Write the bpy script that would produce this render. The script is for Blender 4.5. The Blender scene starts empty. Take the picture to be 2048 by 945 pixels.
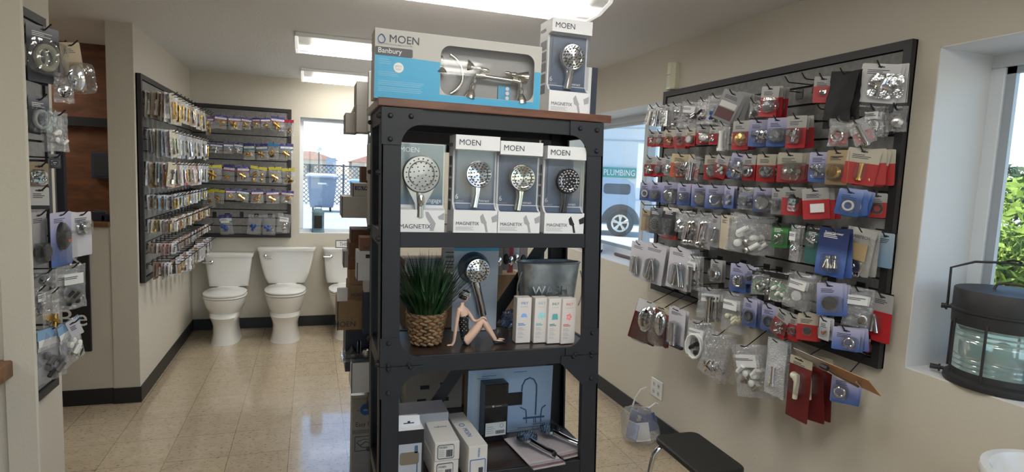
import bpy, bmesh, math, random
from mathutils import Vector, Matrix, Euler
S = bpy.context.scene
COL = S.collection
R = math.radians
random.seed(7)

# ---------------------------------------------------------------- camera
EYE = 1.565
F_PX = 1182.07
YAW, PITCH, ROLL = 0.330467, 0.100663, -0.0419487
def _cam_axes():
    cy, sy, cp, sp, cr, sr = math.cos(YAW), math.sin(YAW), math.cos(PITCH), math.sin(PITCH), math.cos(ROLL), math.sin(ROLL)
    fwd = Vector((sy*cp, cy*cp, -sp)); right = Vector((cy, -sy, 0)); down = fwd.cross(right)
    return cr*right + sr*down, -sr*right + cr*down, fwd
AX, AD, AF = _cam_axes()
cam = bpy.data.objects.new('camera', bpy.data.cameras.new('camera')); COL.objects.link(cam)
m = Matrix((AX, -AD, -AF)).transposed().to_4x4(); m.translation = (0, 0, EYE)
cam.matrix_world = m
cam.data.sensor_width = 36; cam.data.lens = F_PX/2048*36; cam.data.clip_start = .05; cam.data.clip_end = 400
S.camera = cam
def ray(u, v):
    return AX*((u-1024)/F_PX) + AD*((v-472.5)/F_PX) + AF
def onx(u, v, x):
    d = ray(u, v); t = x/d.x; return Vector((x, t*d.y, EYE+t*d.z))
def ony(u, v, y):
    d = ray(u, v); t = y/d.y; return Vector((t*d.x, y, EYE+t*d.z))
def onz(u, v, z):
    d = ray(u, v); t = (z-EYE)/d.z; return Vector((t*d.x, t*d.y, z))
def pj(p):
    q = Vector(p) - Vector((0, 0, EYE)); w = q.dot(AF)
    return 1024+F_PX*q.dot(AX)/w, 472.5+F_PX*q.dot(AD)/w

# ---------------------------------------------------------------- world, sun, exposure
S.view_settings.view_transform = 'Standard'; S.view_settings.look = 'None'
S.view_settings.gamma = 1; S.view_settings.use_curve_mapping = False
S.view_settings.exposure = 0.66
w = bpy.data.worlds.new('world'); S.world = w; w.use_nodes = True
nt = w.node_tree; bg = nt.nodes['Background']
sky = nt.nodes.new('ShaderNodeTexSky'); sky.sky_type = 'NISHITA'; sky.sun_disc = False
sky.sun_elevation = R(50); sky.sun_rotation = R(-60); sky.altitude = 0; sky.air_density = 1.0; sky.dust_density = .1; sky.ozone_density = 3.0
nt.links.new(sky.outputs[0], bg.inputs[0]); bg.inputs[1].default_value = 0.27
sd = bpy.data.lights.new('sun', 'SUN'); sd.energy = 4.0; sd.angle = R(.6); sd.color = (1, .95, .86)
so = bpy.data.objects.new('sun', sd); COL.objects.link(so)
so.rotation_euler = Vector((-.55, .35, 1.25)).to_track_quat('Z', 'Y').to_euler()
cy = S.cycles
cy.max_bounces = 8; cy.diffuse_bounces = 4; cy.glossy_bounces = 4; cy.transmission_bounces = 6
cy.transparent_max_bounces = 32; cy.caustics_reflective = False; cy.caustics_refractive = False
cy.sample_clamp_indirect = 6.0; cy.use_denoising = True

# ---------------------------------------------------------------- materials
MATS = {}
def mat(name, col, rough=.6, metal=0, bump=0, bscale=200, noise=0, nscale=30, coat=0, spec=.5, emit=None, estr=1):
    if name in MATS: return MATS[name]
    mt = bpy.data.materials.new(name); mt.use_nodes = True; t = mt.node_tree; p = t.nodes['Principled BSDF']
    c = (*col, 1) if len(col) == 3 else col
    p.inputs['Base Color'].default_value = c; p.inputs['Roughness'].default_value = rough
    p.inputs['Metallic'].default_value = metal; p.inputs['Coat Weight'].default_value = coat
    p.inputs['Specular IOR Level'].default_value = spec
    if emit: p.inputs['Emission Color'].default_value = (*emit, 1); p.inputs['Emission Strength'].default_value = estr
    if noise or bump:
        tc = t.nodes.new('ShaderNodeTexCoord')
    if noise:
        n = t.nodes.new('ShaderNodeTexNoise'); n.inputs['Scale'].default_value = nscale; n.inputs['Detail'].default_value = 5
        t.links.new(tc.outputs['Object'], n.inputs['Vector'])
        r = t.nodes.new('ShaderNodeValToRGB'); r.color_ramp.elements[0].position = .3; r.color_ramp.elements[1].position = .7
        r.color_ramp.elements[0].color = (*[max(0, x*(1-noise)) for x in c[:3]], 1)
        r.color_ramp.elements[1].color = (*[min(1, x*(1+noise)) for x in c[:3]], 1)
        t.links.new(n.outputs['Fac'], r.inputs[0]); t.links.new(r.outputs[0], p.inputs['Base Color'])
    if bump:
        n = t.nodes.new('ShaderNodeTexNoise'); n.inputs['Scale'].default_value = bscale; n.inputs['Detail'].default_value = 3
        t.links.new(tc.outputs['Object'], n.inputs['Vector'])
        b = t.nodes.new('ShaderNodeBump'); b.inputs['Strength'].default_value = bump; b.inputs['Distance'].default_value = .003
        t.links.new(n.outputs['Fac'], b.inputs['Height']); t.links.new(b.outputs[0], p.inputs['Normal'])
    MATS[name] = mt; return mt
def clear_mat(name, tint=(1, 1, 1), gloss=.12, rough=.08, milk=.0, milkcol=(.9, .9, .9), wrinkle=0, wscale=60):
    """thin clear plastic or glass: mostly passes light, a fresnel reflection and a little milkiness"""
    if name in MATS: return MATS[name]
    mt = bpy.data.materials.new(name); mt.use_nodes = True; t = mt.node_tree; t.nodes.clear()
    out = t.nodes.new('ShaderNodeOutputMaterial'); tr = t.nodes.new('ShaderNodeBsdfTransparent'); gl = t.nodes.new('ShaderNodeBsdfGlossy')
    tr.inputs[0].default_value = (*tint, 1); gl.inputs['Roughness'].default_value = rough
    fr = t.nodes.new('ShaderNodeLayerWeight'); fr.inputs['Blend'].default_value = .35
    mr = t.nodes.new('ShaderNodeMapRange'); mr.inputs['To Min'].default_value = gloss; mr.inputs['To Max'].default_value = min(1, gloss*4+.1)
    t.links.new(fr.outputs['Fresnel'], mr.inputs['Value'])
    mx = t.nodes.new('ShaderNodeMixShader'); t.links.new(mr.outputs[0], mx.inputs[0]); t.links.new(tr.outputs[0], mx.inputs[1]); t.links.new(gl.outputs[0], mx.inputs[2])
    last = mx
    if milk:
        df = t.nodes.new('ShaderNodeBsdfDiffuse'); df.inputs[0].default_value = (*milkcol, 1)
        m2 = t.nodes.new('ShaderNodeMixShader'); m2.inputs[0].default_value = milk
        t.links.new(mx.outputs[0], m2.inputs[1]); t.links.new(df.outputs[0], m2.inputs[2]); last = m2
    if wrinkle:
        tc = t.nodes.new('ShaderNodeTexCoord'); n = t.nodes.new('ShaderNodeTexNoise'); n.inputs['Scale'].default_value = wscale; n.inputs['Detail'].default_value = 2
        t.links.new(tc.outputs['Object'], n.inputs['Vector'])
        b = t.nodes.new('ShaderNodeBump'); b.inputs['Strength'].default_value = wrinkle; b.inputs['Distance'].default_value = .02
        t.links.new(n.outputs['Fac'], b.inputs['Height']); t.links.new(b.outputs[0], gl.inputs['Normal']); t.links.new(b.outputs[0], fr.inputs['Normal'])
    t.links.new(last.outputs[0], out.inputs[0]); MATS[name] = mt; return mt
def ramp_mat(name, stops, rough=.45, axis='Z', soft=True):
    """a card printed in bands from bottom (0) to top (1)"""
    if name in MATS: return MATS[name]
    mt = bpy.data.materials.new(name); mt.use_nodes = True; t = mt.node_tree; p = t.nodes['Principled BSDF']
    p.inputs['Roughness'].default_value = rough
    tc = t.nodes.new('ShaderNodeTexCoord'); sp = t.nodes.new('ShaderNodeSeparateXYZ'); r = t.nodes.new('ShaderNodeValToRGB')
    t.links.new(tc.outputs['Generated'], sp.inputs[0]); t.links.new(sp.outputs[axis], r.inputs[0])
    if not soft: r.color_ramp.interpolation = 'CONSTANT'
    e = r.color_ramp.elements
    while len(e) < len(stops): e.new(.5)
    for k, (pos, c) in enumerate(stops): e[k].position = pos; e[k].color = (*c, 1)
    t.links.new(r.outputs[0], p.inputs['Base Color']); MATS[name] = mt; return mt
def wood_mat(name, c1, c2, rough=.4, sc=(1, 12, 12), coat=0):
    if name in MATS: return MATS[name]
    mt = bpy.data.materials.new(name); mt.use_nodes = True; t = mt.node_tree; p = t.nodes['Principled BSDF']
    p.inputs['Roughness'].default_value = rough; p.inputs['Coat Weight'].default_value = coat
    tc = t.nodes.new('ShaderNodeTexCoord'); mp = t.nodes.new('ShaderNodeMapping'); mp.inputs['Scale'].default_value = sc
    n = t.nodes.new('ShaderNodeTexNoise'); n.inputs['Scale'].default_value = 4; n.inputs['Detail'].default_value = 8; n.inputs['Distortion'].default_value = .6
    r = t.nodes.new('ShaderNodeValToRGB'); e = r.color_ramp.elements; e[0].position = .35; e[1].position = .68; e[0].color = (*c1, 1); e[1].color = (*c2, 1)
    t.links.new(tc.outputs['Object'], mp.inputs[0]); t.links.new(mp.outputs[0], n.inputs[0]); t.links.new(n.outputs['Fac'], r.inputs[0]); t.links.new(r.outputs[0], p.inputs['Base Color'])
    MATS[name] = mt; return mt

M_wall = mat('wall paint', (.585, .545, .465), .75, bump=.35, bscale=90)
M_ceil = mat('ceiling paint', (.80, .80, .81), .9, bump=.7, bscale=55)
M_base = mat('baseboard vinyl', (.012, .012, .013), .45)
M_trimw = mat('white window vinyl', (.72, .76, .80), .35)
M_black = mat('black powder coat', (.011, .012, .017), .5, bump=.12, bscale=600)
M_wire = mat('black wire', (.01, .01, .01), .35)
M_satin = mat('satin nickel', (.40, .38, .36), .3, 1)
M_chrome = mat('chrome', (.80, .80, .82), .08, 1)
M_brush = mat('brushed nickel', (.55, .53, .50), .28, 1)
M_brass = mat('brass', (.72, .46, .15), .25, 1)
M_dark = mat('dark rubber', (.02, .02, .022), .5)
M_white = mat('white plastic', (.80, .80, .78), .35)
M_porc = mat('porcelain', (.80, .79, .76), .12, coat=.5)
M_paper = mat('white paper', (.80, .80, .80), .6)
M_carton = mat('white carton', (.62, .60, .57), .6)
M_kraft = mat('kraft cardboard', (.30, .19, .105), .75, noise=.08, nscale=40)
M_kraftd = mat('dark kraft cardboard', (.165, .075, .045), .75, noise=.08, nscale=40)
M_ink = mat('dark print', (.03, .035, .06), .5)
M_grayink = mat('grey print', (.35, .35, .38), .5)
M_inkblue = mat('blue print', (.02, .12, .38), .5)
M_cream = mat('cream plastic', (.72, .70, .52), .35)
M_navy = mat('navy print', (.03, .05, .14), .5)
C_bag = clear_mat('clear bag film', (.97, .97, .98), .07, .24, .11, (.85, .86, .88), wrinkle=.9, wscale=45)
C_blister = clear_mat('clear blister', (.96, .97, .98), .10, .06, .03, wrinkle=.25, wscale=30)
C_win = clear_mat('clear box window', (.97, .975, .98), .022, .03, .02)
C_glass = clear_mat('window glass', (.95, .98, .98), .03, .0)

# ---------------------------------------------------------------- mesh builder
class MB:
    def __init__(s): s.v = []; s.f = []; s.m = []; s.mi = 0; s.M = Matrix()
    def add(s, vs, fs):
        b = len(s.v); s.v += [tuple(s.M @ Vector(p)) for p in vs]
        for f in fs: s.f.append([b+i for i in f]); s.m.append(s.mi)
        return s
    def box(s, x0, x1, y0, y1, z0, z1, ch=0):
        if ch <= 0:
            vs = [(x, y, z) for z in (z0, z1) for y in (y0, y1) for x in (x0, x1)]
            return s.add(vs, [(0, 2, 3, 1), (4, 5, 7, 6), (0, 1, 5, 4), (2, 6, 7, 3), (0, 4, 6, 2), (1, 3, 7, 5)])
        c = ch; vs = []; idx = {}
        for sx, X in ((0, x0), (1, x1)):
            for sy, Y in ((0, y0), (1, y1)):
                for sz, Z in ((0, z0), (1, z1)):
                    dx = c if not sx else -c; dy = c if not sy else -c; dz = c if not sz else -c
                    for a, p in (('x', (X, Y+dy, Z+dz)), ('y', (X+dx, Y, Z+dz)), ('z', (X+dx, Y+dy, Z))):
                        idx[(sx, sy, sz, a)] = len(vs); vs.append(p)
        I = lambda *k: idx[k]; fs = []
        for k, a in enumerate('xyz'):
            for q in (0, 1):
                o = [(0, 0), (1, 0), (1, 1), (0, 1)]; l = []
                for (p1, p2) in o:
                    t = [p1, p2]; t.insert(k, q); l.append(I(*t, a))
                fs.append(l if (q == 1) != (k == 1) else l[::-1])
        for (a, b) in (('x', 'y'), ('y', 'z'), ('x', 'z')):
            ka, kb = 'xyz'.index(a), 'xyz'.index(b); kc = 3-ka-kb
            for p in (0, 1):
                for q in (0, 1):
                    def t(r, ax):
                        l = [0, 0, 0]; l[ka] = p; l[kb] = q; l[kc] = r; return I(*l, ax)
                    fs.append([t(0, a), t(1, a), t(1, b), t(0, b)])
        for p in (0, 1):
            for q in (0, 1):
                for r in (0, 1): fs.append([I(p, q, r, 'x'), I(p, q, r, 'y'), I(p, q, r, 'z')])
        return s.add(vs, fs)
    def lathe(s, prof, n=24, axis='Z', c=(0, 0, 0), cap=True, sx=1, sy=1):
        vs = []; k = len(prof)
        for i in range(n):
            a = 2*math.pi*i/n
            for r, z in prof:
                x, y = r*math.cos(a)*sx, r*math.sin(a)*sy
                p = (x, y, z) if axis == 'Z' else ((x, z, y) if axis == 'Y' else (z, x, y))
                vs.append((p[0]+c[0], p[1]+c[1], p[2]+c[2]))
        fs = [(i*k+j, ((i+1) % n)*k+j, ((i+1) % n)*k+j+1, i*k+j+1) for i in range(n) for j in range(k-1)]
        if cap:
            if prof[0][0] > 1e-6: fs.append([i*k for i in range(n)][::-1])
            if prof[-1][0] > 1e-6: fs.append([i*k+k-1 for i in range(n)])
        return s.add(vs, fs)
    def cyl(s, p, q, r, r2=None, n=14, cap=True):
        p, q = Vector(p), Vector(q); d = (q-p); r2 = r if r2 is None else r2
        if d.length < 1e-7: return s
        u = d.orthogonal().normalized(); w_ = d.normalized().cross(u); vs = []
        for i in range(n):
            a = 2*math.pi*i/n; e = u*math.cos(a)+w_*math.sin(a); vs += [p+e*r, q+e*r2]
        fs = [(2*i, 2*((i+1) % n), 2*((i+1) % n)+1, 2*i+1) for i in range(n)]
        if cap: fs += [[2*i for i in range(n)][::-1], [2*i+1 for i in range(n)]]
        return s.add(vs, fs)
    def tube(s, pts, r, n=8, closed=False):
        P = [Vector(p) for p in pts]; k = len(P); vs = []; rr = r if isinstance(r, (list, tuple)) else [r]*k
        u = None
        for i in range(k):
            a = P[(i-1) % k] if (i > 0 or closed) else P[0]; b = P[(i+1) % k] if (i < k-1 or closed) else P[-1]
            t = (b-a).normalized()
            if u is None: u = t.orthogonal().normalized()
            u = (u - t*u.dot(t)); u = u.normalized() if u.length > 1e-6 else t.orthogonal().normalized()
            w_ = t.cross(u)
            for j in range(n):
                an = 2*math.pi*j/n; vs.append(P[i]+(u*math.cos(an)+w_*math.sin(an))*rr[i])
        fs = []
        for i in range(k if closed else k-1):
            i2 = (i+1) % k
            for j in range(n): fs.append((i*n+j, i*n+(j+1) % n, i2*n+(j+1) % n, i2*n+j))
        if not closed: fs += [list(range(n))[::-1], [(k-1)*n+j for j in range(n)]]
        return s.add(vs, fs)
    def prism(s, poly, y0, y1, holes=None):
        """polygon in XZ extruded along Y"""
        n = len(poly); vs = [(x, y0, z) for x, z in poly]+[(x, y1, z) for x, z in poly]
        fs = [list(range(n)), list(range(n, 2*n))[::-1]]+[(i, i+n, (i+1) % n+n, (i+1) % n) for i in range(n)]
        return s.add(vs, fs)
    def ring_prism(s, outer, inner, y0, y1):
        """two loops of equal length in XZ with a hole between them, extruded along Y"""
        n = len(outer); L = [(outer, y0), (inner, y0), (inner, y1), (outer, y1)]
        vs = [(x, y, z) for l, y in L for x, z in l]; fs = []
        for k in range(4):
            for i in range(n):
                j = (i+1) % n; k2 = (k+1) % 4
                fs.append((k*n+i, k*n+j, k2*n+j, k2*n+i))
        return s.add(vs, fs)
    def loft(s, rings, cap0=True, cap1=True):
        n = len(rings[0]); vs = [p for r in rings for p in r]; fs = []
        for k in range(len(rings)-1):
            for i in range(n): fs.append((k*n+i, k*n+(i+1) % n, (k+1)*n+(i+1) % n, (k+1)*n+i))
        if cap0: fs.append(list(range(n))[::-1])
        if cap1: fs.append([(len(rings)-1)*n+i for i in range(n)])
        return s.add(vs, fs)
    def mesh(s, name, mats, smooth=False):
        me = bpy.data.meshes.new(name); me.from_pydata(s.v, [], s.f)
        mats = mats if isinstance(mats, (list, tuple)) else [mats]
        for q in mats: me.materials.append(q)
        if len(mats) > 1: me.polygons.foreach_set('material_index', s.m)
        bm = bmesh.new(); bm.from_mesh(me); bmesh.ops.recalc_face_normals(bm, faces=bm.faces); bm.to_mesh(me); bm.free()
        if smooth:
            me.polygons.foreach_set('use_smooth', [True]*len(me.polygons))
            me.set_sharp_from_angle(angle=R(38))
        me.update(); return me
    def obj(s, name, mats, parent=None, smooth=False):
        o = bpy.data.objects.new(name, s.mesh(name, mats, smooth)); COL.objects.link(o)
        if parent is not None: o.parent = parent
        return o
def tag(o, label=None, cat=None, group=None, kind=None):
    if label: o['label'] = label
    if cat: o['category'] = cat
    if group: o['group'] = group
    if kind: o['kind'] = kind
    return o
def thing(name, label, cat, loc=(0, 0, 0), rz=0, group=None, rot=None):
    o = bpy.data.objects.new(name, None); COL.objects.link(o); o.empty_display_size = .05
    o.location = loc; o.rotation_euler = rot if rot else (0, 0, rz)
    return tag(o, label, cat, group)
def struct(mb, name, m_, smooth=False):
    return tag(mb.obj(name, m_, smooth=smooth), kind='structure')
TXT = {}
def text(name, body, size, m_, parent, loc, rot=(R(90), 0, 0), align='CENTER', bold=0, ext=.0002, sx=1):
    key = (body, round(size, 4), align, bold, m_.name)
    if key not in TXT:
        cu = bpy.data.curves.new(body, 'FONT'); cu.body = body; cu.size = size; cu.align_x = align; cu.extrude = ext; cu.resolution_u = 3
        to = bpy.data.objects.new('tmp', cu); COL.objects.link(to)
        dg = bpy.context.evaluated_depsgraph_get(); me = bpy.data.meshes.new_from_object(to.evaluated_get(dg))
        bpy.data.objects.remove(to); me.materials.clear(); me.materials.append(m_); TXT[key] = me
    o = bpy.data.objects.new(name, TXT[key]); COL.objects.link(o); o.parent = parent; o.location = loc; o.rotation_euler = rot; o.scale = (sx, 1, 1)
    return o
def rrect(x0, x1, z0, z1, r, n=5):
    pts = []
    for cx, cz, a0 in ((x1-r, z1-r, 0), (x0+r, z1-r, 90), (x0+r, z0+r, 180), (x1-r, z0+r, 270)):
        for k in range(n+1):
            a = R(a0+90*k/n); pts.append((cx+r*math.cos(a), cz+r*math.sin(a)))
    return pts
ORD = ['first', 'second', 'third', 'fourth', 'fifth', 'sixth', 'seventh', 'eighth', 'ninth', 'tenth', 'eleventh', 'twelfth', 'thirteenth', 'fourteenth', 'fifteenth', 'sixteenth', 'seventeenth', 'eighteenth', 'nineteenth', 'twentieth']

# ================================================================ room shell
XR, XL, YB, ZC = 2.07, -1.04, 6.094, 2.40
WT = .34
def floor_mat():
    mt = bpy.data.materials.new('vinyl floor tile'); mt.use_nodes = True; t = mt.node_tree; p = t.nodes['Principled BSDF']; L = t.links.new; N = t.nodes.new
    tc = N('ShaderNodeTexCoord'); mp = N('ShaderNodeMapping'); mp.inputs['Location'].default_value = (.7136, -4.58, 0); L(tc.outputs['Object'], mp.inputs[0])
    br = N('ShaderNodeTexBrick'); br.offset = 0; br.inputs['Scale'].default_value = 1; br.inputs['Brick Width'].default_value = .3048; br.inputs['Row Height'].default_value = .3048
    br.inputs['Mortar Size'].default_value = .0011; br.inputs['Mortar Smooth'].default_value = .2; br.inputs['Color1'].default_value = (.53, .43, .31, 1); br.inputs['Color2'].default_value = (.56, .46, .335, 1); br.inputs['Mortar'].default_value = (.10, .075, .05, 1)
    L(mp.outputs[0], br.inputs['Vector'])
    mp2 = N('ShaderNodeMapping'); mp2.inputs['Scale'].default_value = (14, 40, 10); mp2.inputs['Rotation'].default_value = (0, 0, .35); L(tc.outputs['Object'], mp2.inputs[0])
    n1 = N('ShaderNodeTexNoise'); n1.inputs['Scale'].default_value = 3.2; n1.inputs['Detail'].default_value = 6; L(mp2.outputs[0], n1.inputs[0])
    r1 = N('ShaderNodeValToRGB'); r1.color_ramp.elements[0].position = .335; r1.color_ramp.elements[1].position = .41; r1.color_ramp.elements[0].color = (.30, .28, .26, 1); r1.color_ramp.elements[1].color = (1, 1, 1, 1); L(n1.outputs['Fac'], r1.inputs[0])
    n2 = N('ShaderNodeTexNoise'); n2.inputs['Scale'].default_value = 14; n2.inputs['Detail'].default_value = 8; L(tc.outputs['Object'], n2.inputs[0])
    r2 = N('ShaderNodeValToRGB'); r2.color_ramp.elements[0].color = (.80, .78, .74, 1); r2.color_ramp.elements[1].color = (1.12, 1.12, 1.12, 1); L(n2.outputs['Fac'], r2.inputs[0])
    m1 = N('ShaderNodeMixRGB'); m1.blend_type = 'MULTIPLY'; m1.inputs[0].default_value = 1; L(br.outputs['Color'], m1.inputs[1]); L(r1.outputs[0], m1.inputs[2])
    m2 = N('ShaderNodeMixRGB'); m2.blend_type = 'MULTIPLY'; m2.inputs[0].default_value = 1; L(m1.outputs[0], m2.inputs[1]); L(r2.outputs[0], m2.inputs[2])
    L(m2.outputs[0], p.inputs['Base Color']); p.inputs['Roughness'].default_value = .2; p.inputs['Specular IOR Level'].default_value = .6; p.inputs['Coat Weight'].default_value = .8; p.inputs['Coat Roughness'].default_value = .035
    n3 = N('ShaderNodeTexNoise'); n3.inputs['Scale'].default_value = 7; L(tc.outputs['Object'], n3.inputs[0])
    b = N('ShaderNodeBump'); b.inputs['Strength'].default_value = .12; b.inputs['Distance'].default_value = .004; L(n3.outputs['Fac'], b.inputs['Height']); L(b.outputs[0], p.inputs['Normal']); L(b.outputs[0], p.inputs['Coat Normal'])
    return mt
struct(MB().box(-4.2, XR+.02, -2.6, YB+.02, -.12, 0), 'floor', floor_mat())
struct(MB().box(-4.2, XR+WT+.55, -2.6, YB+.8, ZC, ZC+.15), 'ceiling', M_ceil)  # slab runs on past the walls as an added eave that blocks the sun
# back wall with one window
BW = (-.104, 1.15, .926, 2.053)
b = MB(); T = .22
b.box(-4.2, BW[0], YB, YB+T, -.12, ZC); b.box(BW[1], XR+WT, YB, YB+T, -.12, ZC)
b.box(BW[0], BW[1], YB, YB+T, -.12, BW[2]); b.box(BW[0], BW[1], YB, YB+T, BW[3], ZC)
struct(b, 'wall_back', M_wall)
# right wall with three windows
RW = [(3.24, 4.80, .982, 2.068), (.10, 1.53, .925, 2.076), (-1.9, -.5, .925, 2.076)]
b = MB(); ys = [-2.6]
for (a, c, z0, z1) in sorted(RW):
    b.box(XR, XR+WT, ys[-1], a, -.12, ZC); b.box(XR, XR+WT, a, c, -.12, z0); b.box(XR, XR+WT, a, c, z1, ZC); ys.append(c)
b.box(XR, XR+WT, ys[-1], YB, -.12, ZC)
struct(b, 'wall_right', M_wall)
b = MB(); b.box(-4.2, -1.0, -2.75, -2.6, -.12, ZC); b.box(1.9, XR+WT, -2.75, -2.6, -.12, ZC); b.box(-1.0, 1.9, -2.75, -2.6, -.12, .5); b.box(-1.0, 1.9, -2.75, -2.6, 2.2, ZC)
struct(b, 'wall_front', M_wall)
struct(MB().box(-4.35, -4.2, -2.75, YB+.2, -.12, ZC), 'wall_outer_left', M_wall)
# left partition from back wall to the column at y=4.29 and the half wall under the opening
b = MB(); b.box(-1.185, XL, 4.287, YB, 0, ZC); struct(b, 'wall_left', M_wall)
b = MB(); b.box(-4.2, -1.185, 4.30, 4.42, 0, 1.145); struct(b, 'wall_half_left', M_wall)
M_bwood = wood_mat('brown plywood', (.09, .032, .013), (.18, .068, .026), .5, (1.5, 1.5, 5))
b = MB(); b.box(-4.2, -1.185, 5.2, 5.26, 0, ZC); struct(b, 'wall_storeroom', M_bwood)
M_trimb = wood_mat('brown ledge wood', (.13, .055, .022), (.22, .10, .045), .4, (2, 12, 12))
struct(MB().box(-4.2, -1.187, 4.27, 4.50, 1.145, 1.175, .003), 'trim_1', M_trimb)
struct(MB().box(-4.2, -1.186, 5.16, 5.199, 1.80, 1.865), 'trim_2', mat('black trim', (.012, .012, .012), .5))
# near left wall that carries the slatwall, and the post in front of it
struct(MB().box(-1.16, XL, 2.14, 3.04, 0, ZC), 'wall_near_left', M_wall)
struct(MB().box(-.822, -.746, 2.0, 2.014, 0, ZC, .003), 'wall_post_left', M_wall)
struct(MB().box(-4.2, -.822, 2.014, 2.10, 0, ZC), 'wall_counter_left', M_wall)
struct(MB().box(-2.2, -.80, 1.78, 2.013, .935, .985, .004), 'trim_3', M_trimb)
# baseboards (cove base 0.105 high)
h, d = .103, .008
struct(MB().box(XL+.0, XR, YB-d, YB, 0, h, .002), 'baseboard_back', M_base)
struct(MB().box(XR-d, XR, -2.6, YB-d, 0, h, .002), 'baseboard_right', M_base)
struct(MB().box(XL, XL+d, 4.28, YB-d, 0, h, .002), 'baseboard_left', M_base)
struct(MB().box(-1.19, XL+d, 4.279, 4.287, 0, h, .002), 'baseboard_column', M_base)
struct(MB().box(-4.2, -1.19, 4.292, 4.30, 0, h, .002), 'baseboard_half_wall', M_base)
# window frames and glass
M_alum = mat('aluminium frame', (.42, .46, .50), .4, .2)
def win_frame_x(x, y0, y1, z0, z1, name, mull):
    """frame in a plane of constant x"""
    b = MB(); f = .05
    b.box(x, x+.07, y0, y1, z0, z0+f, .004); b.box(x, x+.07, y0, y1, z1-f, z1, .004); b.box(x, x+.07, y0, y0+f, z0+f, z1-f, .004); b.box(x, x+.07, y1-f, y1, z0+f, z1-f, .004)
    o = struct(b, name, M_trimw)
    for k, my in enumerate(mull):
        MB().box(x-.01, x+.06, my-.028, my+.028, z0+f, z1-f, .004).obj('mullion', M_alum, o)
    g = MB().box(x+.032, x+.036, y0+f, y1-f, z0+f, z1-f).obj('glass', C_glass, o)
    i = .085  # inner sash
    b = MB(); s0 = y0+f; s1 = y1-f
    b.box(x+.012, x+.03, s0, s0+.03, z0+f, z1-f); b.box(x+.012, x+.03, s1-.03, s1, z0+f, z1-f); b.box(x+.012, x+.03, s0, s1, z0+f, z0+f+.025); b.box(x+.012, x+.03, s0, s1, z1-f-.025, z1-f)
    b.obj('sash', M_alum, o)
    return o
win_frame_x(2.335, 3.24, 4.80, .982, 2.068, 'window_1', [3.84])
win_frame_x(2.335, .10, 1.53, .925, 2.076, 'window_2', [.8])
win_frame_x(2.335, -1.9, -.5, .925, 2.076, 'window_4', [-1.2])
b = MB(); f = .05
b.box(-1.0, 1.9, -2.72, -2.65, .5, .55); b.box(-1.0, 1.9, -2.72, -2.65, 2.15, 2.2); b.box(-1.0, -.95, -2.72, -2.65, .55, 2.15); b.box(1.85, 1.9, -2.72, -2.65, .55, 2.15)
o = struct(b, 'window_5', M_trimw)
for x in (-.05, .9): MB().box(x, x+.05, -2.72, -2.65, .55, 2.15).obj('mullion', M_alum, o)
MB().box(-.95, 1.85, -2.69, -2.685, .55, 2.15).obj('glass', C_glass, o)
b = MB(); x0, x1, z0, z1 = BW; f = .035; y = YB+.12
b.box(x0, x1, y, y+.06, z0, z0+f, .004); b.box(x0, x1, y, y+.06, z1-f, z1, .004); b.box(x0, x0+f, y, y+.06, z0+f, z1-f, .004); b.box(x1-f, x1, y, y+.06, z0+f, z1-f, .004)
o = struct(b, 'window_3', M_trimw)
MB().box(.60, .645, y, y+.055, z0+f, z1-f, .004).obj('mullion', M_alum, o)
MB().box(x0+f, x1-f, y+.028, y+.032, z0+f, z1-f).obj('glass', C_glass, o)
# white painted reveals and sills
M_rev = mat('white reveal paint', (.74, .74, .73), .6, bump=.3, bscale=90)
for k, (a, c, z0, z1) in enumerate(RW):
    b = MB(); e = .004
    b.box(XR+.001, 2.335, a, a+e, z0, z1); b.box(XR+.001, 2.335, c-e, c, z0, z1); b.box(XR+.001, 2.335, a, c, z0, z0+e); b.box(XR+.001, 2.335, a, c, z1-e, z1)
    struct(b, 'trim_%d' % (4+k), M_rev)
x0, x1, z0, z1 = BW; b = MB(); e = .004
b.box(x0, x0+e, YB+.001, YB+.12, z0, z1); b.box(x1-e, x1, YB+.001, YB+.12, z0, z1); b.box(x0, x1, YB+.001, YB+.12, z0, z0+e); b.box(x0, x1, YB+.001, YB+.12, z1-e, z1)
struct(b, 'trim_7', M_rev)

# ================================================================ ceiling lights
M_diff = mat('glowing diffuser', (.9, .9, .88), .4, emit=(1, .975, .90), estr=5.5)
def _tubes():
    t = M_diff.node_tree; N = t.nodes.new; L = t.links.new; p = t.nodes['Principled BSDF']
    tc = N('ShaderNodeTexCoord'); sp = N('ShaderNodeSeparateXYZ'); L(tc.outputs['Generated'], sp.inputs[0])
    r = N('ShaderNodeValToRGB'); e = r.color_ramp.elements; L(sp.outputs['Y'], r.inputs[0])
    for pos, v in ((0, .07), (.14, .10), (.24, .9), (.36, 1), (.44, .35), (.5, .14), (.56, .35), (.64, 1), (.76, .9), (.86, .10), (1, .07)):
        q = e.new(pos); q.color = (v, v, v, 1)
    r2 = N('ShaderNodeValToRGB'); L(sp.outputs['X'], r2.inputs[0]); e = r2.color_ramp.elements; e[0].color = (.10, .10, .10, 1); e[1].color = (.10, .10, .10, 1)
    for pos, v in ((.05, .12), (.10, 1), (.90, 1), (.95, .12)):
        q = e.new(pos); q.color = (v, v, v, 1)
    m = N('ShaderNodeMath'); m.operation = 'MULTIPLY'; L(r.outputs[0], m.inputs[0]); L(r2.outputs[0], m.inputs[1])
    m2 = N('ShaderNodeMath'); m2.operation = 'MULTIPLY'; m2.inputs[1].default_value = 14.0; L(m.outputs[0], m2.inputs[0]); L(m2.outputs[0], p.inputs['Emission Strength'])
_tubes()
M_diffe = mat('diffuser end cap', (.75, .78, .74), .4, emit=(1, .97, .9), estr=.35)
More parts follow.
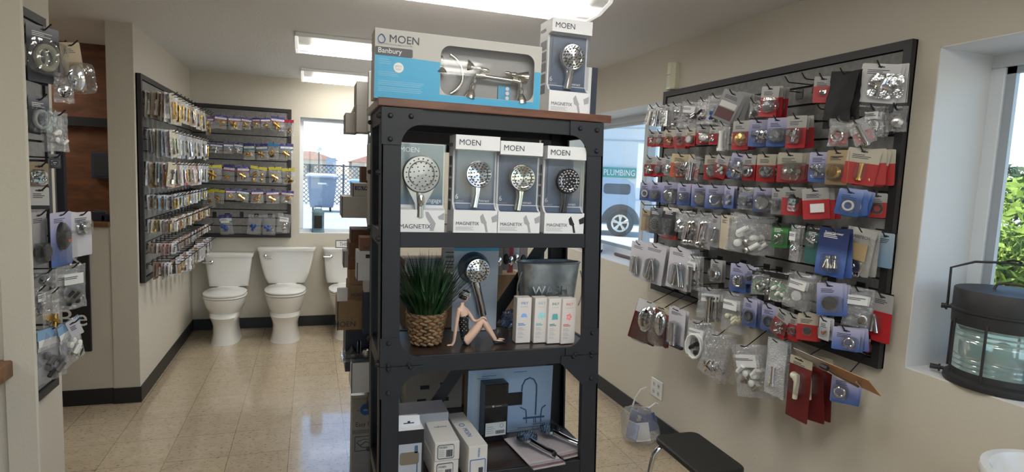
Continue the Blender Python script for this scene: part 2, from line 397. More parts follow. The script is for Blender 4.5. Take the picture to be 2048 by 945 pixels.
def fixture(x0, y0, label, L=1.22, W=.40):
    t = thing('ceiling_light', label, 'ceiling light', (x0, y0, ZC), group=None)
    MB().box(.0, L, 0, W, -.028, 0, .004).obj('housing', M_white, t)
    prof = [(0, -.026), (.015, -.05), (W*.3, -.078), (W*.7, -.078), (W-.015, -.05), (W, -.026)]
    b = MB(); rings = []
    b.loft([[(.02, p, z) for p, z in prof], [(L-.02, p, z) for p, z in prof]]); b.obj('diffuser', M_diff, t)
    for xx in (0, L-.018):
        b = MB(); b.loft([[(xx, p, z*1.03-.001) for p, z in prof], [(xx+.018, p, z*1.03-.001) for p, z in prof]]); b.obj('end_cap', M_diffe, t)
    return t
fixture(-.10, 4.0, 'lit wraparound ceiling light, middle one, above the walkway left of the black shelf')
fixture(-.085, 5.38, 'lit wraparound ceiling light farthest back, above the toilets')
fixture(.04, 2.42, 'lit wraparound ceiling light nearest, cut by the top edge above the shelf', W=.42)
for k, (x, y) in enumerate([(.04, .6), (.04, -1.2), (-3.0, 1.0), (-3.1, 4.55)]):  # unseen fixtures added as fill light; the last one brightens the storeroom
    fixture(x, y, ['added unseen wraparound ceiling light behind the viewpoint', 'added unseen wraparound ceiling light at the front of the shop', 'added unseen wraparound ceiling light over the counter side room', 'added wraparound ceiling light to brighten the brown storeroom'][k])

# ================================================================ outside
M_conc = mat('outdoor concrete', (.46, .45, .43), .85, noise=.10, nscale=1.5)
struct(MB().box(-80, 120, -40, 200, -.6, -.14), 'ground', M_conc)
def chain_mat():
    mt = bpy.data.materials.new('chain link wire'); mt.use_nodes = True; t = mt.node_tree; p = t.nodes['Principled BSDF']; L = t.links.new; N = t.nodes.new
    p.inputs['Base Color'].default_value = (.10, .11, .11, 1)
    tc = N('ShaderNodeTexCoord'); mp = N('ShaderNodeMapping'); mp.inputs['Rotation'].default_value = (0, R(45), 0); L(tc.outputs['Object'], mp.inputs[0])
    sp = N('ShaderNodeSeparateXYZ'); L(mp.outputs[0], sp.inputs[0]); ms = []
    for ax in ('X', 'Z'):
        a = N('ShaderNodeMath'); a.operation = 'MULTIPLY'; a.inputs[1].default_value = 7; L(sp.outputs[ax], a.inputs[0])
        f = N('ShaderNodeMath'); f.operation = 'FRACT'; L(a.outputs[0], f.inputs[0])
        g = N('ShaderNodeMath'); g.operation = 'LESS_THAN'; g.inputs[1].default_value = .2; L(f.outputs[0], g.inputs[0]); ms.append(g)
    x = N('ShaderNodeMath'); x.operation = 'MAXIMUM'; L(ms[0].outputs[0], x.inputs[0]); L(ms[1].outputs[0], x.inputs[1]); L(x.outputs[0], p.inputs['Alpha'])
    return mt
t = thing('chain_link_fence', 'chain link fence with dark posts running behind the trash bins', 'fence', (0, 30, -.14))
MB().box(-12, 14, -.004, .004, 0, 1.85).obj('wire_mesh', chain_mat(), t)
M_post = mat('dark fence post', (.08, .09, .10), .5)
for x in (-9.4, -5.7, -2.6, 1.5, 5.6, 9.7): MB().cyl((x, 0, 0), (x, 0, 1.95), .045).obj('post', M_post, t)
MB().cyl((-12, 0, 1.86), (14, 0, 1.86), .035).obj('top_rail', M_post, t)
def bin_(x, y, col, lidc, label, s=1.0, rz=0):
    t = thing('trash_bin', label, 'trash bin', (x, y, -.14), rz)
    m1 = mat('bin '+label[:8], col, .55); m2 = mat('lid '+label[:8], lidc, .5)
    b = MB(); rr = lambda w, dd, z, r=.08: [(px, pz, z) for px, pz in rrect(-w/2, w/2, -dd/2, dd/2, r)]
    b.loft([rr(.86*s, .7*s, .16*s), rr(.92*s, .78*s, .3*s), rr(1.12*s, .92*s, 1.28*s), rr(1.2*s, 1.0*s, 1.30*s), rr(1.2*s, 1.0*s, 1.38*s)]); b.obj('tub', m1, t, True)
    b = MB(); b.loft([rr(1.24*s, 1.04*s, 1.38*s), rr(1.24*s, 1.04*s, 1.44*s), rr(.9*s, .8*s, 1.50*s)]); b.obj('lid', m2, t, True)
    for sx in (-1, 1):
        MB().cyl((sx*.33*s-.03, -.3*s, .09*s), (sx*.33*s+.03, -.3*s, .09*s), .09*s).obj('wheel', M_dark, t)
        MB().cyl((sx*.33*s-.03, .3*s, .09*s), (sx*.33*s+.03, .3*s, .09*s), .09*s).obj('wheel', M_dark, t)
    MB().box(-.16*s, .16*s, -.47*s, -.445*s, 1.08*s, 1.14*s).obj('label_plate', M_paper, t)
    MB().box(-.38*s, .38*s, -.60*s, -.54*s, 1.33*s, 1.37*s, .01).obj('handle_bar', m1, t)
    return t
bin_(.42, 25, (.22, .27, .34), (.72, .72, .74), 'grey blue wheeled trash bin with a pale lid outside the back window')
bin_(2.05, 25.6, (.16, .36, .62), (.35, .55, .80), 'bright blue recycling bin beside the grey one outside', .88)
t = thing('street_lamp', 'globe street lamp on a dark pole beyond the fence', 'lamp', (.72, 60, -.14))
MB().lathe([(.22, 0), (.16, .3), (.09, .5), (.08, 3.2), (.12, 3.25)], 10).obj('pole', M_post, t, True)
MB().lathe([(0, -.2), (.2, -.14), (.28, 0), (.2, .18), (0, .28)], 12, c=(0, 0, 3.5)).obj('globe', mat('lamp globe', (.6, .65, .68), .3), t, True)
t = thing('notice_board', 'grey square notice board on two posts beyond the fence', 'sign', (1.85, 60, -.14))
MB().box(-.45, .45, -.1, .1, 1.0, 2.75).obj('panel', mat('faded sign panel', (.42, .45, .50), .6), t)
for x in (-.4, .4): MB().box(x-.05, x+.05, -.05, .05, 0, 2.4).obj('post', M_post, t)
M_roof = mat('clay roof tiles', (.34, .17, .12), .8, noise=.2, nscale=2); M_stucco = mat('pale stucco', (.62, .52, .42), .8)
for k, (x, y, wd, hh, rf, lb) in enumerate([(-2.5, 95, 12, 3.0, 1.3, 'low stucco house with a clay tile roof behind the lamp'), (11.5, 95, 11, 2.9, 1.2, 'second tile roofed house right of the notice board'), (-19, 98, 12, 3.1, 1.4, 'tile roofed house farthest to the left beyond the fence'), (26, 98, 12, 3.1, 1.4, 'tile roofed house farthest to the right beyond the fence')]):
    t = thing('house', lb, 'house', (x, y, -.14))
    MB().box(-wd/2, wd/2, 0, 8, 0, hh).obj('wall', M_stucco, t)
    e = .5; b = MB(); b.add([(-wd/2-e, -e, hh), (wd/2+e, -e, hh), (wd/2+e, 8+e, hh), (-wd/2-e, 8+e, hh), (-wd/4, 4, hh+rf), (wd/4, 4, hh+rf)], [(0, 1, 5, 4), (2, 3, 4, 5), (1, 2, 5), (3, 0, 4), (0, 3, 2, 1)]); b.obj('roof', M_roof, t)
    for q in (-.28, .2): MB().box(wd*q-.5, wd*q+.5, -.05, 0, 1.1, 2.1).obj('window', mat('dark house window', (.05, .06, .08), .2), t)
# truck and plumbing building outside the right-hand window; its side faces the shop
va = math.atan2(8.4, 15.0)
TB = Vector((8.4, 15.0, -.02)); rz = -va
struct(MB().box(2.33, 60, -30, 100, -.139, -.02), 'pavement', mat('bright forecourt', (.60, .57, .52), .85, noise=.06, nscale=.8))
t = thing('pickup_truck', 'silver blue truck parked outside the window behind the toy boat', 'truck', TB, rz)
M_truck = mat('silver blue car paint', (.36, .47, .60), .3, .3, coat=.5); M_arch = mat('dark wheel arch', (.05, .055, .06), .6); M_tint = mat('tinted glass', (.06, .09, .12), .1)
b = MB(); body = [(-3.0, .35), (-3.0, 1.02), (-2.7, 1.12), (-1.3, 1.16), (-.9, 1.30), (-1.9, 1.32), (-1.75, 1.80), (.9, 1.80), (1.25, 1.25), (2.2, 1.1), (2.35, .9), (2.35, .35)]
body = [(-4.3, .38), (-4.3, 1.55), (-3.9, 1.66), (.10, 1.66), (.34, 1.50), (.40, 1.1), (.42, .42)]
b.prism(body, 0, 1.8); b.obj('body', M_truck, t)
MB().prism(rrect(-.52, .24, 1.20, 1.50, .09), -.01, .02).obj('side_window', M_tint, t)
MB().prism(rrect(-2.6, -.66, 1.20, 1.50, .09), -.01, .02).obj('side_window', M_tint, t)
def arch(cx, r0, r1, n=16): return [(cx+r0*math.cos(math.pi*k/n), .36+r0*math.sin(math.pi*k/n)) for k in range(n+1)], [(cx+r1*math.cos(math.pi*k/n), .36+r1*math.sin(math.pi*k/n)) for k in range(n+1)]
def wheel(cx):
    a, _ = arch(cx, .56, .5); MB().prism(a, -.012, .1).obj('wheel_arch', M_arch, t)
    w_ = MB().lathe([(.24, -.12), (.36, -.12), (.38, -.08), (.38, .12), (.2, .12)], 28, 'Y', c=(cx, .02, .38)).obj('wheel', M_dark, t, True)
    b = MB(); b.lathe([(.20, -.13), (.25, -.14), (.25, -.12), (.20, -.11)], 28, 'Y', c=(cx, .02, .38), cap=False)
    for k in range(5):
        a = 2*math.pi*k/5+.3
        for da in (-.13, .13):
            b.cyl((cx+.05*math.cos(a), -.11, .38+.05*math.sin(a)), (cx+.24*math.cos(a+da), -.12, .38+.24*math.sin(a+da)), .028, n=6)
    b.lathe([(0, -.15), (.06, -.14), (.07, -.1)], 12, 'Y', c=(cx, 0, .38)); b.obj('rim', mat('alloy rim', (.7, .68, .6), .3, .6), w_, True)
wheel(0); wheel(-3.2)
MB().box(-4.3, .40, -.03, 0, .36, .46, .01).obj('side_sill', M_arch, t)
t2 = thing('building', 'white metal building with a green sign strip beyond the truck', 'building', TB + Vector((math.sin(va), math.cos(va), 0))*4.5, rz)
MB().box(-9, 7, 0, 6, 0, 4.2).obj('wall', mat('white metal siding', (.62, .66, .68), .6), t2)
b = MB()
for z in (.9, 3.0, 3.45, 3.9): b.box(-9, 7, -.03, 0, z, z+.05)
b.obj('siding_seam', mat('siding seam', (.38, .45, .50), .6), t2)
MB().box(-2.6, .46, -.08, -.01, 1.70, 2.06, .01).obj('sign_strip', mat('green sign paint', (.03, .30, .27), .5), t2)
text('lettering', 'PLUMBING', .30, M_paper, t2, (-.13, -.095, 1.775), sx=.78, bold=.008)
# greenery seen through the right-hand window
M_leafy = mat('yellow green shrub leaves', (.26, .36, .04), .7, noise=.3, nscale=8); M_leafd = mat('dark tree leaves', (.05, .09, .035), .7, noise=.4, nscale=4); M_bark = mat('bark', (.09, .06, .04), .8)  # shrub leaves in their own yellow green
def crown(b, c, rad, n, leaf, seed, squash=.8):
    rn = random.Random(seed)
    for k in range(n):
        while True:
            p = Vector((rn.uniform(-1, 1), rn.uniform(-1, 1), rn.uniform(-1, 1)))
            if .45 < p.length < 1: break
        p = Vector((p.x*rad, p.y*rad, p.z*rad*squash))+Vector(c)
        u = Vector((rn.uniform(-1, 1), rn.uniform(-1, 1), rn.uniform(-1, 1))).normalized(); v = u.orthogonal().normalized()
        s_ = leaf*rn.uniform(.6, 1.3); b.add([p-u*s_, p+v*s_*.45, p+u*s_, p-v*s_*.45], [(0, 1, 2, 3)])
def tree(name, label, loc, parts, m_, trunk, leaf, n):
    t = thing(name, label, 'tree' if 'tree' in name else 'shrub', loc)
    b = MB()
    for k, (c, rad) in enumerate(parts): crown(b, c, rad, n, leaf, k+int(loc[0]*10))
    b.obj('foliage', m_, t)
    b = MB()
    for pts, r in trunk: b.tube(pts, r, 7)
    b.obj('trunk', M_bark, t)
    return t
p = onz(2040, 545, -.02); d0 = Vector((p.x, p.y, 0)).normalized()
p = d0*11; tree('garden_shrub', 'bright yellow green leafy shrub outside the right window', (p.x, p.y, 0), [((0, 0, 1.1), 1.0), ((.8, -.5, .9), .9), ((.3, .2, .5), .8), ((-.3, .3, .5), .7), ((.9, -1.0, .5), .9)], M_leafy, [([(0, 0, 0), (0, 0, .9)], .06)], .09, 1700)
p = d0*26; tree('pine_tree', 'tall dark leaning tree against the sky outside the right window', (p.x+1.5, p.y-1.6, 0), [((-.5, .5, 5.2), 1.3), ((-.9, .8, 4.0), .9), ((.6, -.5, 6.2), 1.6), ((1.5, -1.2, 5), 1.6)], M_leafd, [([(1.2, -1, 0), (.6, -.5, 2.2), (-.2, .2, 4), (-.5, .5, 5.5)], [.22, .18, .1, .05]), ([(.3, -.2, 3), (-.8, .7, 4)], .06)], .16, 700)
p = d0*40; tree('distant_tree', 'hazy dark green tree line behind the bright shrub', (p.x, p.y, 0), [((-2.5+1.6*k, 2.2-1.3*k, 1.4+(k % 2)*.5), 1.7) for k in range(6)], M_leafd, [([(0, 0, 0), (0, 0, 2)], .2)], .3, 600)

# ================================================================ the black industrial shelf in front
ZT, ZA, ZB, ZCC = 1.768, 1.392, 1.022, .632
YF, YK = 1.70, 2.015
XA, XB2 = .184, .874
def lean(o):
    for v in o.data.vertices:
        x, z = v.co.x+SH.location.x, v.co.z
        v.co.x += (1.72-z)*(.012+.026*(x-XA)/(XB2-XA))
SH = thing('display_shelf', 'black riveted industrial shelf with a wood top in the middle of the room', 'shelf', (0, 0, 0))
M_walnut = wood_mat('walnut board', (.10, .038, .022), (.17, .070, .040), .35, (2, 14, 14), .15)
M_dboard = wood_mat('dark stained board', (.022, .013, .011), (.042, .026, .020), .28, (2, 14, 14), .2)
PW = .056
def sp(b, name, m_=M_black, smooth=False):
    o = b.obj(name, m_, SH, smooth); lean(o); return o
MB().box(.174, .895, YF-.008, YK+.03, 1.745, ZT, .002).obj('wood_top', M_walnut, SH)
for x in (XA, XB2-PW):
    for y0, y1 in ((YF, YF+.022), (YK-.024, YK)):
        b = MB(); b.box(x, x+PW, y0, y1, 0, 1.744, .0015)
        xx = x if x == XA else x+PW-.006; b.box(xx, xx+.006, y0, y0+.05 if y0 == YF else y1, 0, 1.744); 
        if y0 != YF: b.box(xx, xx+.006, y0-.03, y1, 0, 1.744)
        sp(b, 'post')
BE = [(1.700, 1.744), (1.347, ZA), (.970, ZB), (.590, ZCC), (.16, .205)]
for z0, z1 in BE:
    sp(MB().box(XA+PW, XB2-PW, YF+.002, YF+.014, z0, z1, .001), 'beam'); sp(MB().box(XA+PW, XB2-PW, YK-.016, YK-.004, z0, z1, .001), 'beam')
    for x in (XA+.001, XB2-.013): sp(MB().box(x, x+.012, YF+.022, YK-.024, z0, z1, .001), 'side_rail')
for z in (ZA, ZB, ZCC, .205):
    sp(MB().box(XA+.008, XB2-.008, YF+.016, YK-.018, z-.016, z-.002, .001), 'shelf_board', M_dboard)
def gusset(x, z, sx, sz, r, e=.03):
    """plate in the inner corner at (x, z), opening toward sx, sz, concave arc of radius r"""
    pts = [(x-sx*PW*.98, z-sz*e), (x+sx*r, z-sz*e), (x+sx*r, z)]
    for k in range(1, 9):
        a = R(90*k/8); pts.append((x+sx*(r-r*math.sin(a)), z+sz*(r-r*math.cos(a))))
    pts.append((x-sx*PW*.98, z+sz*r)); return pts
XI0, XI1 = XA+PW, XB2-PW
def bolt(c, ax):
    sp(MB().lathe([(.0001, -.0105), (.004, -.0100), (.0072, -.006), (.0078, -.003), (.0078, 0)], 10, ax, c=c), 'bolt', M_black, True)
for (x, sx) in ((XI0, 1), (XI1, -1)):
    for z, sz, r in ((1.700, -1, .06), (ZB, 1, .06), (.970, -1, .07 if sx > 0 else .075), (.205, 1, .06)):
        p_ = gusset(x, z, sx, sz, r, .043 if z > 1.5 else .025)
        if sz < 0 and z < 1 and sx < 0: p_ = [p_[0], p_[1], p_[2], (x, z+sz*r), p_[-1]]
        sp(MB().prism(p_, YF-.003, YF+.002), 'corner_plate')
        z2 = z+sz*r*.75
        for bx, bz in ((x-sx*PW*.55, z-sz*.02), (x+sx*r*.45, z-sz*.022), (x-sx*PW*.55, z2)):
            bolt((bx, YF, bz), 'Y')
for z in (1.72, 1.56, 1.37, 1.0, .61):   # bolts on the left side face
    for y in (YF+.012, YF+.037, YK-.02): bolt((XA, y, z), 'X')
p1, p2 = ony(890, 775, 2.0), ony(1035, 560, 2.0); dv = (p2-p1)/(p2.x-p1.x); a = p1+dv*(.25-p1.x); c = p1+dv*(.83-p1.x)
nv = Vector((-dv.z, 0, dv.x)).normalized()*.021
b = MB(); b.prism([((a+nv).x, (a+nv).z), ((a-nv).x, (a-nv).z), ((c-nv).x, (c-nv).z), ((c+nv).x, (c+nv).z)], 1.985, 1.991); b.obj('brace', M_black, SH)

# ---------------------------------------------------------------- hand showers and their boxes
M_gun = mat('polished nickel', (.62, .58, .50), .16, 1); M_bronze = mat('dark bronze metal', (.05, .045, .05), .22, .8)
M_nozd = mat('nozzle dark', (.015, .015, .018), .4); M_nozl = mat('nozzle light', (.55, .55, .56), .4)
def hand_shower(parent, c, r, hl, m_, noz, tilt=0, lean_=(.006, 0), flat=.012, ns=1):
    """c is the centre of the face; the handle hangs down and a little to the side"""
    cx, cy_, cz = c
    o = MB().lathe([(0, .030), (r*.5, .026), (r*.85, .016), (r, .004), (r*1.0, -.004), (r*.93, -.010), (0, -.010-flat*.3)], 36, 'Y', c=c).obj('shower_head', m_, parent, True)
    b = MB(); hx, hz = lean_
    pts = [(cx-r*.10, cy_+.012, cz-r*.6), (cx-r*.06, cy_+.010, cz-r*1.0), (cx+hx*.4, cy_+.006, cz-r-hl*.35), (cx+hx, cy_+.004, cz-r-hl*.8), (cx+hx*1.2, cy_+.004, cz-r-hl)]
    b.tube(pts, [.017, .016, .0125, .012, .0125], 14); b.obj('handle', m_, o, True)
    b = MB(); rn = random.Random(3)
    for q, nn in ((.22, 5), (.42, 8), (.60, 14), (.80, 20)):
        for k in range(nn):
            a = 2*math.pi*k/nn+q*5; x, z = cx+q*r*math.cos(a), cz+q*r*math.sin(a)
            b.lathe([(0, -.0165), (r*.050*ns, -.0155), (r*.056*ns, -.010)], 7, 'Y', c=(x, cy_, z))
    b.obj('nozzles', noz, o)
    b = MB(); b.lathe([(r*.64, -.0135), (r*.68, -.0142), (r*.70, -.0128)], 30, 'Y', c=c, cap=False); b.obj('face_ring', M_chrome, o, True)
    return o
M_disp = ramp_mat('blue grey display card', [(0, (.05, .085, .16)), (.45, (.085, .115, .18)), (1, (.15, .18, .245))], .4)
M_disp2 = ramp_mat('teal grey display card', [(0, (.03, .10, .18)), (.35, (.05, .13, .19)), (.5, (.16, .22, .25)), (1, (.26, .32, .35))], .4)
M_boxw = mat('white box board', (.74, .74, .76), .5)
M_boxg = mat('grey box board', (.30, .31, .33), .55)
def prismx(b, prof, x0, x1): return b.loft([[(x0, y, z) for y, z in prof], [(x1, y, z) for y, z in prof]])
def magnetix_box(x, y, z, label, w=.130, h=.283, d=.085, m_=M_chrome, noz=M_nozd, word='Attract', num='6', side=True):
    t = thing('shower_box', label, 'box', (x, y, z), 0, 'boxed hand showers')
    b = MB(); hb, hh = h*.235, h*.145
    prof = [(0, 0), (0, hb), (.012, hb+.004), (.028, hb+.022), (.030, h-hh-.004), (.008, h-hh), (0, h-hh), (0, h), (d, h), (d, 0)]
    prismx(b, prof, 0, w); b.obj('carton', M_boxw, t)
    MB().box(.006, w-.006, .0265, .0285, hb+.018, h-hh-.003).obj('display_card', M_disp, t)
    b = MB(); prismx(b, [(-.0006, hb+.0003), (.012, hb+.0045), (.0275, hb+.020), (.0265, hb+.020), (.011, hb+.0048)], .006, w-.006); b.obj('display_card', mat('display card foot', (.07, .11, .19), .4), t)
    bl = MB(); cz = hb+(h-hb-hh)*.60; r = w*.30
    hand_shower(t, (w*.54, .006, cz), r, .058, m_, noz, lean_=(-.008, 0))
    b = MB()   # moulded clear tray around the head
    b.lathe([(r*1.22, .026), (r*1.16, .012), (r*1.08, .004)], 32, 'Y', c=(w*.54, 0, cz), cap=False); b.obj('blister', C_win, t, True)
    b = MB(); b.box(.004, .006, .001, .0265, hb+.01, h-hh); b.box(w-.006, w-.004, .001, .0265, hb+.01, h-hh); b.box(.006, w-.006, .0005, .0015, hb+.004, h-hh); b.obj('window', C_win, t)
    text('lettering', 'MOEN', .0235, M_ink, t, (.009, -.0006, h-hh*.70), align='LEFT', bold=.0004)
    text('lettering', 'MAGNETIX', .0142, M_ink, t, (.007, -.0006, hb*.34), align='LEFT', bold=.0003)
    text('lettering', num, .021, M_paper, t, (.008, .0258, hb+.032), align='LEFT')
    text('lettering', word, .0115, M_paper, t, (w*.60, .0258, hb+.024), align='LEFT')
    b = MB()
    for k in range(3): b.box(.007, .062-.006*(k % 2), -.0008, 0, .008+k*.0042, .0092+k*.0042)
    for k in range(3): b.box(.01, .035, .0257, .0264, hb+.020+k*.003, hb+.0208+k*.003)
    b.obj('small_print', M_grayink, t)
    b = MB()  # printed picture of a hand shower docking on its arm
    b.prism([(w*.60, hb*.72), (w*.66, hb*.86), (w*.73, hb*.55), (w*.76, hb*.45), (w*.70, hb*.38), (w*.63, hb*.45)], -.0009, 0)
    b.prism([(w*.70, hb*.40), (w*.745, hb*.44), (w*.79, .002), (w*.74, .002)], -.0009, 0)
    b.prism([(w*.86, hb*.70), (w*.995, hb*.84), (w*.995, hb*.52), (w*.89, hb*.46)], -.0009, 0)
    b.obj('printed_picture', m_ if m_ is M_bronze else M_grayink, t)
    if side:
        b = MB()
        for k in range(5): b.box(-.0007, 0, .030+.012, d-.010, h-hh*1.3-.034*(k+1), h-hh*1.3-.034*k-.007)
        b.obj('side_print', mat('side print grey', (.09, .095, .11), .5), t)
        text('lettering', 'MOEN', .0155, M_ink, t, (-.0008, d-.006, h-hh*.8), rot=(R(90), 0, R(-90)), align='LEFT')
    return t
y0 = 1.704
def px_x(u, v, y): return ony(u, v, y).x
xs = [px_x(907, 440, y0), px_x(996, 440, y0), px_x(1089, 440, y0)]
ws = [px_x(995, 440, y0)-xs[0], px_x(1080, 440, y0)-xs[1], px_x(1168, 440, y0)-xs[2]]
magnetix_box(xs[0], y0, ZA, 'white box with chrome six spray hand shower, directly right of the large nickel one', w=ws[0]-.001, h=.288)
magnetix_box(xs[1], y0+.001, ZA, 'white box with brushed nickel hand shower, between chrome and dark bronze ones', w=ws[1], h=.278, m_=M_gun, noz=mat('nozzle taupe', (.10, .085, .07), .4))
magnetix_box(xs[2], y0, ZA, 'white box with dark bronze hand shower at the right shelf post', w=ws[2], h=.272, m_=M_bronze, noz=M_nozl)
px0 = px_x(1098, 200, 1.725)
magnetix_box(px0, 1.725, ZT, 'tall chrome hand shower box on top of the shelf, right end', w=px_x(1174, 200, 1.725)-px0+.006, h=.285, d=.10)
# the wider box at the left with the paddle shaped head
def engage_box(x, y, z, w, h):
    t = thing('shower_box', 'wide white box with large round nickel hand shower, behind the left shelf post', 'box', (x, y, z), 0, 'boxed hand showers')
    hb = h*.25; d = .085; b = MB(); prismx(b, [(0, 0), (0, hb), (.02, hb+.006), (.026, hb+.016), (.028, h), (d, h), (d, 0)], 0, w); b.obj('carton', M_boxw, t)
    MB().box(.002, w-.003, .0245, .0255, hb+.014, h-.002).obj('display_card', M_disp2, t)
    c = (w*.50, .004, h*.655); r = .055
    o = hand_shower(t, c, r, .07, M_satin, M_nozd, lean_=(0, 0), ns=.62)
    b = MB(); b.prism([(c[0]-r*.96, c[2]-.012), (c[0]-r*.72, c[2]-.040), (c[0]-.016, c[2]-.085), (c[0]-.012, c[2]-.118), (c[0]+.012, c[2]-.118), (c[0]+.016, c[2]-.085), (c[0]+r*.72, c[2]-.040), (c[0]+r*.96, c[2]-.012)], .002, .018); b.obj('neck', M_satin, o)
    MB().lathe([(0, -.012), (.009, -.009), (.012, 0), (.012, .006)], 16, 'Y', c=(c[0]+.001, .002, c[2]-.076), sy=1.7).obj('slide_button', M_chrome, o, True)
    b = MB(); b.box(w-.003, w-.001, 0, .0245, hb+.008, h-.001); b.box(.002, w-.003, -.0004, .0004, hb+.002, h-.001); b.box(0, w, -.0004, .026, h-.001, h); b.obj('window', C_win, t)
    text('lettering', 'MOEN', .020, M_paper, t, (.012, .0238, h-.026), align='LEFT')
    text('lettering', 'Engage', .019, M_paper, t, (w*.63, .0238, hb+.022), align='LEFT', sx=.9)
    text('lettering', 'MAGNETIX', .0185, M_ink, t, (.012, -.0006, hb*.16), align='LEFT', bold=.0003)
    b = MB(); b.prism([(w*.60, hb*.93), (w*.66, hb*.93), (w*.76, hb*.60), (w*.82, hb*.40), (w*.78, .004), (w*.70, .004), (w*.72, hb*.35), (w*.62, hb*.7)], -.0008, 0); b.prism([(w*.86, hb*.72), (w*.99, hb*.90), (w*.99, hb*.56), (w*.88, hb*.60)], -.0008, 0); b.obj('printed_picture', M_grayink, t)
    return t
xe = px_x(790, 440, y0+.006); we = px_x(889, 440, y0+.006)-xe
engage_box(xe, y0+.006, ZA, we, ony(850, 287, y0+.006).z-ZA)
# thin clear clamshell standing right of the bronze one
t = thing('clamshell_pack', 'thin clear empty looking clamshell wedged right of the dark bronze shower box', 'package', (xs[2]+ws[2]+.001, y0+.04, ZA))
MB().box(0, .008, 0, .10, 0, .255, .003).obj('shell', mat('pale plastic edge', (.42, .52, .58), .15), t)
MB().box(-.05, .008, .101, .103, 0, .27).obj('card', M_boxw, t)

# ---------------------------------------------------------------- bath accessory set box on top
yb = 1.722
xl, xr = px_x(749, 130, yb), px_x(1082, 150, yb); zt = ony(900, 72.5, yb).z
t = thing('accessory_set_box', 'long grey and blue window box of bath accessories on the shelf top', 'box', (xl, yb, ZT)); W_, H_ = xr-xl, zt-ZT
M_bx = mat('warm grey box board', (.46, .45, .42), .5); M_cyan = mat('sky blue print', (.06, .36, .60), .45); M_tray = mat('grey tray liner', (.36, .345, .33), .5)
fx0, fx1, fz0, fz1 = W_*.375, W_*.955, H_*.13, H_*.86
outer = []; inner = rrect(fx0, fx1, fz0, fz1, .028, 6)
for (x, z) in inner:
    outer.append((x, z))
n = len(inner)
out = []
for k, (x, z) in enumerate(inner):
    q = k//7; j = k % 7
    cx, cz = [(W_, H_), (0, H_), (0, 0), (W_, 0)][q]; ex = [(W_, fz1), (fx0, H_), (0, fz0), (fx1, 0)][q]; ey = [(fx1, H_), (0, fz1), (fx0, 0), (W_, fz0)][q]
    f_ = j/6
    out.append((ex[0]+(cx-ex[0])*min(1, 2*f_), ex[1]+(cz-ex[1])*min(1, 2*f_)) if f_ <= .5 else (cx+(ey[0]-cx)*(2*f_-1), cz+(ey[1]-cz)*(2*f_-1)))
MB().ring_prism(out, inner, 0, .003).obj('front_panel', M_bx, t)
b = MB(); b.box(0, W_, .04, .095, 0, H_); b.box(0, .002, .003, .04, 0, H_); b.box(W_-.002, W_, .003, .04, 0, H_); b.box(.002, W_-.002, .003, .04, H_-.002, H_); b.box(.002, W_-.002, .003, .04, 0, .002); b.obj('carton', M_bx, t)
MB().box(.003, W_-.003, .036, .0395, .003, H_-.003).obj('tray_liner', M_tray, t)
b = MB(); b.prism([(.001, 0), (W_-.001, 0), (W_-.001, H_*.60), (fx1+.001, H_*.60), (fx1+.001, fz0-.001), (fx0-.001, fz0-.001), (fx0-.001, H_*.60), (.001, H_*.63)], -.0008, 0); b.obj('blue_print', M_cyan, t)
MB().prism(rrect(.001, .105, H_*.62, H_*.74, .004), -.0016, 0).obj('name_tab', mat('dark grey tab', (.08, .08, .09), .5), t)
text('lettering', 'Banbury', .020, M_paper, t, (.008, -.002, H_*.655), align='LEFT')
text('lettering', 'MOEN', .030, M_ink, t, (.038, -.0008, H_*.815), align='LEFT', bold=.0006)
text('lettering', 'Buy it for looks. Buy it for life.', .0078, M_grayink, t, (.010, -.0008, H_*.775), align='LEFT')
MB().lathe([(0, -.0022), (.0135, -.0022), (.0145, -.0008)], 24, 'Y', c=(.066, 0, H_*.46)).obj('round_seal', M_paper, t)
text('lettering', 'SPOT', .0085, M_grayink, t, (.066, -.0026, H_*.462), bold=.0002); text('lettering', 'RESIST', .0058, M_grayink, t, (.066, -.0026, H_*.425), bold=.0002)
b = MB(); b.tube([(.018+.010*math.sin(a)*(1-.45*max(0, math.cos(a))), -.0012, H_*.855+.012*math.cos(a)) for a in [2*math.pi*k/18 for k in range(18)]], .0012, 5, True); b.obj('drop_logo', M_inkblue, t)
b = MB()
for k, (l, zz) in enumerate([(.030, .56), (.036, .53), (.034, .50), (.06, .38), (.055, .355), (.058, .33), (.13, .25), (.125, .225), (.12, .20), (.12, .16), (.125, .135), (.12, .11)]): b.box(.010, .010+l, -.0014, 0, H_*zz, H_*zz+.0016)
b.obj('small_print', mat('pale blue print', (.25, .52, .70), .5), t)
MB().box(fx0, fx1, .0012, .0018, fz0, fz1).obj('window', C_win, t)
# ring, hooks, paper holder in the window
b = MB(); rc = (fx0+.002, .012, fz0+.060); b.tube([(rc[0]+.067*math.cos(R(a)), rc[1], rc[2]+.062*math.sin(R(a))) for a in range(-62, 68, 8)], .0055, 10); b.obj('towel_ring', M_gun, t, True)
def post_(c, d_, l=.045):
    c = Vector(c); d_ = Vector(d_).normalized(); b = MB(); r0 = [.004, .008, .006, .010, .008, .013, .017, .020]
    for k in range(7): b.cyl(c+d_*l*k/7, c+d_*l*(k+1)/7, r0[k], r0[k+1], 14)
    return b
post_((fx0+.004, .014, fz1-.028), (0, .0, -1), .048).obj('ring_post', M_gun, t, True)
post_((fx0+.150, .014, fz1-.058), (-1, 0, .12), .07).obj('robe_hook', M_gun, t, True)
post_((fx1-.088, .014, fz1-.058), (1, 0, -.14), .07).obj('robe_hook', M_gun, t, True)
post_((fx0+.108, .014, fz0+.062), (-.25, 0, -1), .068).obj('holder_post', M_gun, t, True)
post_((fx1-.040, .014, fz0+.062), (.1, 0, -1), .068).obj('holder_post', M_gun, t, True)
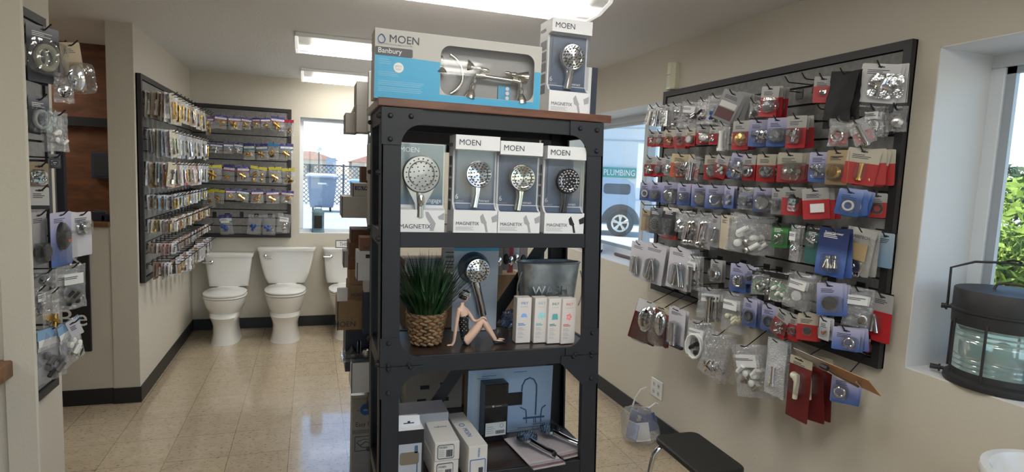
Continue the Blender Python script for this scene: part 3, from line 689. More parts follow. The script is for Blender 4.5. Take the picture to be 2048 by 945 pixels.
b = MB(); b.cyl((fx0+.108, .012, fz0+.066), (fx1-.040, .012, fz0+.058), .0065); b.cyl((fx0+.12, .012, fz0+.066), (fx0+.135, .012, fz0+.065), .010); b.cyl((fx1-.065, .012, fz0+.060), (fx1-.05, .012, fz0+.059), .010); b.obj('paper_roller', M_gun, t, True)
b = MB(); b.box(fx0+.185, fx0+.224, .030, .0355, fz0+.001, fz0+.046); b.obj('blue_insert', M_cyan, t)
b = MB()
for k in range(3): b.lathe([(0, -.001), (.006, -.001), (.006, .001)], 12, 'Y', c=(fx0+.214, .029, fz0+.009+k*.014))
b.obj('insert_icons', M_paper, t)

# ================================================================ things on the middle shelf board
# grass plant in a woven pot
pc = (.352, 1.835, ZB)
t = thing('potted_grass', 'bushy dark green artificial grass in a woven brown pot, left on the middle board', 'plant', pc)
M_weave = mat('woven seagrass', (.20, .115, .055), .55, noise=.45, nscale=45); M_grass = mat('dark grass blade', (.016, .055, .020), .32, noise=.5, nscale=20)
b = MB(); prof = [(.034, .0), (.040, .002), (.046, .03), (.055, .07), (.060, .100), (.057, .104), (.054, .09)]
b.lathe(prof, 28); rn = random.Random(5)
for ring in range(9):     # fat braided strands around the pot
    z = .008+ring*.0112; r0 = .041+(.058-.041)*z/.1; nn = 13
    for k in range(nn):
        a = 2*math.pi*(k+.5*(ring % 2))/nn; da = 2*math.pi/nn*.62
        pts = [((r0+o)*math.cos(a+da*q), (r0+o)*math.sin(a+da*q), z+.0045*q*(1 if ring % 2 else -1)) for q, o in ((-.9, -.003), (-.4, .0035), (.1, .0045), (.6, .003), (.95, -.003))]
        b.tube(pts, [.002, .0052, .0062, .0052, .002], 6)
b.obj('woven_pot', M_weave, t, True)
b = MB()
for k in range(420):
    a = rn.uniform(0, 2*math.pi); rr_ = .04*math.sqrt(rn.random()); L_ = rn.uniform(.13, .225); sp_ = rn.uniform(.10, 1.05)*(.45+rr_/.04*.55)
    a2 = a+rn.uniform(-.5, .5); w_ = rn.uniform(.0024, .0046); dx, dy = math.cos(a2), math.sin(a2); px_, py_ = -dy*w_, dx*w_
    tt = [0, .3, .6, .85, 1]; vs = []
    for q in tt:
        x = max(-.110, rr_*math.cos(a)+dx*L_*(sp_*.75*q+sp_*.25*q*q)); y = rr_*math.sin(a)+dy*L_*(sp_*.75*q+sp_*.25*q*q); z = .075+L_*q*(1-.30*sp_*sp_*q)
        f_ = (1-q**2)*.9+.05; y = max(-.112, min(y, .14))
        vs += [(x+px_*f_, y+py_*f_, z), (x-px_*f_, y-py_*f_, z+.0006)]
    b.add(vs, [(2*i, 2*i+1, 2*i+3, 2*i+2) for i in range(4)])
b.obj('foliage', M_grass, t)

# tall white blister card with a chrome hand shower
yc = 1.955; x0, x1 = px_x(905, 600, yc), px_x(994, 600, yc); hc = ony(950, 490, yc).z-ZB+.01
t = thing('blister_card', 'tall white and blue carded chrome hand shower standing behind the bather figurine', 'package', (x0, yc, ZB)); W_ = x1-x0
MB().prism(rrect(0, W_, 0, hc, .006), 0, .003).obj('card', mat('pale blue white card', (.52, .58, .70), .4), t)
MB().box(0, W_, -.0006, 0, hc-.032, hc-.002).obj('blue_band', M_cyan, t)
c = (px_x(953, 540, yc-.02)-x0, -.034, ony(953, 540, yc-.02).z-ZB)
hand_shower(t, c, .043, .115, M_chrome, M_nozd, lean_=(.022, 0))
b = MB(); b.lathe([(.056, .032), (.053, .014), (.045, .0)], 28, 'Y', c=(c[0]-.006, c[1], c[2]+.004), cap=False); b.obj('blister', mat('smoky blister shell', (.12, .15, .22), .15), t, True)

# bather figurine: sitting, leaning back on one hand, hands on knee
def P_(u, v, y): return ony(u, v, y)
fy = 1.80
t = thing('bather_figurine', 'seated bather figurine in black dotted swimsuit and striped cap, beside the grass pot', 'figurine', (0, 0, 0))
M_skin = mat('painted skin', (.72, .47, .36), .4); M_suit = mat('black swimsuit paint', (.008, .008, .009), .3); M_dots = mat('white dots', (.8, .8, .78), .4)
def skin_body(name, chains, m_, parent, sub=2):
    """chains: lists of (point, radius); the first point of a chain may be an index into the vertices"""
    vs, es, rad = [], [], []
    for ch in chains:
        prev = None
        for q in ch:
            if isinstance(q, int): prev = q; continue
            vs.append(q[0]); rad.append(q[1])
            if prev is not None: es.append((prev, len(vs)-1))
            prev = len(vs)-1
    me = bpy.data.meshes.new(name); me.from_pydata([tuple(v) for v in vs], es, []); o = bpy.data.objects.new(name, me); COL.objects.link(o)
    sk = o.modifiers.new('skin', 'SKIN'); sk.use_smooth_shade = True
    lay = me.skin_vertices[0] if len(me.skin_vertices) else None
    if lay is None:
        bm = bmesh.new(); bm.from_mesh(me); bm.verts.layers.skin.verify(); bm.to_mesh(me); bm.free(); lay = me.skin_vertices[0]
    for k, r in enumerate(rad): lay.data[k].radius = (r*1.45, r*1.45) if r > .002 else (r*1.15, r*1.15)
    lay.data[0].use_root = True
    sb = o.modifiers.new('sub', 'SUBSURF'); sb.levels = sub; sb.render_levels = sub
    dg = bpy.context.evaluated_depsgraph_get(); m2 = bpy.data.meshes.new_from_object(o.evaluated_get(dg)); bpy.data.objects.remove(o)
    m2.materials.clear(); m2.materials.append(m_); m2.polygons.foreach_set('use_smooth', [True]*len(m2.polygons))
    o = bpy.data.objects.new(name, m2); COL.objects.link(o); o.parent = parent; return o
hip = P_(929, 681, fy); wa = P_(927, 655, fy); ch_ = P_(927, 634, fy); ub = P_(926, 620, fy); nk = P_(924, 612, fy); nk2 = P_(925.5, 604, fy)
shL = P_(917, 620, fy-.012); shR = P_(933, 621, fy+.012)
fl = ZB+.0035
elL = P_(912, 654, fy-.014); wrL = P_(908, 683, fy-.014); 
elR = P_(948, 643, fy+.008); wrR = P_(965, 641, fy-.002)
k1 = P_(965, 641.5, fy-.006); an1 = P_(991, 683, fy-.006); k2 = P_(969, 644, fy+.012); an2 = P_(994, 684, fy+.012)
h1 = hip+Vector((.006, -.008, 0)); h2 = hip+Vector((.006, .009, 0))
toe1 = Vector((an1.x+.026, fy-.008, fl)); toe2 = Vector((an2.x+.026, fy+.010, fl))
mid = lambda a, c, f=.5: a.lerp(c, f)
chains = [[(hip, .0115), (mid(hip, wa), .0115), (wa, .0085), (ch_, .0105), (ub, .0095), (nk, .0048), (nk2, .0042)],          # 0..6
          [4, (shL, .0056), (mid(shL, elL), .0048), (elL, .0040), (mid(elL, wrL), .0038), (wrL, .0030), (Vector((wrL.x-.004, fy-.014, fl+.001)), .0030)],   # 7..12
          [4, (shR, .0056), (mid(shR, elR), .0048), (elR, .0040), (mid(elR, wrR, .6), .0036), (wrR+Vector((0, 0, .010)), .0030), (wrR+Vector((.006, -.002, .0085)), .0032)],  # 13..18
          [0, (mid(hip, h1, .9), .0115), (mid(h1, k1, .35), .0115), (mid(h1, k1, .7), .0092), (k1, .0068), (mid(k1, an1, .3), .0068), (mid(k1, an1, .65), .0052), (an1, .0036), (Vector((an1.x+.008, an1.y, fl+.003)), .0036), (toe1, .0026)],
          [0, (mid(hip, h2, .9), .0115), (mid(h2, k2, .35), .0110), (mid(h2, k2, .7), .0090), (k2, .0066), (mid(k2, an2, .3), .0066), (mid(k2, an2, .65), .0050), (an2, .0035), (Vector((an2.x+.008, an2.y, fl+.003)), .0035), (toe2, .0025)]]
hl = Vector((wrL.x-.004, fy-.014, fl+.001))
for k, (dy, l) in enumerate([(-.0042, .012), (-.0014, .0145), (.0014, .0138), (.0042, .0115)]):
    chains.append([12, (hl+Vector((-.005, dy*.8, -.0006)), .0012), (hl+Vector((-.005-l*.5, dy*1.3, -.0012)), .0011), (hl+Vector((-.004-l, dy*1.7, -.0022)), .0009)])
chains.append([12, (hl+Vector((-.001, -.0045, -.0005)), .0012), (hl+Vector((-.006, -.0085, -.0018)), .0010)])
hr = wrR+Vector((.006, -.002, .0085))
for k, (dy, l) in enumerate([(-.0042, .010), (-.0014, .012), (.0014, .0115), (.0042, .0095)]):
    chains.append([18, (hr+Vector((.0035, dy*.9, -.0008)), .0012), (hr+Vector((.0062, dy*1.2, -.005)), .0011), (hr+Vector((.0056, dy*1.4, -.003-l*.8)), .0009)])
chains.append([18, (hr+Vector((.0005, -.0048, -.001)), .0012), (hr+Vector((.0035, -.0082, -.005)), .0010)])
skin_body('body', chains, M_skin, t)
# head looking to the right
hc_ = P_(929, 592.5, fy); b = MB(); rings = []
N_ = 20
for k in range(13):
    ph = math.pi*k/12-math.pi/2; z = math.sin(ph); r = math.cos(ph); ring = []
    for j in range(N_):
        a = 2*math.pi*j/N_; x, y = r*math.cos(a), r*math.sin(a); X, Y, Z = x*.0148, y*.0118, z*.0185
        if z < 0: X = X*(1+.18*z)+(-z)*.0022; Y *= (1+.42*z)
        if x > .2: X -= .0012*(x-.2)
        ring.append((hc_.x+X, hc_.y+Y, hc_.z+Z))
    rings.append(ring)
b.loft(rings); hd = b.obj('head', M_skin, t, True)
f0 = Vector((hc_.x+.0135, hc_.y, hc_.z))
b = MB(); b.loft([[(f0.x-.002, f0.y-.0008, f0.z+.001), (f0.x-.002, f0.y+.0008, f0.z+.001), (f0.x-.0005, f0.y, f0.z+.0015)], [(f0.x-.003, f0.y-.0020, f0.z-.0055), (f0.x-.003, f0.y+.0020, f0.z-.0055), (f0.x+.0032, f0.y, f0.z-.0050)]]); b.obj('nose', M_skin, hd, True)
M_lip = mat('red lips', (.45, .05, .05), .4); M_eye = mat('eye paint', (.02, .015, .02), .3)
for s_ in (-1, 1):
    MB().lathe([(0, -.0007), (.0016, -.0004), (.0019, 0)], 10, 'Y', c=(0, 0, 0), sx=1).obj('eye', M_eye, hd).matrix_local = Matrix.Translation((f0.x-.0028, f0.y+s_*.0056, f0.z+.0002)) @ Matrix.Rotation(R(50 if s_ < 0 else 130), 4, 'Z')
    MB().lathe([(.0001, -.002), (.0014, -.0012), (.0018, .0006), (.0001, .0016)], 10, 'Y', c=(hc_.x-.001, hc_.y+s_*.0118, hc_.z-.003), sy=1.6).obj('ear', M_skin, hd, True)
b = MB(); b.cyl((f0.x-.0016, f0.y-.0024, f0.z-.0088), (f0.x-.0016, f0.y+.0024, f0.z-.0088), .0010, n=8); b.obj('mouth', M_lip, hd, True)
# cap, hair, stripes and flower
tilt = Matrix.Translation(hc_) @ Matrix.Rotation(R(22), 4, 'Y')
b = MB(); b.M = tilt; b.lathe([(.0165, .002), (.0170, .006), (.0150, .0130), (.0095, .0185), (0, .0205)], 24, sy=.86); cp = b.obj('bathing_cap', M_suit, t, True)
for z, r in ((.004, .0172), (.0085, .0168), (.0125, .0157)):
    b = MB(); b.M = tilt; b.tube([(r*math.cos(2*math.pi*k/26), r*.86*math.sin(2*math.pi*k/26), z) for k in range(26)], .00075, 5, True); b.obj('cap_stripe', M_dots, cp)
b = MB(); b.M = tilt @ Matrix.Translation((-.004, 0, -.004)); b.lathe([(.0100, -.0085), (.0140, -.006), (.0148, 0), (.0145, .006)], 20, sy=.95); b.obj('hair', M_suit, t, True)
b = MB()
for k in range(5):
    a = 2*math.pi*k/5; b.lathe([(0, -.0018), (.0018, 0), (0, .0018)], 8, c=(hc_.x+.0165, hc_.y-.004+.0026*math.cos(a), hc_.z+.0065+.0026*math.sin(a)))
b.obj('flower', M_dots, cp, True)
# swimsuit: a shell over the trunk, with dots
suit = [[(hip+Vector((0, 0, -.002)), .0150), (mid(hip, wa), .0142), (wa, .0112), (ch_, .0138), (mid(ch_, ub, .35), .0126)], [0, (mid(hip, h1, 1.0)+Vector((.003, 0, .001)), .0145)], [0, (mid(hip, h2, 1.0)+Vector((.003, 0, .001)), .0145)]]
su = skin_body('swimsuit', suit, M_suit, t)
b = MB(); pts = [(hip, .0142), (mid(hip, wa), .0132), (wa, .0105), (mid(wa, ch_), .0115), (ch_, .0125)]
dgm = su.data
rn = random.Random(2); dots = []
for poly in dgm.polygons:
    c = poly.center; n_ = poly.normal
    if n_.y > .1: continue
    if all((c-q).length > .0078 for q in dots):
        dots.append(c.copy()); u = n_.orthogonal().normalized(); v = n_.cross(u)
        b.add([c+n_*.0003+(u*math.cos(2*math.pi*k/8)+v*math.sin(2*math.pi*k/8))*.00135 for k in range(8)], [list(range(8))])
b.obj('dots', M_dots, su)
for an, toe in ((an1, toe1), (an2, toe2)):
    b = MB(); L_ = toe.x-an.x+.010; 
    rings = []
    for q, wd, hh in ((0, .0048, .0085), (.15, .0068, .0090), (.4, .0066, .0068), (.75, .0066, .0062), (1, .0030, .0040)):
        x = an.x-.007+(toe.x+.007-an.x+.007)*q; yy = an.y+(toe.y-an.y)*q
        rings.append([(x, yy-wd, ZB+.0005), (x, yy+wd, ZB+.0005), (x, yy+wd*.9, ZB+hh), (x, yy-wd*.9, ZB+hh)])
    b.loft(rings); b.obj('shoe', M_suit, t, True)

# four slim white cosmetics cartons
for k, (ul, ur, vt, vb, yy, c1, nm, rz) in enumerate([(1033, 1062, 591, 687, 1.778, (.10, .24, .52), 'blue', -.02), (1069, 1096, 592, 687, 1.768, (.10, .45, .48), 'turquoise', .02), (1096.5, 1123, 593, 690, 1.752, (.0, .22, .23), 'dark teal', .02), (1124, 1152, 594, 691, 1.740, (.62, .12, .12), 'coral red', .05)]):
    xl = px_x(ul, 640, yy); w_ = px_x(ur, 640, yy)-xl; hh = .1505
    t = thing('skincare_carton', 'slim white carton with %s printing, standing in front of the metal wash bucket' % nm, 'box', (xl, yy, ZB), rz, 'slim white cartons')
    MB().box(0, w_, 0, .038, 0, hh, .001).obj('carton', mat('pink white carton', (.74, .69, .67), .5), t)
    mi = mat('carton ink '+nm, c1, .5)
    text('lettering', 'INLY', .0118, mi, t, (w_/2, -.0008, hh*.86))
    b = MB()
    cx, cz = w_/2, hh*.60
    if k == 0: b.prism([(cx+.011*math.cos(R(a)), cz-.004+.013*math.sin(R(a))) for a in range(0, 181, 20)], -.0008, 0)
    elif k == 1:
        for a in range(-20, 221, 30): b.prism([(cx-.001, cz-.001), (cx+.013*math.cos(R(a-9)), cz+.013*math.sin(R(a-9))), (cx+.013*math.cos(R(a+9)), cz+.013*math.sin(R(a+9)))], -.0008, 0)
        b.prism([(cx-.0015, cz), (cx+.0015, cz), (cx+.005, cz-.013), (cx+.002, cz-.013)], -.0008, 0)
    elif k == 2: b.prism([(cx-.011, cz-.010), (cx+.011, cz-.010), (cx+.009, cz+.008), (cx+.003, cz+.011), (cx, cz+.008), (cx-.004, cz+.011), (cx-.009, cz+.007)], -.0008, 0)
    else:
        for a, r_ in ((0, .006), (72, .006), (144, .006), (216, .006), (288, .006)): b.lathe([(0, -.0008), (.0042, -.0008), (.0042, 0)], 8, 'Y', c=(cx+r_*math.cos(R(a)), 0, cz+r_*1.3*math.sin(R(a))))
    b.obj('picture', mat('carton art '+nm, tuple(min(1, x*1.5+.12) for x in c1), .5), t)
    b = MB(); b.box(w_*.12, w_*.50, -.0008, 0, hh*.425, hh*.44); b.box(w_*.12, w_*.62, -.0008, 0, hh*.395, hh*.41); b.obj('title_print', mi, t)
    b = MB()
    for q in range(8): b.box(w_*.12, w_*(.42+.14*((q*7) % 3)/2), -.0008, 0, hh*(.34-.026*q-.02*(q//3)), hh*(.347-.026*q-.02*(q//3)))
    b.box(w_*.25, w_*.75, -.0008, 0, hh*.80, hh*.806); b.obj('small_print', mat('pale print', (.45, .42, .45), .5), t)

# oval galvanised bucket
yb = 1.90; cx = px_x(1096, 560, yb); zr = ony(1096, 523, yb).z-ZB
t = thing('wash_bucket', 'oval galvanised metal bucket embossed WASH with rope handles, behind the slim cartons', 'bucket', (cx, yb, ZB), .0)
M_galv = mat('galvanised steel', (.42, .45, .47), .36, .75, noise=.25, nscale=30); 
a_, b_ = (px_x(1159, 525, yb)-px_x(1033, 518, yb))/2-.002, .052
def oval(f_, z, n=36): return [(a_*f_*(abs(math.cos(t_))**.72)*(1 if math.cos(t_) >= 0 else -1), b_*f_*math.sin(t_), z) for t_ in [2*math.pi*k/n for k in range(n)]]
b = MB(); b.loft([oval(.74, 0), oval(.76, .004), oval(.98, zr-.006), oval(.985, zr), oval(.95, zr), oval(.72, .01)], True, True); b.obj('pail', M_galv, t, True)
b = MB(); b.tube(oval(.99, zr-.002), .0032, 7, True); b.obj('rolled_rim', M_galv, t, True)
for s_ in (-1, 1):
    b = MB(); n = 24; pts = [(s_*(a_*.93+.014*math.sin(math.pi*q/n)), -.028+.0*q, zr-.030-.125*q/n) for q in range(n+1)]
    b.tube([(p[0]+.0008*math.sin(q*1.3), p[1]+.0008*math.cos(q*1.3), p[2]) for q, p in enumerate(pts)], .0022, 6); b.tube([(p[0]-.0012*math.sin(q*1.3), p[1]-.0012*math.cos(q*1.3), p[2]) for q, p in enumerate(pts)], .0014, 5); b.obj('rope_handle', mat('grey cream rope', (.35, .33, .30), .8), t, True)
text('lettering', 'WASH', .045, mat('bright embossed steel', (.70, .74, .76), .2, .9), t, (-.008, -b_*.93, ony(1095, 591, 1.85).z-ZB), rot=(R(86), 0, 0), ext=.0016, sx=1.05)

# ================================================================ things on the lower board
def obox(name, label, cat, x, y, z, w, d, h, m_, rz=0, group=None, ch=.0012):
    t = thing(name, label, cat, (x, y, z), rz, group); MB().box(0, w, 0, d, 0, h, ch).obj('carton', m_, t); return t
def barcode(t, x0, z0, w, h, y=-.0012, seed=1, m_=None, name='barcode'):
    b = MB(); rn = random.Random(seed); x = x0
    while x < x0+w:
        q = rn.uniform(.0006, .0018)*w/.03; b.box(x, x+q, y, 0, z0, z0+h); x += q+rn.uniform(.0006, .0014)*w/.03
    return b.obj(name, m_ or M_ink, t)
# black faucet box
pf = onz(967, 886, ZCC); pf2 = onz(1013, 880, ZCC)
wbx = (pf2-pf).length; hb_ = ony(966, 772, pf.y).z-ZCC
t = obox('faucet_box', 'glossy black upright faucet box with a white label, in front of the faucet picture', 'box', pf.x, pf.y, ZCC, wbx, .075, hb_, mat('glossy black board', (.010, .010, .012), .18), math.atan2(pf2.y-pf.y, pf2.x-pf.x))
MB().box(wbx*.06, wbx*.94, -.0012, 0, hb_*.10, hb_*.33).obj('label', M_paper, t)
barcode(t, wbx*.50, hb_*.13, wbx*.38, hb_*.06, -.0020, 2)
b = MB()
for k in range(4): b.box(wbx*.10, wbx*(.45-.05*(k % 2)), -.0018, -.0012, hb_*(.15+.035*k), hb_*(.158+.035*k))
b.obj('small_print', M_grayink, t)
b = MB(); b.tube([(wbx*.75+.0065*math.cos(a), -.0016, hb_*.27+.0065*math.sin(a)) for a in [2*math.pi*k/14 for k in range(14)]], .0012, 4, True); b.obj('round_logo', M_grayink, t)
MB().box(0.001, wbx-.001, -.0009, 0, hb_*.60, hb_*.64).obj('band', mat('dark grey band', (.06, .06, .065), .3), t)
b = MB(); b.prism([(wbx*.30, hb_*.62), (wbx*.36, hb_*.64), (wbx*.42, hb_*.62), (wbx*.36, hb_*.60)], -.0018, -.0009); b.box(wbx*.46, wbx*.72, -.0018, -.0009, hb_*.615, hb_*.622); b.obj('logo', M_paper, t)
# large box with faucet picture
pa, pb = onz(1016, 851, ZCC), onz(1104, 838, ZCC); pb.y = pa.y-.0; yy = 1.962
xl, xr = px_x(935, 800, yy), px_x(1103, 790, yy); W_ = xr-xl; H_ = ony(1020, 737, yy).z-ZCC
t = obox('faucet_box', 'large pale blue box picturing a tall gooseneck kitchen faucet, against the shelf back', 'box', xl, yy, ZCC, W_, .05, H_, mat('dark box side', (.03, .03, .035), .4))
MB().box(.0, W_, -.0012, 0, .0, H_).obj('front_print', mat('pale blue print board', (.42, .56, .76), .35), t)
MB().box(W_*.05, W_*.44, -.0016, -.001, .02, H_*.93).obj('inset_panel', mat('pale panel', (.50, .60, .74), .35), t)
M_fb = mat('printed steel blue', (.06, .11, .20), .4)
b = MB(); g = lambda x, z: (W_*x, -.0022, H_*z)
b.tube([g(.81, .24), g(.81, .62), g(.805, .72), g(.77, .80), g(.72, .83), g(.665, .80), g(.635, .72), g(.63, .63)], .0028, 6)
b.tube([g(.62, .38), g(.69, .33), g(.70, .22)], .0022, 6); b.tube([g(.93, .38), g(.885, .34), g(.875, .22)], .0022, 6); b.box(W_*.66, W_*.92, -.004, -.001, H_*.19, H_*.215)
for x in (.70, .79, .81, .875): b.tube([g(x, .20), g(x+.005, .12)], .0018, 5)
b.obj('faucet_picture', M_fb, t, True)
b = MB()
for k, (x0, x1, z) in enumerate([(.60, .98, .05), (.78, .94, .09), (.15, .32, .90), (.10, .24, .87), (.52, .68, .93)]): b.box(W_*x0, W_*x1, -.0018, 0, H_*z, H_*(z+.008))
b.obj('small_print', M_inkblue, t); MB().box(W_*.42, W_*.64, -.004, -.001, H_*.42, H_*.62, .001).obj('spec_tab', mat('black tab', (.01, .01, .012), .3), t)
# two carded hand showers lying on the board
for k, (q, lb) in enumerate([([(1067, 936), (1131, 924), (1072, 853), (1018, 861)], 'carded chrome hand shower lying flat on the lower board, nearer to the middle'), ([(1128, 915), (1169, 905), (1122, 843), (1073, 851)], 'carded chrome hand shower lying flat beside the right shelf post')]):
    A, B_, C_, D_ = [onz(u, v, ZCC+.012) for u, v in q]
    xa = (B_-A).normalized(); up = ((C_-B_)+(D_-A)); up = (up-xa*up.dot(xa)).normalized(); W_ = (B_-A).length*(1 if k == 0 else 1.25); H_ = min(.235, ((C_-B_).length+(D_-A).length)/2)
    t = thing('shower_pack', lb, 'package', (A.x, A.y, ZCC+.002)); t.rotation_euler = (0, 0, math.atan2(xa.y, xa.x)); 
    MB().box(0, W_, 0, H_, 0, .004, .001).obj('card', mat('pale printed card', (.56, .50, .52), .4), t)
    MB().box(0, W_, .006, .020, .004, .0046).obj('red_band', mat('dull red band', (.25, .10, .12), .5), t)
    MB().box(-.001, W_+.001, -.003, H_*.12, .0, .009, .002).obj('tray_edge', C_blister, t)
    hc2 = (W_*.48, H_*.70, .030); r = .037
    o = MB().lathe([(0, -.018), (r*.7, -.014), (r, -.003), (r*.97, .006), (r*.6, .009), (0, .010)], 32, c=hc2).obj('shower_head', mat('dark chrome', (.42, .46, .52), .15, 1), t, True)
    b = MB()
    for qn, nn in ((.3, 10), (.62, 18), (.85, 24)):
        for j in range(nn):
            a = 2*math.pi*j/nn; b.cyl((hc2[0]+qn*r*math.cos(a), hc2[1]+qn*r*math.sin(a), hc2[2]+.006), (hc2[0]+(qn+.12)*r*math.cos(a), hc2[1]+(qn+.12)*r*math.sin(a), hc2[2]+.0105), .0014, n=5)
    b.obj('nozzles', M_nozd, o)
    b = MB(); b.tube([(hc2[0]+.002, hc2[1]-.6*r, .028), (hc2[0]+.010, hc2[1]-r*1.5, .026), (hc2[0]+.026, hc2[1]-r*2.6, .022), (hc2[0]+.040, hc2[1]-r*3.3, .020)], [.013, .011, .0105, .012], 14); hn = b.obj('handle', M_chrome, o, True)
    b = MB(); b.cyl((hc2[0]+.040, hc2[1]-r*3.3, .020), (hc2[0]+.043, hc2[1]-r*3.45, .0195), .0085); b.obj('hose_socket', M_nozd, o, True)
    b = MB(); b.loft([[(W_*.10, H_*.2, .004), (W_*.92, H_*.2, .004), (W_*.92, H_*.96, .004), (W_*.10, H_*.96, .004)], [(W_*.14, H_*.23, .026), (W_*.88, H_*.23, .026), (W_*.90, H_*.94, .038), (W_*.12, H_*.94, .038)]], False); b.obj('blister', C_win, t)
# white and blue product cartons in the left corner
def moen_carton(px, z, w, d, h, rz, label, side=False, seed=0):
    t = obox('faucet_carton', label, 'box', px.x, px.y, z, w, d, h, M_carton, rz)
    if side:
        text('lettering', 'MOEN', .022, M_inkblue, t, (w*.30, d*.50, h+.0004), rot=(0, 0, R(-90)), align='LEFT')
        b = MB(); b.tube([(w*.40+.009*math.cos(a), d*.60+.009*math.sin(a), h+.0006) for a in [2*math.pi*k/14 for k in range(14)]], .0012, 4, True); b.obj('drop_logo', M_inkblue, t)
        b = MB(); b.ring_prism(rrect(w*.08, w*.92, -.02, h*.62, .004), rrect(w*.12, w*.88, -.018, h*.60, .003), -.0010, 0); b.obj('blue_border', M_inkblue, t)
        text('lettering', 'MOEN', .010, M_inkblue, t, (w*.60, -.0006, h*.68), rot=(R(90), R(-90), 0), align='LEFT')
        barcode(t, w*.55, h*.05, w*.25, h*.33, -.001, 8)
    else:
        b = MB(); b.ring_prism(rrect(w*.10, w*.78, h*.10, h*.88, .006), rrect(w*.125, w*.765, h*.13, h*.85, .005), -.0010, 0); b.obj('label_border', M_ink, t)
        text('lettering', 'MOEN', .0085, M_ink, t, (w*.17, -.0008, h*.68), align='LEFT')
        barcode(t, w*.46, h*.20, w*.25, h*.38, -.001, seed+3)
        b = MB()
        for k in range(4): b.box(w*.16, w*.36, -.0008, 0, h*(.24+.1*k), h*(.27+.1*k))
        b.obj('small_print', M_grayink, t)
        if seed == 0: text('lettering', 'MOEN', .014, mat('teal print', (.03, .17, .25), .5), t, (w*.78, d*.50, h+.0004), rot=(0, 0, R(180)), align='LEFT')
    return t
YFm = 1.655
pr = ony(936, 945, YFm); w_r = px_x(975, 920, YFm)-px_x(937, 920, YFm)
zr_ = ony(955, 893, YFm).z; moen_carton(Vector((px_x(937, 920, YFm), YFm, 0)), ZCC, w_r, .26, zr_-ZCC, .05, 'long white carton with blue printing on its side end, beside the black faucet box', True)
YFn = 1.672; x0 = px_x(870, 900, YFn); w_l = px_x(919, 900, YFn)-x0; z1_ = ony(890, 886, YFn).z; z0_ = ony(890, 922, YFn).z
moen_carton(Vector((x0-.001, YFn+.001, 0)), ZCC, w_l, .24, z0_-ZCC-.0008, .02, 'lower of two stacked white cartons with a framed barcode label', seed=1)
moen_carton(Vector((x0, YFn, 0)), z0_, w_l, .235, z1_-z0_, .0, 'upper of two stacked white cartons with a framed barcode label')
# sink strainer display box at the left post
x0 = px_x(790, 880, 1.70); w_ = px_x(848, 880, 1.70)-x0; hh = ony(820, 862, 1.70).z-ZCC
t = obox('sink_box', 'black and white box picturing a steel corner basin, half behind the left shelf post', 'box', x0, 1.702, ZCC, w_, .12, hh, M_boxw)
MB().box(0, w_, -.0010, 0, hh*.78, hh).obj('black_band', mat('black band', (.01, .01, .012), .35), t)
MB().box(0, w_, -.0008, 0, 0, hh*.78).obj('black_frame', mat('black band', (.01, .01, .012), .35), t)
MB().box(.012, w_*.93, -.0012, 0, hh*.02, hh*.74).obj('picture_ground', mat('pale steel print', (.40, .43, .50), .4), t)
b = MB(); b.prism(rrect(.015, w_*.84, hh*.34, hh*.58, .008), -.0018, -.001); b.obj('basin_picture', mat('bronze steel print', (.18, .15, .11), .35), t)
b = MB(); b.prism(rrect(w_*.68, w_*.80, hh*.55, hh*.70, .004), -.0018, -.001); b.box(w_*.76, w_*.80, -.0018, -.001, hh*.10, hh*.36); b.obj('fitting_picture', M_fb, t)
b = MB(); b.prism([(.0, hh), (w_*.93, hh), (w_*.90, hh+.03), (.0, hh+.034)], .035, .037); b.obj('raised_flap', M_boxw, t)
b = MB(); b.box(.030, .062, .0342, .035, hh+.006, hh+.009); b.box(.042, .050, .0342, .035, hh+.009, hh+.014); b.obj('tap_picture', M_ink, t)
x0 = px_x(802, 830, 1.86)
obox('flat_carton', 'flat white carton lying behind the black and white sink box', 'box', x0-.03, 1.83, ZCC, px_x(893, 830, 1.86)-x0+.03, .11, ony(850, 829, 1.83).z-ZCC, mat('grey white board', (.33, .33, .37), .5))
obox('flat_carton', 'flat tan carton lying on the flat white one at the shelf back', 'box', px_x(815, 815, 1.95), 1.942, ZCC, px_x(882, 815, 1.94)-px_x(815, 815, 1.95), .04, ony(850, 812, 1.94).z-ZCC, M_kraft)
# blue crumpled bag and things at the back of the middle board

# ================================================================ second shelf unit behind, and the cartons stacked on it
U = thing('stock_shelf', 'dark metal stock shelf full of cartons directly behind the front shelf', 'shelf', (0, 0, 0))
UX0, UX1, UY0, UY1 = .272, .905, 2.22, 3.08
UL = [1.735, 1.352, .855, .47]
for x in (UX0, UX1-.045):
    for y in (UY0, UY1-.045): MB().box(x if x == UX0 else UX1-.026, x+.045, y, y+.03, 0, 1.735, .002).obj('post', M_black, U)
for z in UL:
    MB().box(UX0, UX1, UY0+.0, UY1, z-.022, z-.001, .002).obj('shelf_board', M_dboard if z > .2 else M_black, U)
    for y in (UY0, UY1-.004): MB().box(UX0+.045, UX1-.045, y, y+.004, z-.06, z-.022).obj('beam', M_black, U)
    MB().box(UX0+.001, UX0+.006, UY0+.045, UY1-.045, z-.075, z-.023).obj('side_rail', M_black, U)
def bar(p, q, wd, nm='brace'):
    p, q = Vector(p), Vector(q); d_ = (q-p).normalized(); u = Vector((0, -d_.z, d_.y))*wd/2; x = Vector((.004, 0, 0))
    b = MB(); b.add([p-u, p+u, q+u, q-u, p-u+x, p+u+x, q+u+x, q-u+x], [(0, 1, 2, 3), (7, 6, 5, 4), (0, 4, 5, 1), (1, 5, 6, 2), (2, 6, 7, 3), (3, 7, 4, 0)]); b.obj(nm, M_black, U)
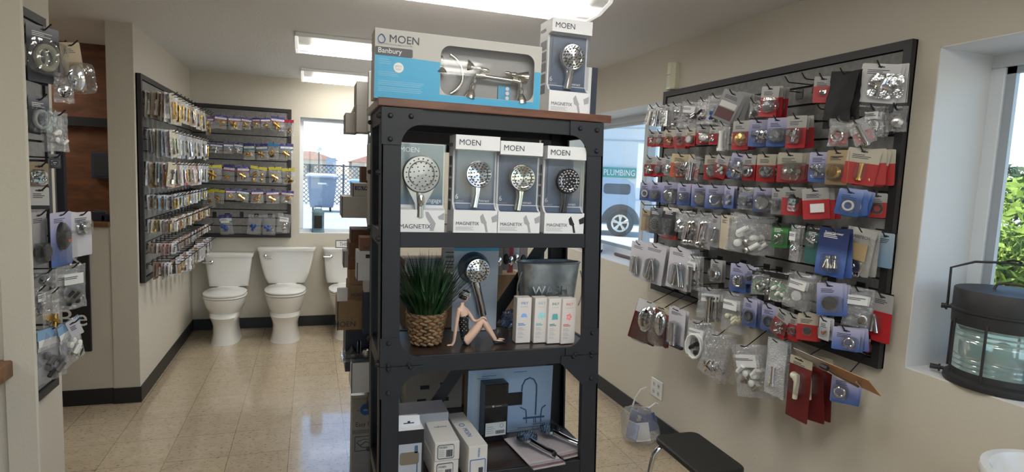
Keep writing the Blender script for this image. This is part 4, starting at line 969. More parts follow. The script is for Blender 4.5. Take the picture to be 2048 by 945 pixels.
bar((UX0-.005, UY1-.45, .86), (UX0-.005, UY1-.02, .48), .05); bar((UX0-.005, UY1-.45, 1.12), (UX0-.005, UY1-.02, 1.35), .05); bar((UX0-.005, UY1-.45, 1.56), (UX0-.005, UY1-.02, 1.72), .09)
def ubox(u0, v0, u1, v1, y, label, m_, word=None, wm=None, name='carton_box', d=.22, z=None, wsz=.5, wx=.5, wz=.25, edge=False, extra=None):
    """a carton whose front face spans the two photo corners at depth y; z rests it on a board or box"""
    a, c = ony(u0, (v0+v1)/2, y), ony(u1, (v0+v1)/2, y); zt = ony((u0+u1)/2, v0, y).z; zb = ony((u0+u1)/2, v1, y).z if z is None else z
    t = thing(name, label, 'box', (a.x, y, zb)); W_, H_ = c.x-a.x, zt-zb
    MB().box(0, W_, 0, d, 0, H_, .001).obj('carton', m_, t)
    if word: text('lettering', word, H_*wsz, wm or M_ink, t, (W_*wx, -.0008, H_*wz))
    if edge: MB().box(-.001, .003, -.001, 0, 0, H_).obj('dark_edge', M_ink, t)
    return t, W_, H_, zt
M_cardg = mat('grey white corrugated', (.42, .40, .37), .7); M_wc = mat('worn white carton', (.50, .48, .45), .65)
# top of the stock shelf
t, W_, H_, z_ = ubox(691, 226, 717, 270, 2.86, 'grey white carton overhanging the far left end of the stock shelf top', M_cardg, z=UL[0], d=.18)
b = MB(); b.tube([(.03, .03, H_), (.045, .02, H_+.035), (.075, .02, H_+.03), (W_, .03, H_+.005)], .006, 6); b.obj('wrap_loop', mat('silvery film', (.6, .6, .6), .3, .5), t, True)
t, W_, H_, z_ = ubox(713, 212, 742, 268, 2.78, 'lower tall grey carton stacked on the stock shelf top', M_cardg, z=UL[0], d=.16)
MB().box(W_*.80, W_*.86, -.001, 0, H_*.35, H_*.62).obj('hand_slot', M_ink, t)
t, W_, H_, z2_ = ubox(713, 163, 742, 212, 2.78, 'upper tall grey carton stacked on the stock shelf top', M_cardg, z=z_, d=.16)
MB().box(W_*.80, W_*.86, -.001, 0, H_*.35, H_*.62).obj('hand_slot', M_ink, t)
ubox(737, 143, 760, 240, 2.70, 'tall white carton behind the bath accessory set box', M_wc, z=UL[0], d=.06)
ubox(744, 226, 775, 262, 2.63, 'small white carton just under the wood top at its left end', M_boxw, z=UL[0], d=.055)
t, W_, H_, z_ = ubox(1150, 134, 1193, 226, 1.86, 'tall white carton with a black right edge behind the top shower box', M_boxw, z=ZT, d=.1)
MB().box(W_*.74, W_+.0005, -.0015, .1, 0, H_+.0005).obj('black_side', M_ink, t); MB().box(W_*.30, W_*.35, -.0015, 0, 0, H_).obj('blue_edge', M_inkblue, t)
for k, (x, w_, h_, m_) in enumerate([(.42, .22, .16, M_kraft), (.66, .20, .12, M_wc)]): ubox2 = obox('carton_box', ['brown carton on the stock shelf top hidden behind the accessory box', 'white carton on the stock shelf top behind the accessory box'][k], 'box', x, 2.68, UL[0], w_, .2, h_, m_)
# second board
z = UL[1]
t, W_, H_, z_ = ubox(684, 394, 739, 424, 2.70, 'wide pale carton under the black and white lettered one, stock shelf', M_cardg, z=z, d=.2, edge=True)
t, W_, H_, z2_ = ubox(706, 367, 738, 394, 2.71, 'pale carton with a black lettered label on the stock shelf', M_cardg, z=z_, d=.2, edge=True)
MB().box(W_*.12, W_*.88, -.0012, 0, H_*.50, H_*.78).obj('black_label', M_ink, t); text('lettering', 'DELTA', H_*.26, M_paper, t, (W_*.55, -.0018, H_*.56))
MB().box(W_*.1, W_*.8, -.0008, 0, H_*.10, H_*.13).obj('small_print', M_grayink, t)
def tallc(u0, v0, u1, v1, y, lb, z):
    t, W_, H_, zz = ubox(u0, v0, u1, v1, y, lb, M_wc, z=z, d=.09)
    MB().box(W_*.35, W_*.85, -.001, 0, H_*.82, H_*.93).obj('black_label', M_ink, t)
    b = MB(); b.tube([(W_*.6+.006*math.cos(a), -.0015, H_*.875+.006*math.sin(a)) for a in [2*math.pi*k/10 for k in range(10)]], .0013, 4, True); b.obj('logo', M_paper, t); return zz
zz = tallc(738, 362, 758, 432, 2.58, 'lower tall white carton beside the left front post', z-.02)
tallc(737, 288, 758, 362, 2.58, 'upper tall white carton beside the left front post', zz)
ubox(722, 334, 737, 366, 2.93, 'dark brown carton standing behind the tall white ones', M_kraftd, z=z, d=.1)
ubox(750, 394, 762, 452, 2.42, 'narrow white carton next to the left front post', M_boxw, z=UL[1], d=.03)
# third board: the brown and white cartons
z = UL[2]
t, W_, H_, z1_ = ubox(675, 603, 741, 631, 2.66, 'large brown carton with black lettering at the bottom of the pile', M_kraft, 'MOEN', d=.22, z=z, wsz=.26, wx=.22, wz=.12, edge=True)
t, W_, H_, z2_ = ubox(697, 572, 731, 603, 2.70, 'brown carton with black lettering, second up in the pile', M_kraft, 'MOEN', d=.2, z=z1_, wsz=.30, wx=.5, wz=.22)
obox('paper_pad', 'white paper sheets standing on the large brown carton', 'paper', ony(674, 600, 2.67).x, 2.665, z1_, ony(695, 600, 2.67).x-ony(674, 600, 2.67).x, .012, .06, M_paper)
t, W_, H_, z3_ = ubox(699, 540, 731, 572, 2.72, 'brown carton with half hidden lettering, third up in the pile', M_kraft, 'MOEN', d=.18, z=z2_, wsz=.28, wx=.7, wz=.35)
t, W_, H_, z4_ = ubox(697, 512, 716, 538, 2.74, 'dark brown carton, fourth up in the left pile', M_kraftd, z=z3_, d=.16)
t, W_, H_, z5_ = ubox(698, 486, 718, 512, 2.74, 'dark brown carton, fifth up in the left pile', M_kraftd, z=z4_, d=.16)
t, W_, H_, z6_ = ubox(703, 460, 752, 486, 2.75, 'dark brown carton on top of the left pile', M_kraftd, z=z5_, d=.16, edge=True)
t, W_, H_, _ = ubox(687, 503, 697, 548, 2.78, 'open white flap carton at the far left of the pile', M_wc, d=.12, z=z3_, edge=True)
t, W_, H_, y1_ = ubox(727, 585, 752, 631, 2.58, 'black carton low beside the front post', M_ink, z=z, d=.07)
t, W_, H_, y2_ = ubox(728, 562, 750, 588, 2.58, 'small white carton low beside the front post', M_wc, z=y1_, d=.07)
t, W_, H_, y3_ = ubox(714, 526, 741, 562, 2.585, 'plain white carton in the middle of the pile', M_boxw, z=y2_, d=.1, edge=True)
t, W_, H_, y4_ = ubox(714, 503, 752, 528, 2.585, 'white carton with a small black label, above the plain one', M_boxw, z=y3_, d=.1)
MB().box(W_*.45, W_*.85, -.0012, 0, H_*.40, H_*.72).obj('black_label', M_ink, t)
t, W_, H_, y5_ = ubox(720, 476, 752, 504, 2.59, 'reddish brown carton with black lettering near the top of the pile', mat('reddish kraft', (.25, .12, .075), .7), 'MOEN', z=y4_, d=.1, wsz=.32, wx=.62, wz=.12)
t, W_, H_, zz = ubox(742, 557, 757, 586, 2.44, 'tan carton at the left front post', M_kraft, z=UL[2], d=.04)
ubox(741, 511, 757, 556, 2.44, 'open topped white carton at the left front post', M_boxw, z=zz, d=.04)
# cartons seen through the front shelf
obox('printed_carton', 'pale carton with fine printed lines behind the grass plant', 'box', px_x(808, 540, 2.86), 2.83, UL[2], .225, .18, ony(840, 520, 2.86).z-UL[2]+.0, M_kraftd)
t, W_, H_, _ = ubox(810, 516, 884, 552, 2.615, 'white sheet of fine line print behind the grass plant', M_paper, d=.003)
b = MB()
for k in range(11): b.box(W_*.06, W_*.96, -.0008, 0, H_*(.08+.08*k), H_*(.11+.08*k))
b.obj('print_lines', mat('blue grey line print', (.10, .13, .20), .5), t)
t, W_, H_, _ = ubox(884, 497, 912, 546, 2.60, 'white printed carton between plant and white blister card', M_boxw, d=.015)
b = MB()
for k, z_ in enumerate((.82, .66, .60, .45, .32, .2)): b.box(W_*.25, W_*.9, -.0008, 0, H_*z_, H_*(z_+.03))
b.obj('small_print', M_ink, t)
ubox(812, 552, 905, 640, 2.62, 'brown carton behind the foliage of the grass plant', M_kraft, z=UL[2], d=.2)
ubox(990, 550, 1042, 660, 2.66, 'plain brown carton behind the diagonal brace', M_kraft, z=UL[2]-.0, d=.22)
for k, (u0, u1, c) in enumerate([(989, 1006, (.35, .33, .32)), (1008, 1020, (.30, .26, .27)), (1019, 1030, (.50, .05, .06)), (1031, 1043, (.50, .52, .58)), (1046, 1062, (.30, .26, .28))]):
    a, c_ = ony(u0, 520, 2.50), ony(u1, 520, 2.50); zt, zb = ony(u0, 486, 2.5).z, ony(u0, 548-6*(k % 2), 2.5).z
    t = thing('hanging_pack', ['grey clear hanging pack', 'pinkish hanging pack with a black part', 'narrow red hanging pack', 'white card hanging pack', 'dark hanging pack with metal parts'][k]+' seen through the shelf above the brace', 'package', (a.x, 2.50+.012*k, zb))
    MB().box(0, c_.x-a.x, 0, .008, 0, zt-zb, .001).obj('card', mat('hang card %d' % k, c, .4), t)
    MB().lathe([(0, -.012), (.012, -.008), (.014, 0)], 12, 'Y', c=((c_.x-a.x)/2, 0, (zt-zb)*.4), sy=1.8).obj('fitting', M_dark if k in (1, 4) else M_chrome, t, True)
    MB().tube([((c_.x-a.x)/2, .12-.012*k, 1.315-zb), ((c_.x-a.x)/2, .02, 1.31-zb), ((c_.x-a.x)/2, .004, zt-zb-.004)], .002, 5).obj('hanger', M_wire, t)
# blue crumpled bag on the middle board
def blob(b, c, rx, ry, rz_, seed, amp=.25, nu=14, nv=9, flat=True):
    rn = random.Random(seed); ks = [(rn.uniform(-3, 3), rn.uniform(-3, 3), rn.uniform(-3, 3), rn.uniform(0, 6)) for _ in range(5)]; rings = []
    for i in range(nv+1):
        ph = math.pi*i/nv-math.pi/2; ring = []
        for j in range(nu):
            th = 2*math.pi*j/nu; d_ = Vector((math.cos(ph)*math.cos(th), math.cos(ph)*math.sin(th), math.sin(ph)))
            f_ = 1+amp*sum(math.sin(k[0]*d_.x*2+k[1]*d_.y*2+k[2]*d_.z*2+k[3]) for k in ks)/3+rn.uniform(-amp, amp)*.35
            p = Vector((d_.x*rx*f_, d_.y*ry*f_, d_.z*rz_*f_))
            if flat: p.z = max(p.z, -rz_*.8)
            ring.append(tuple(Vector(c)+p))
        rings.append(ring)
    return b.loft(rings)
p_ = onz(1012, 650, ZB)
t = thing('crumpled_bag', 'crumpled blue tinted clear bag lying by the back edge of the middle board', 'bag', (p_.x-.005, 1.96, ZB))
b = MB(); blob(b, (0, 0, .032), .036, .024, .038, 4, .35, 12, 8); b.obj('film', clear_mat('blue bag film', (.75, .82, 1), .2, .12, .28, (.20, .27, .48), wrinkle=1, wscale=30), t)
b = MB(); b.box(-.02, .015, -.008, .0, .008, .045); b.obj('contents', M_navy, t)
# lower boards seen through the bottom opening
t, W_, H_, _ = ubox(812, 744, 925, 772, 2.62, 'pale printed carton low on the stock shelf, behind the brace', M_cardg, z=UL[3], d=.2)
b = MB()
for k, (x, z_) in enumerate([(.25, .55), (.60, .6), (.2, .2), (.6, .2)]): b.box(W_*x, W_*(x+.16), -.001, 0, H_*z_, H_*(z_+.10))
b.obj('small_print', M_ink, t)
obox('carton_box', 'dark carton low on the stock shelf left of the black faucet box', 'box', .68, 2.67, 0, .2, .3, .27, M_dark)
obox('carton_box', 'brown carton low on the stock shelf toward the right', 'box', .58, 2.64, UL[3], .26, .25, .15, M_kraftd)
obox('carton_box', 'second dark carton on the lowest stock shelf board', 'box', .41, 2.67, 0, .26, .3, .30, mat('charcoal board', (.05, .05, .055), .6))
# fourth board, left end
z = UL[3]
t, W_, H_, _ = ubox(691, 651, 737, 718, 2.76, 'black box with an oval hand hole at the left end of the stock shelf', M_ink, d=.2, z=z+.16)
MB().prism(rrect(W_*.50, W_*.68, H_*.18, H_*.68, .014), -.0012, 0).obj('hand_hole', mat('pale blue glimpse', (.45, .52, .62), .4), t)
t, W_, H_, zt_ = ubox(703, 726, 752, 786, 2.66, 'plain white carton with dark edges on top of the disposer box', M_boxw, d=.2, edge=True)
zc_ = ony(720, 724, 2.66).z
t = thing('clamshell_pack', 'clear clamshell with dark wedge parts above the plain white carton', 'package', (ony(684, 700, 2.64).x, 2.66, zc_))
MB().box(0, .155, 0, .14, 0, .014, .003).obj('tray', C_blister, t); MB().box(.01, .15, .0, .14, .015, .034, .008).obj('tray_lid', C_blister, t)
b = MB(); b.add([(.02, .01, .015), (.075, .01, .015), (.05, .01, .052), (.02, .10, .015), (.075, .10, .015), (.05, .10, .052)], [(0, 1, 2), (5, 4, 3), (0, 3, 4, 1), (1, 4, 5, 2), (2, 5, 3, 0)]); b.obj('wedge_part', M_dark, t)
MB().lathe([(.022, 0), (.026, .012), (.016, .03), (0, .034)], 16, c=(.112, .03, .015)).obj('round_part', M_brush, t, True)
# garbage disposer carton on the floor
yy = 2.93; xl = px_x(703, 860, yy); xr_ = .36; zt = ony(725, 797, yy).z
t = thing('disposer_box', 'tall worn white carton lettered easy install standing on the floor', 'box', (xl, yy, 0), .0); W_ = xr_-xl
obj_ = MB().box(0, W_, 0, .1, 0, zt, .004).obj('carton', mat('creased carton', (.36, .35, .32), .7, noise=.12, nscale=12, bump=.4, bscale=18), t)
b = MB(); b.loft([[(0, 0, zt), (W_, 0, zt), (W_, .1, zt), (0, .1, zt)], [(-.004, -.004, zt+.018), (W_, -.004, zt+.014), (W_, .1, zt+.02), (-.004, .1, zt+.022)]]); b.obj('wrapped_lid', mat('stretch wrap', (.42, .40, .33), .3), t)
text('lettering', 'Easy Install', .034, M_ink, t, (.018, -.0008, zt*.66), align='LEFT', sx=.85)
MB().lathe([(0, -.001), (.030, -.001), (.030, 0)], 24, 'Y', c=(.070, 0, zt*.86)).obj('round_logo', M_inkblue, t)
text('lettering', 'in', .018, M_ink, t, (.030, -.0012, zt*.845)); text('lettering', 'sink', .018, M_paper, t, (.070, -.0016, zt*.845)); text('lettering', 'erator', .018, M_ink, t, (.105, -.0012, zt*.845), align='LEFT')
b = MB(); b.ring_prism(rrect(.016, .12, zt*.36, zt*.54, .002), rrect(.019, .117, zt*.367, zt*.533, .002), -.001, 0); b.obj('picture_border', M_ink, t)
b = MB(); b.tube([(.068+.036*math.cos(a)*(1+.2*math.sin(3*a)), -.0006, zt*.45+.022*math.sin(a)) for a in [2*math.pi*k/20 for k in range(20)]], .0016, 4, True); b.tube([(.045, -.0006, zt*.43), (.07, -.0006, zt*.47), (.095, -.0006, zt*.44)], .002, 4); b.obj('pump_picture', M_ink, t)
b = MB()
for k, (x0, x1, z_, h_) in enumerate([(.0, .15, .57, .05)]): b.box(x0+.004, W_, -.0006, 0, zt*z_, zt*(z_+h_))
b.obj('grey_band', mat('grey band', (.22, .22, .23), .6), t)
b = MB()
for k in range(4): b.box(.018, .055, -.0008, 0, zt*(.30-.022*k), zt*(.306-.022*k))
b.box(.012, W_-.01, -.0008, 0, zt*.20, zt*.207); b.box(.06, W_-.012, -.0008, 0, zt*.09, zt*.17); b.box(.018, .035, -.0008, 0, zt*.04, zt*.16); b.obj('small_print', M_grayink, t)

# ================================================================ toilets
def sell(a, b_, p=2.3, n=32): return [(a*abs(math.cos(t_))**(2/p)*(1 if math.cos(t_) >= 0 else -1), b_*abs(math.sin(t_))**(2/p)*(1 if math.sin(t_) >= 0 else -1)) for t_ in [2*math.pi*(k+.5)/n for k in range(n)]]
def toilet(name, label, xc, tank_w0, tank_w1, ztop, seat_w, zs, yfront, lever_side=-1, base_w=.26, skirt=0, lid_h=.035, tank_d=.17, ff=0):
    t = thing(name, label, 'toilet', (xc, 0, 0), 0, 'display toilets along the back wall')
    yb_ = YB-.012; yt0 = yb_-tank_d; ytf = yb_-tank_d
    # tank, tapering downward
    b = MB(); rings = []; zb_ = zs+.02
    for q in range(7):
        f_ = q/6; z = zb_+(ztop-lid_h-zb_)*f_; w_ = (tank_w1+(tank_w0-tank_w1)*f_**ff if ff else tank_w1+(tank_w0-tank_w1)*f_)/2
        rings.append([(px_, yb_-tank_d/2+py_*(.85+.15*f_), z) for px_, py_ in sell(w_, tank_d/2, 6)])
    b.loft(rings); b.obj('tank', M_porc, t, True)
    b = MB(); w_ = tank_w0/2; rings = [[(px_, yb_-tank_d/2-.004+py_, z) for px_, py_ in sell(w_+o, tank_d/2+o*.7, 6)] for z, o in ((ztop-lid_h, .006), (ztop-lid_h*.35, .013), (ztop-lid_h*.1, .012), (ztop, .002))]
    b.loft(rings); b.obj('tank_lid', M_porc, t, True)
    lx = lever_side*(tank_w0/2-.065); lz = ztop-lid_h-.045; b = MB(); yl = yb_-tank_d-.002
    b.lathe([(.016, .0), (.016, -.008), (.008, -.016)], 14, 'Y', c=(lx, yl, lz)); b.obj('lever_boss', M_chrome, t, True)
    b = MB(); b.tube([(lx-.0, yl-.014, lz), (lx+.03*1, yl-.018, lz-.002), (lx+.062, yl-.014, lz-.004)] if skirt else [(lx, yl-.014, lz), (lx-.035, yl-.02, lz-.001), (lx-.07, yl-.022, lz+.002)], [.007, .0062, .0075], 10); b.obj('flush_lever', M_chrome, t, True)
    # bowl: pedestal flaring into rim
    L_ = yb_-tank_d+.02-yfront; yc_ = yfront+L_/2; b = MB(); rings = []
    prof = [(0, base_w/2, .27, .02), (.02, base_w/2-.008, .262, .02), (.09, base_w/2-.022, .25, .025), (.16, base_w/2-.022, .24, .025), (.20, base_w/2-.012, .242, .018), (.24, base_w/2+.004, .25, .006), (.27, seat_w/2-.045, L_/2-.055, -.0), (.30, seat_w/2-.030, L_/2-.036, -.002), (zs-.10, seat_w/2-.018, L_/2-.022, -.002), (zs-.05, seat_w/2-.008, L_/2-.008, 0), (zs-.022, seat_w/2-.006, L_/2-.006, 0)]
    for z, a, bb, dy in prof:
        fz = z/(zs-.022); y_c = yc_+.05*(1-fz); ring = []
        for px_, py_ in sell(a, bb, 2.4 if z > .2 else 2.8): ring.append((px_, y_c+py_+dy, z))
        rings.append(ring)
    b.loft(rings); b.obj('bowl', M_porc, t, True)
    MB().box(-.10, .10, yb_-tank_d-.02, yb_-.01, zs-.14, zs+.02, .02).obj('tank_shelf', M_porc, t, True)
    def slab(z0, z1, o, nm, m_):
        b = MB(); rr = []
        for z, e in ((z0, -.004), (z0+.004, 0), (z1-.006, 0), (z1, -.010)):
            ring = []
            for px_, py_ in sell(seat_w/2+o+e, L_/2+o+e, 2.35, 40):
                yy_ = py_
                if py_ > L_*.36: yy_ = L_*.36+(py_-L_*.36)*.25
                ring.append((px_, yc_+yy_, z))
            rr.append(ring)
        b.loft(rr); return b.obj(nm, m_, t, True)
    slab(zs-.018, zs-.001, .002, 'seat', M_porc); slab(zs+.003, zs+.022, .0, 'seat_lid', M_porc)
    MB().box(-.09, .09, yc_+L_*.38, yc_+L_*.44, zs-.0, zs+.024, .006).obj('hinge', M_porc, t, True)
    return t
toilet('toilet', 'white toilet with the lower narrower tank, leftmost by the hanging packs', -.712, .405, .335, .752, .352, .425, 5.475, -1, .245)
toilet('toilet', 'white toilet with a wide tapering tank, middle one of three', -.212, .50, .33, .805, .352, .445, 5.43, -1, .265, skirt=1, ff=.6)
toilet('toilet', 'white toilet half hidden behind the stacked cartons', .345, .44, .38, .80, .36, .44, 5.43, -1, .255, ff=.5)
# THINK sign on the third tank
t = thing('framed_sign', 'small framed sign reading THINK standing on a toilet tank', 'sign', (ony(671, 492, 5.95).x, 5.95, .80), 0)
w_ = ony(712, 492, 5.95).x-ony(671, 492, 5.95).x; h_ = .075
MB().box(0, w_, 0, .012, 0, h_, .001).obj('frame', M_ink, t); MB().box(.006, w_-.006, -.0008, 0, .007, h_-.007).obj('sheet', M_paper, t)
text('lettering', 'THINK', .055, M_ink, t, (w_/2, -.0014, .017), sx=.72)
# lantern on the back sill
zs_ = BW[2]+.004; xl = .012; w_ = .118
t = thing('box_lantern', 'small blue grey oil lantern with a black slatted glass on the back window sill', 'lantern', (xl+w_/2, YB+.062, zs_))
M_lb = mat('aged blue paint', (.12, .22, .27), .6, noise=.35, nscale=18)
b = MB(); r = w_/2; rr = lambda s_, z: [(px_, py_, z) for px_, py_ in sell(r*s_, .042*s_, 3.2, 24)]
b.loft([rr(1.04, 0), rr(1.04, .012), rr(.98, .02), rr(.98, .19), rr(1.03, .2), rr(.9, .215), rr(.55, .232), rr(.5, .236)]); b.obj('body', M_lb, t, True)
MB().box(-r*.62, r*.62, -.047, -.039, .045, .17, .003).obj('lens_frame', M_wire, t)
b = MB()
for k in range(9): b.box(-r*.55, r*.55, -.050, -.046, .052+.0125*k, .060+.0125*k)
b.obj('slats', M_dark, t)
b = MB(); b.tube([(-.030, 0, .225), (-.030, 0, .262), (.030, 0, .262), (.030, 0, .225)], .0035, 7); b.obj('handle', M_wire, t)

# ================================================================ things along the right wall
# ship lantern on the near sill
zs_ = .930
lc = Vector((2.208, 1.30, zs_)); rl = .152
zz = lambda v: onx(1960, v, 2.12).z
t = thing('ship_lantern', 'large black ship lantern with ribbed glass on the near right window sill', 'lantern', lc, 0)
M_iron = mat('blackened iron', (.022, .022, .024), .55, bump=.4, bscale=40, noise=.3, nscale=12)
G_l = clear_mat('fresnel glass', (.80, .95, .92), .22, .05, .32, (.50, .72, .70))
H1 = .050; H2 = .200; H3 = .322
MB().lathe([(rl*1.02, 0), (rl*1.04, .006), (rl*1.02, .022), (rl*.94, .030), (rl*.92, H1), (0, H1)], 48).obj('base', M_iron, t, True)
b = MB(); prof = []; n = 9
for k in range(n*4+1):
    f_ = k/(n*4); z = H1+(H2-H1)*f_; c_ = abs(f_-.5)*2; r = rl*(.90-.02*c_)+(.0035*math.cos(2*math.pi*k/4) if c_ > .38 else .003)
    prof.append((r, z))
b.lathe(prof, 48, cap=False); b.obj('ribbed_glass', G_l, t, True)
MB().lathe([(.012, H1), (.02, H1+.02), (.03, H1+.05), (.022, H1+.09), (0, H1+.1)], 20).obj('inner_chimney', clear_mat('lamp chimney', (.85, .9, .9), .2, .05, .5, (.6, .65, .65)), t, True)
b = MB(); b.lathe([(rl*.90, H2), (rl*.99, H2+.003), (rl*1.0, H2+.045), (rl*1.03, H2+.048), (rl*1.03, H2+.054), (rl*1.0, H2+.057), (rl*1.0, H3-.004), (rl*.98, H3), (0, H3+.004)], 48); b.obj('hood', M_iron, t, True)
va_ = math.atan2(-lc.y, -lc.x)
for da in (-62, -18, 30, 74, 120, 165, 210, 255):
    a = va_+R(da); b = MB(); b.cyl((rl*1.0*math.cos(a), rl*1.0*math.sin(a), .03), (rl*1.0*math.cos(a), rl*1.0*math.sin(a), H2+.02), .0042, n=8); b.obj('guard_rod', M_iron, t, True)
perp = va_-R(90)
e1 = Vector((math.cos(perp), math.sin(perp), 0)); e1 = -e1 if e1.dot(Vector((-.7, .7, 0))) < 0 else e1
fw = Vector((math.cos(va_), math.sin(va_), 0))
for zb_, l in ((H2+.045, .034), (.022, .046)):
    for s_ in (1, -1):
        p = e1*s_*rl*.97+Vector((0, 0, zb_)); b = MB(); b.cyl(p, p+e1*s_*.018, .006, n=10); b.cyl(p+e1*s_*.016, p+e1*s_*.022, .013, n=12); b.cyl(p+e1*s_*.022, p+e1*s_*l, .0085, .0095, n=10); b.obj('thumb_screw', M_iron, t, True)
b = MB(); x = rl*1.08; pts = [e1*x+Vector((0, 0, H2+.05)), e1*x*1.01+Vector((0, 0, H3+.060)), e1*x*.62+Vector((0, 0, H3+.088)), e1*.02+Vector((0, 0, H3+.095)), -e1*x*.62+Vector((0, 0, H3+.088)), -e1*x*1.01+Vector((0, 0, H3+.060)), -e1*x+Vector((0, 0, H2+.05))]
b.tube(pts, .0042, 8); b.obj('bail_handle', M_iron, t, True)
b = MB(); b.tube([Vector((0, 0, H3+.099))+e1*.018*math.cos(2*math.pi*k/16)+fw*.010*math.sin(2*math.pi*k/16)+Vector((0, 0, .006*math.sin(2*math.pi*k/16))) for k in range(16)], .0035, 7, True); b.obj('bail_ring', M_iron, t, True)
b = MB(); b.tube([e1*.045+Vector((0, 0, H3)), e1*.036+Vector((0, 0, H3+.02)), e1*.015+Vector((0, 0, H3+.026)), -e1*.03+Vector((0, 0, H3+.024)), -e1*.045+Vector((0, 0, H3+.012)), -e1*.05+Vector((0, 0, H3))], .0045, 8); b.obj('lid_handle', mat('rusty iron', (.07, .05, .045), .6), t, True)
# toy sail boat on the far sill of the right wall
t = thing('model_sailboat', 'white and red model sailing boat on the window sill behind the front shelf', 'boat', (2.165, 4.44, .986))
b = MB(); secs = []
for q in range(11):
    f_ = q/10; y = .30-.60*f_; w_ = .045*math.sin(math.pi*min(1, .12+.80*f_))**.7*(.25 if q == 0 else 1); zt = .062+.018*(2*f_-1)**2
    secs.append([(-w_, y, zt), (-w_*.95, y, .035), (-w_*.5, y, .016), (0, y, .010), (w_*.5, y, .016), (w_*.95, y, .035), (w_, y, zt)])
b.loft(secs); b.obj('hull', M_white, t, True)
M_red = mat('red hull paint', (.28, .015, .02), .35)
b = MB(); b.loft([[(x*1.03, y, z-.001) for x, y, z in s_ if z < .04] for s_ in secs]); b.obj('red_bottom', M_red, t, True)
b = MB(); b.add([(.0, .10, .015), (.0, -.08, .015), (.0, -.06, -.0), (0, .07, -.0), (.006, .10, .015), (.006, -.08, .015), (.006, -.06, -.0), (.006, .07, -.0)], [(0, 1, 2, 3), (7, 6, 5, 4), (0, 4, 5, 1), (1, 5, 6, 2), (2, 6, 7, 3), (3, 7, 4, 0)]); b.obj('keel', M_red, t)
MB().cyl((0, .05, .06), (0, .05, .56), .004).obj('mast', mat('mast wood', (.3, .2, .1), .5), t)
b = MB(); b.add([(0, .045, .10), (0, -.29, .082), (.006, -.12, .30), (0, .045, .54), (.002, .045, .10), (.002, -.29, .082), (.008, -.12, .30), (.002, .045, .54)], [(0, 1, 2, 3), (7, 6, 5, 4), (0, 4, 5, 1), (1, 5, 6, 2), (2, 6, 7, 3), (3, 7, 4, 0)]); b.obj('sail', mat('sail cloth', (.66, .70, .70), .7), t)
# brown rod lying along the sill
t = thing('brown_rod', 'dark brown rod lying along the sill beside the toy boat', 'rod', (2.238, 3.42, 1.0))
MB().cyl((0, 0, 0), (0, .62, 0), .012, n=12).obj('rod', mat('brown rod paint', (.10, .055, .04), .4), t, True); MB().cyl((0, -.05, 0), (0, .0, 0), .014, n=12).obj('end_cap', M_dark, t, True)
# motion sensor
pa = onx(1341, 178, XR-.04); pt_ = onx(1345, 131, XR-.04)
t = thing('motion_sensor', 'cream motion sensor high on the right wall above the slatwall corner', 'sensor', (XR, pa.y+.01, pa.z))
h_ = .155; prof = lambda o, z: [(-.001, -.036+o, z), (-.030, -.036+o, z), (-.052, -.018+o*.5, z), (-.052, .018-o*.5, z), (-.030, .036-o, z), (-.001, .036-o, z)]
b = MB(); b.loft([prof(.004, -.002), prof(0, .006), prof(0, h_*.52), prof(.0, h_-.006), prof(.004, h_)]); b.obj('housing', M_cream, t)
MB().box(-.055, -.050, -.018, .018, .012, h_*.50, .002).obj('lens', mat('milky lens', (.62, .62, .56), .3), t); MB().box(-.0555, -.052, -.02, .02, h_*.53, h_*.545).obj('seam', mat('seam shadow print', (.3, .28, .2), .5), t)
# double outlet
pa, pb = onx(1304, 770, XR), onx(1328, 800, XR)
t = thing('wall_outlet', 'white four socket wall outlet low on the right wall', 'outlet', (XR, 3.10, .275))
MB().box(-.007, 0, -.063, .063, -.058, .058, .003).obj('cover_plate', M_white, t)
for y in (-.026, .026):
    for z in (-.024, .024):
        MB().prism([(p[0], p[1]) for p in rrect(-.014, .014, -.015, .015, .006)], 0, .002).obj('socket', mat('socket face', (.66, .66, .64), .4), t).matrix_local = Matrix.Translation((-.0072, y, z)) @ Matrix.Rotation(R(-90), 4, 'Z')
        b = MB(); b.box(-.0105, -.009, y-.006, y-.004, z-.002, z+.006); b.box(-.0105, -.009, y+.004, y+.006, z-.002, z+.006); b.box(-.0105, -.009, y-.0015, y+.0015, z-.009, z-.006); b.obj('slots', M_ink, t)
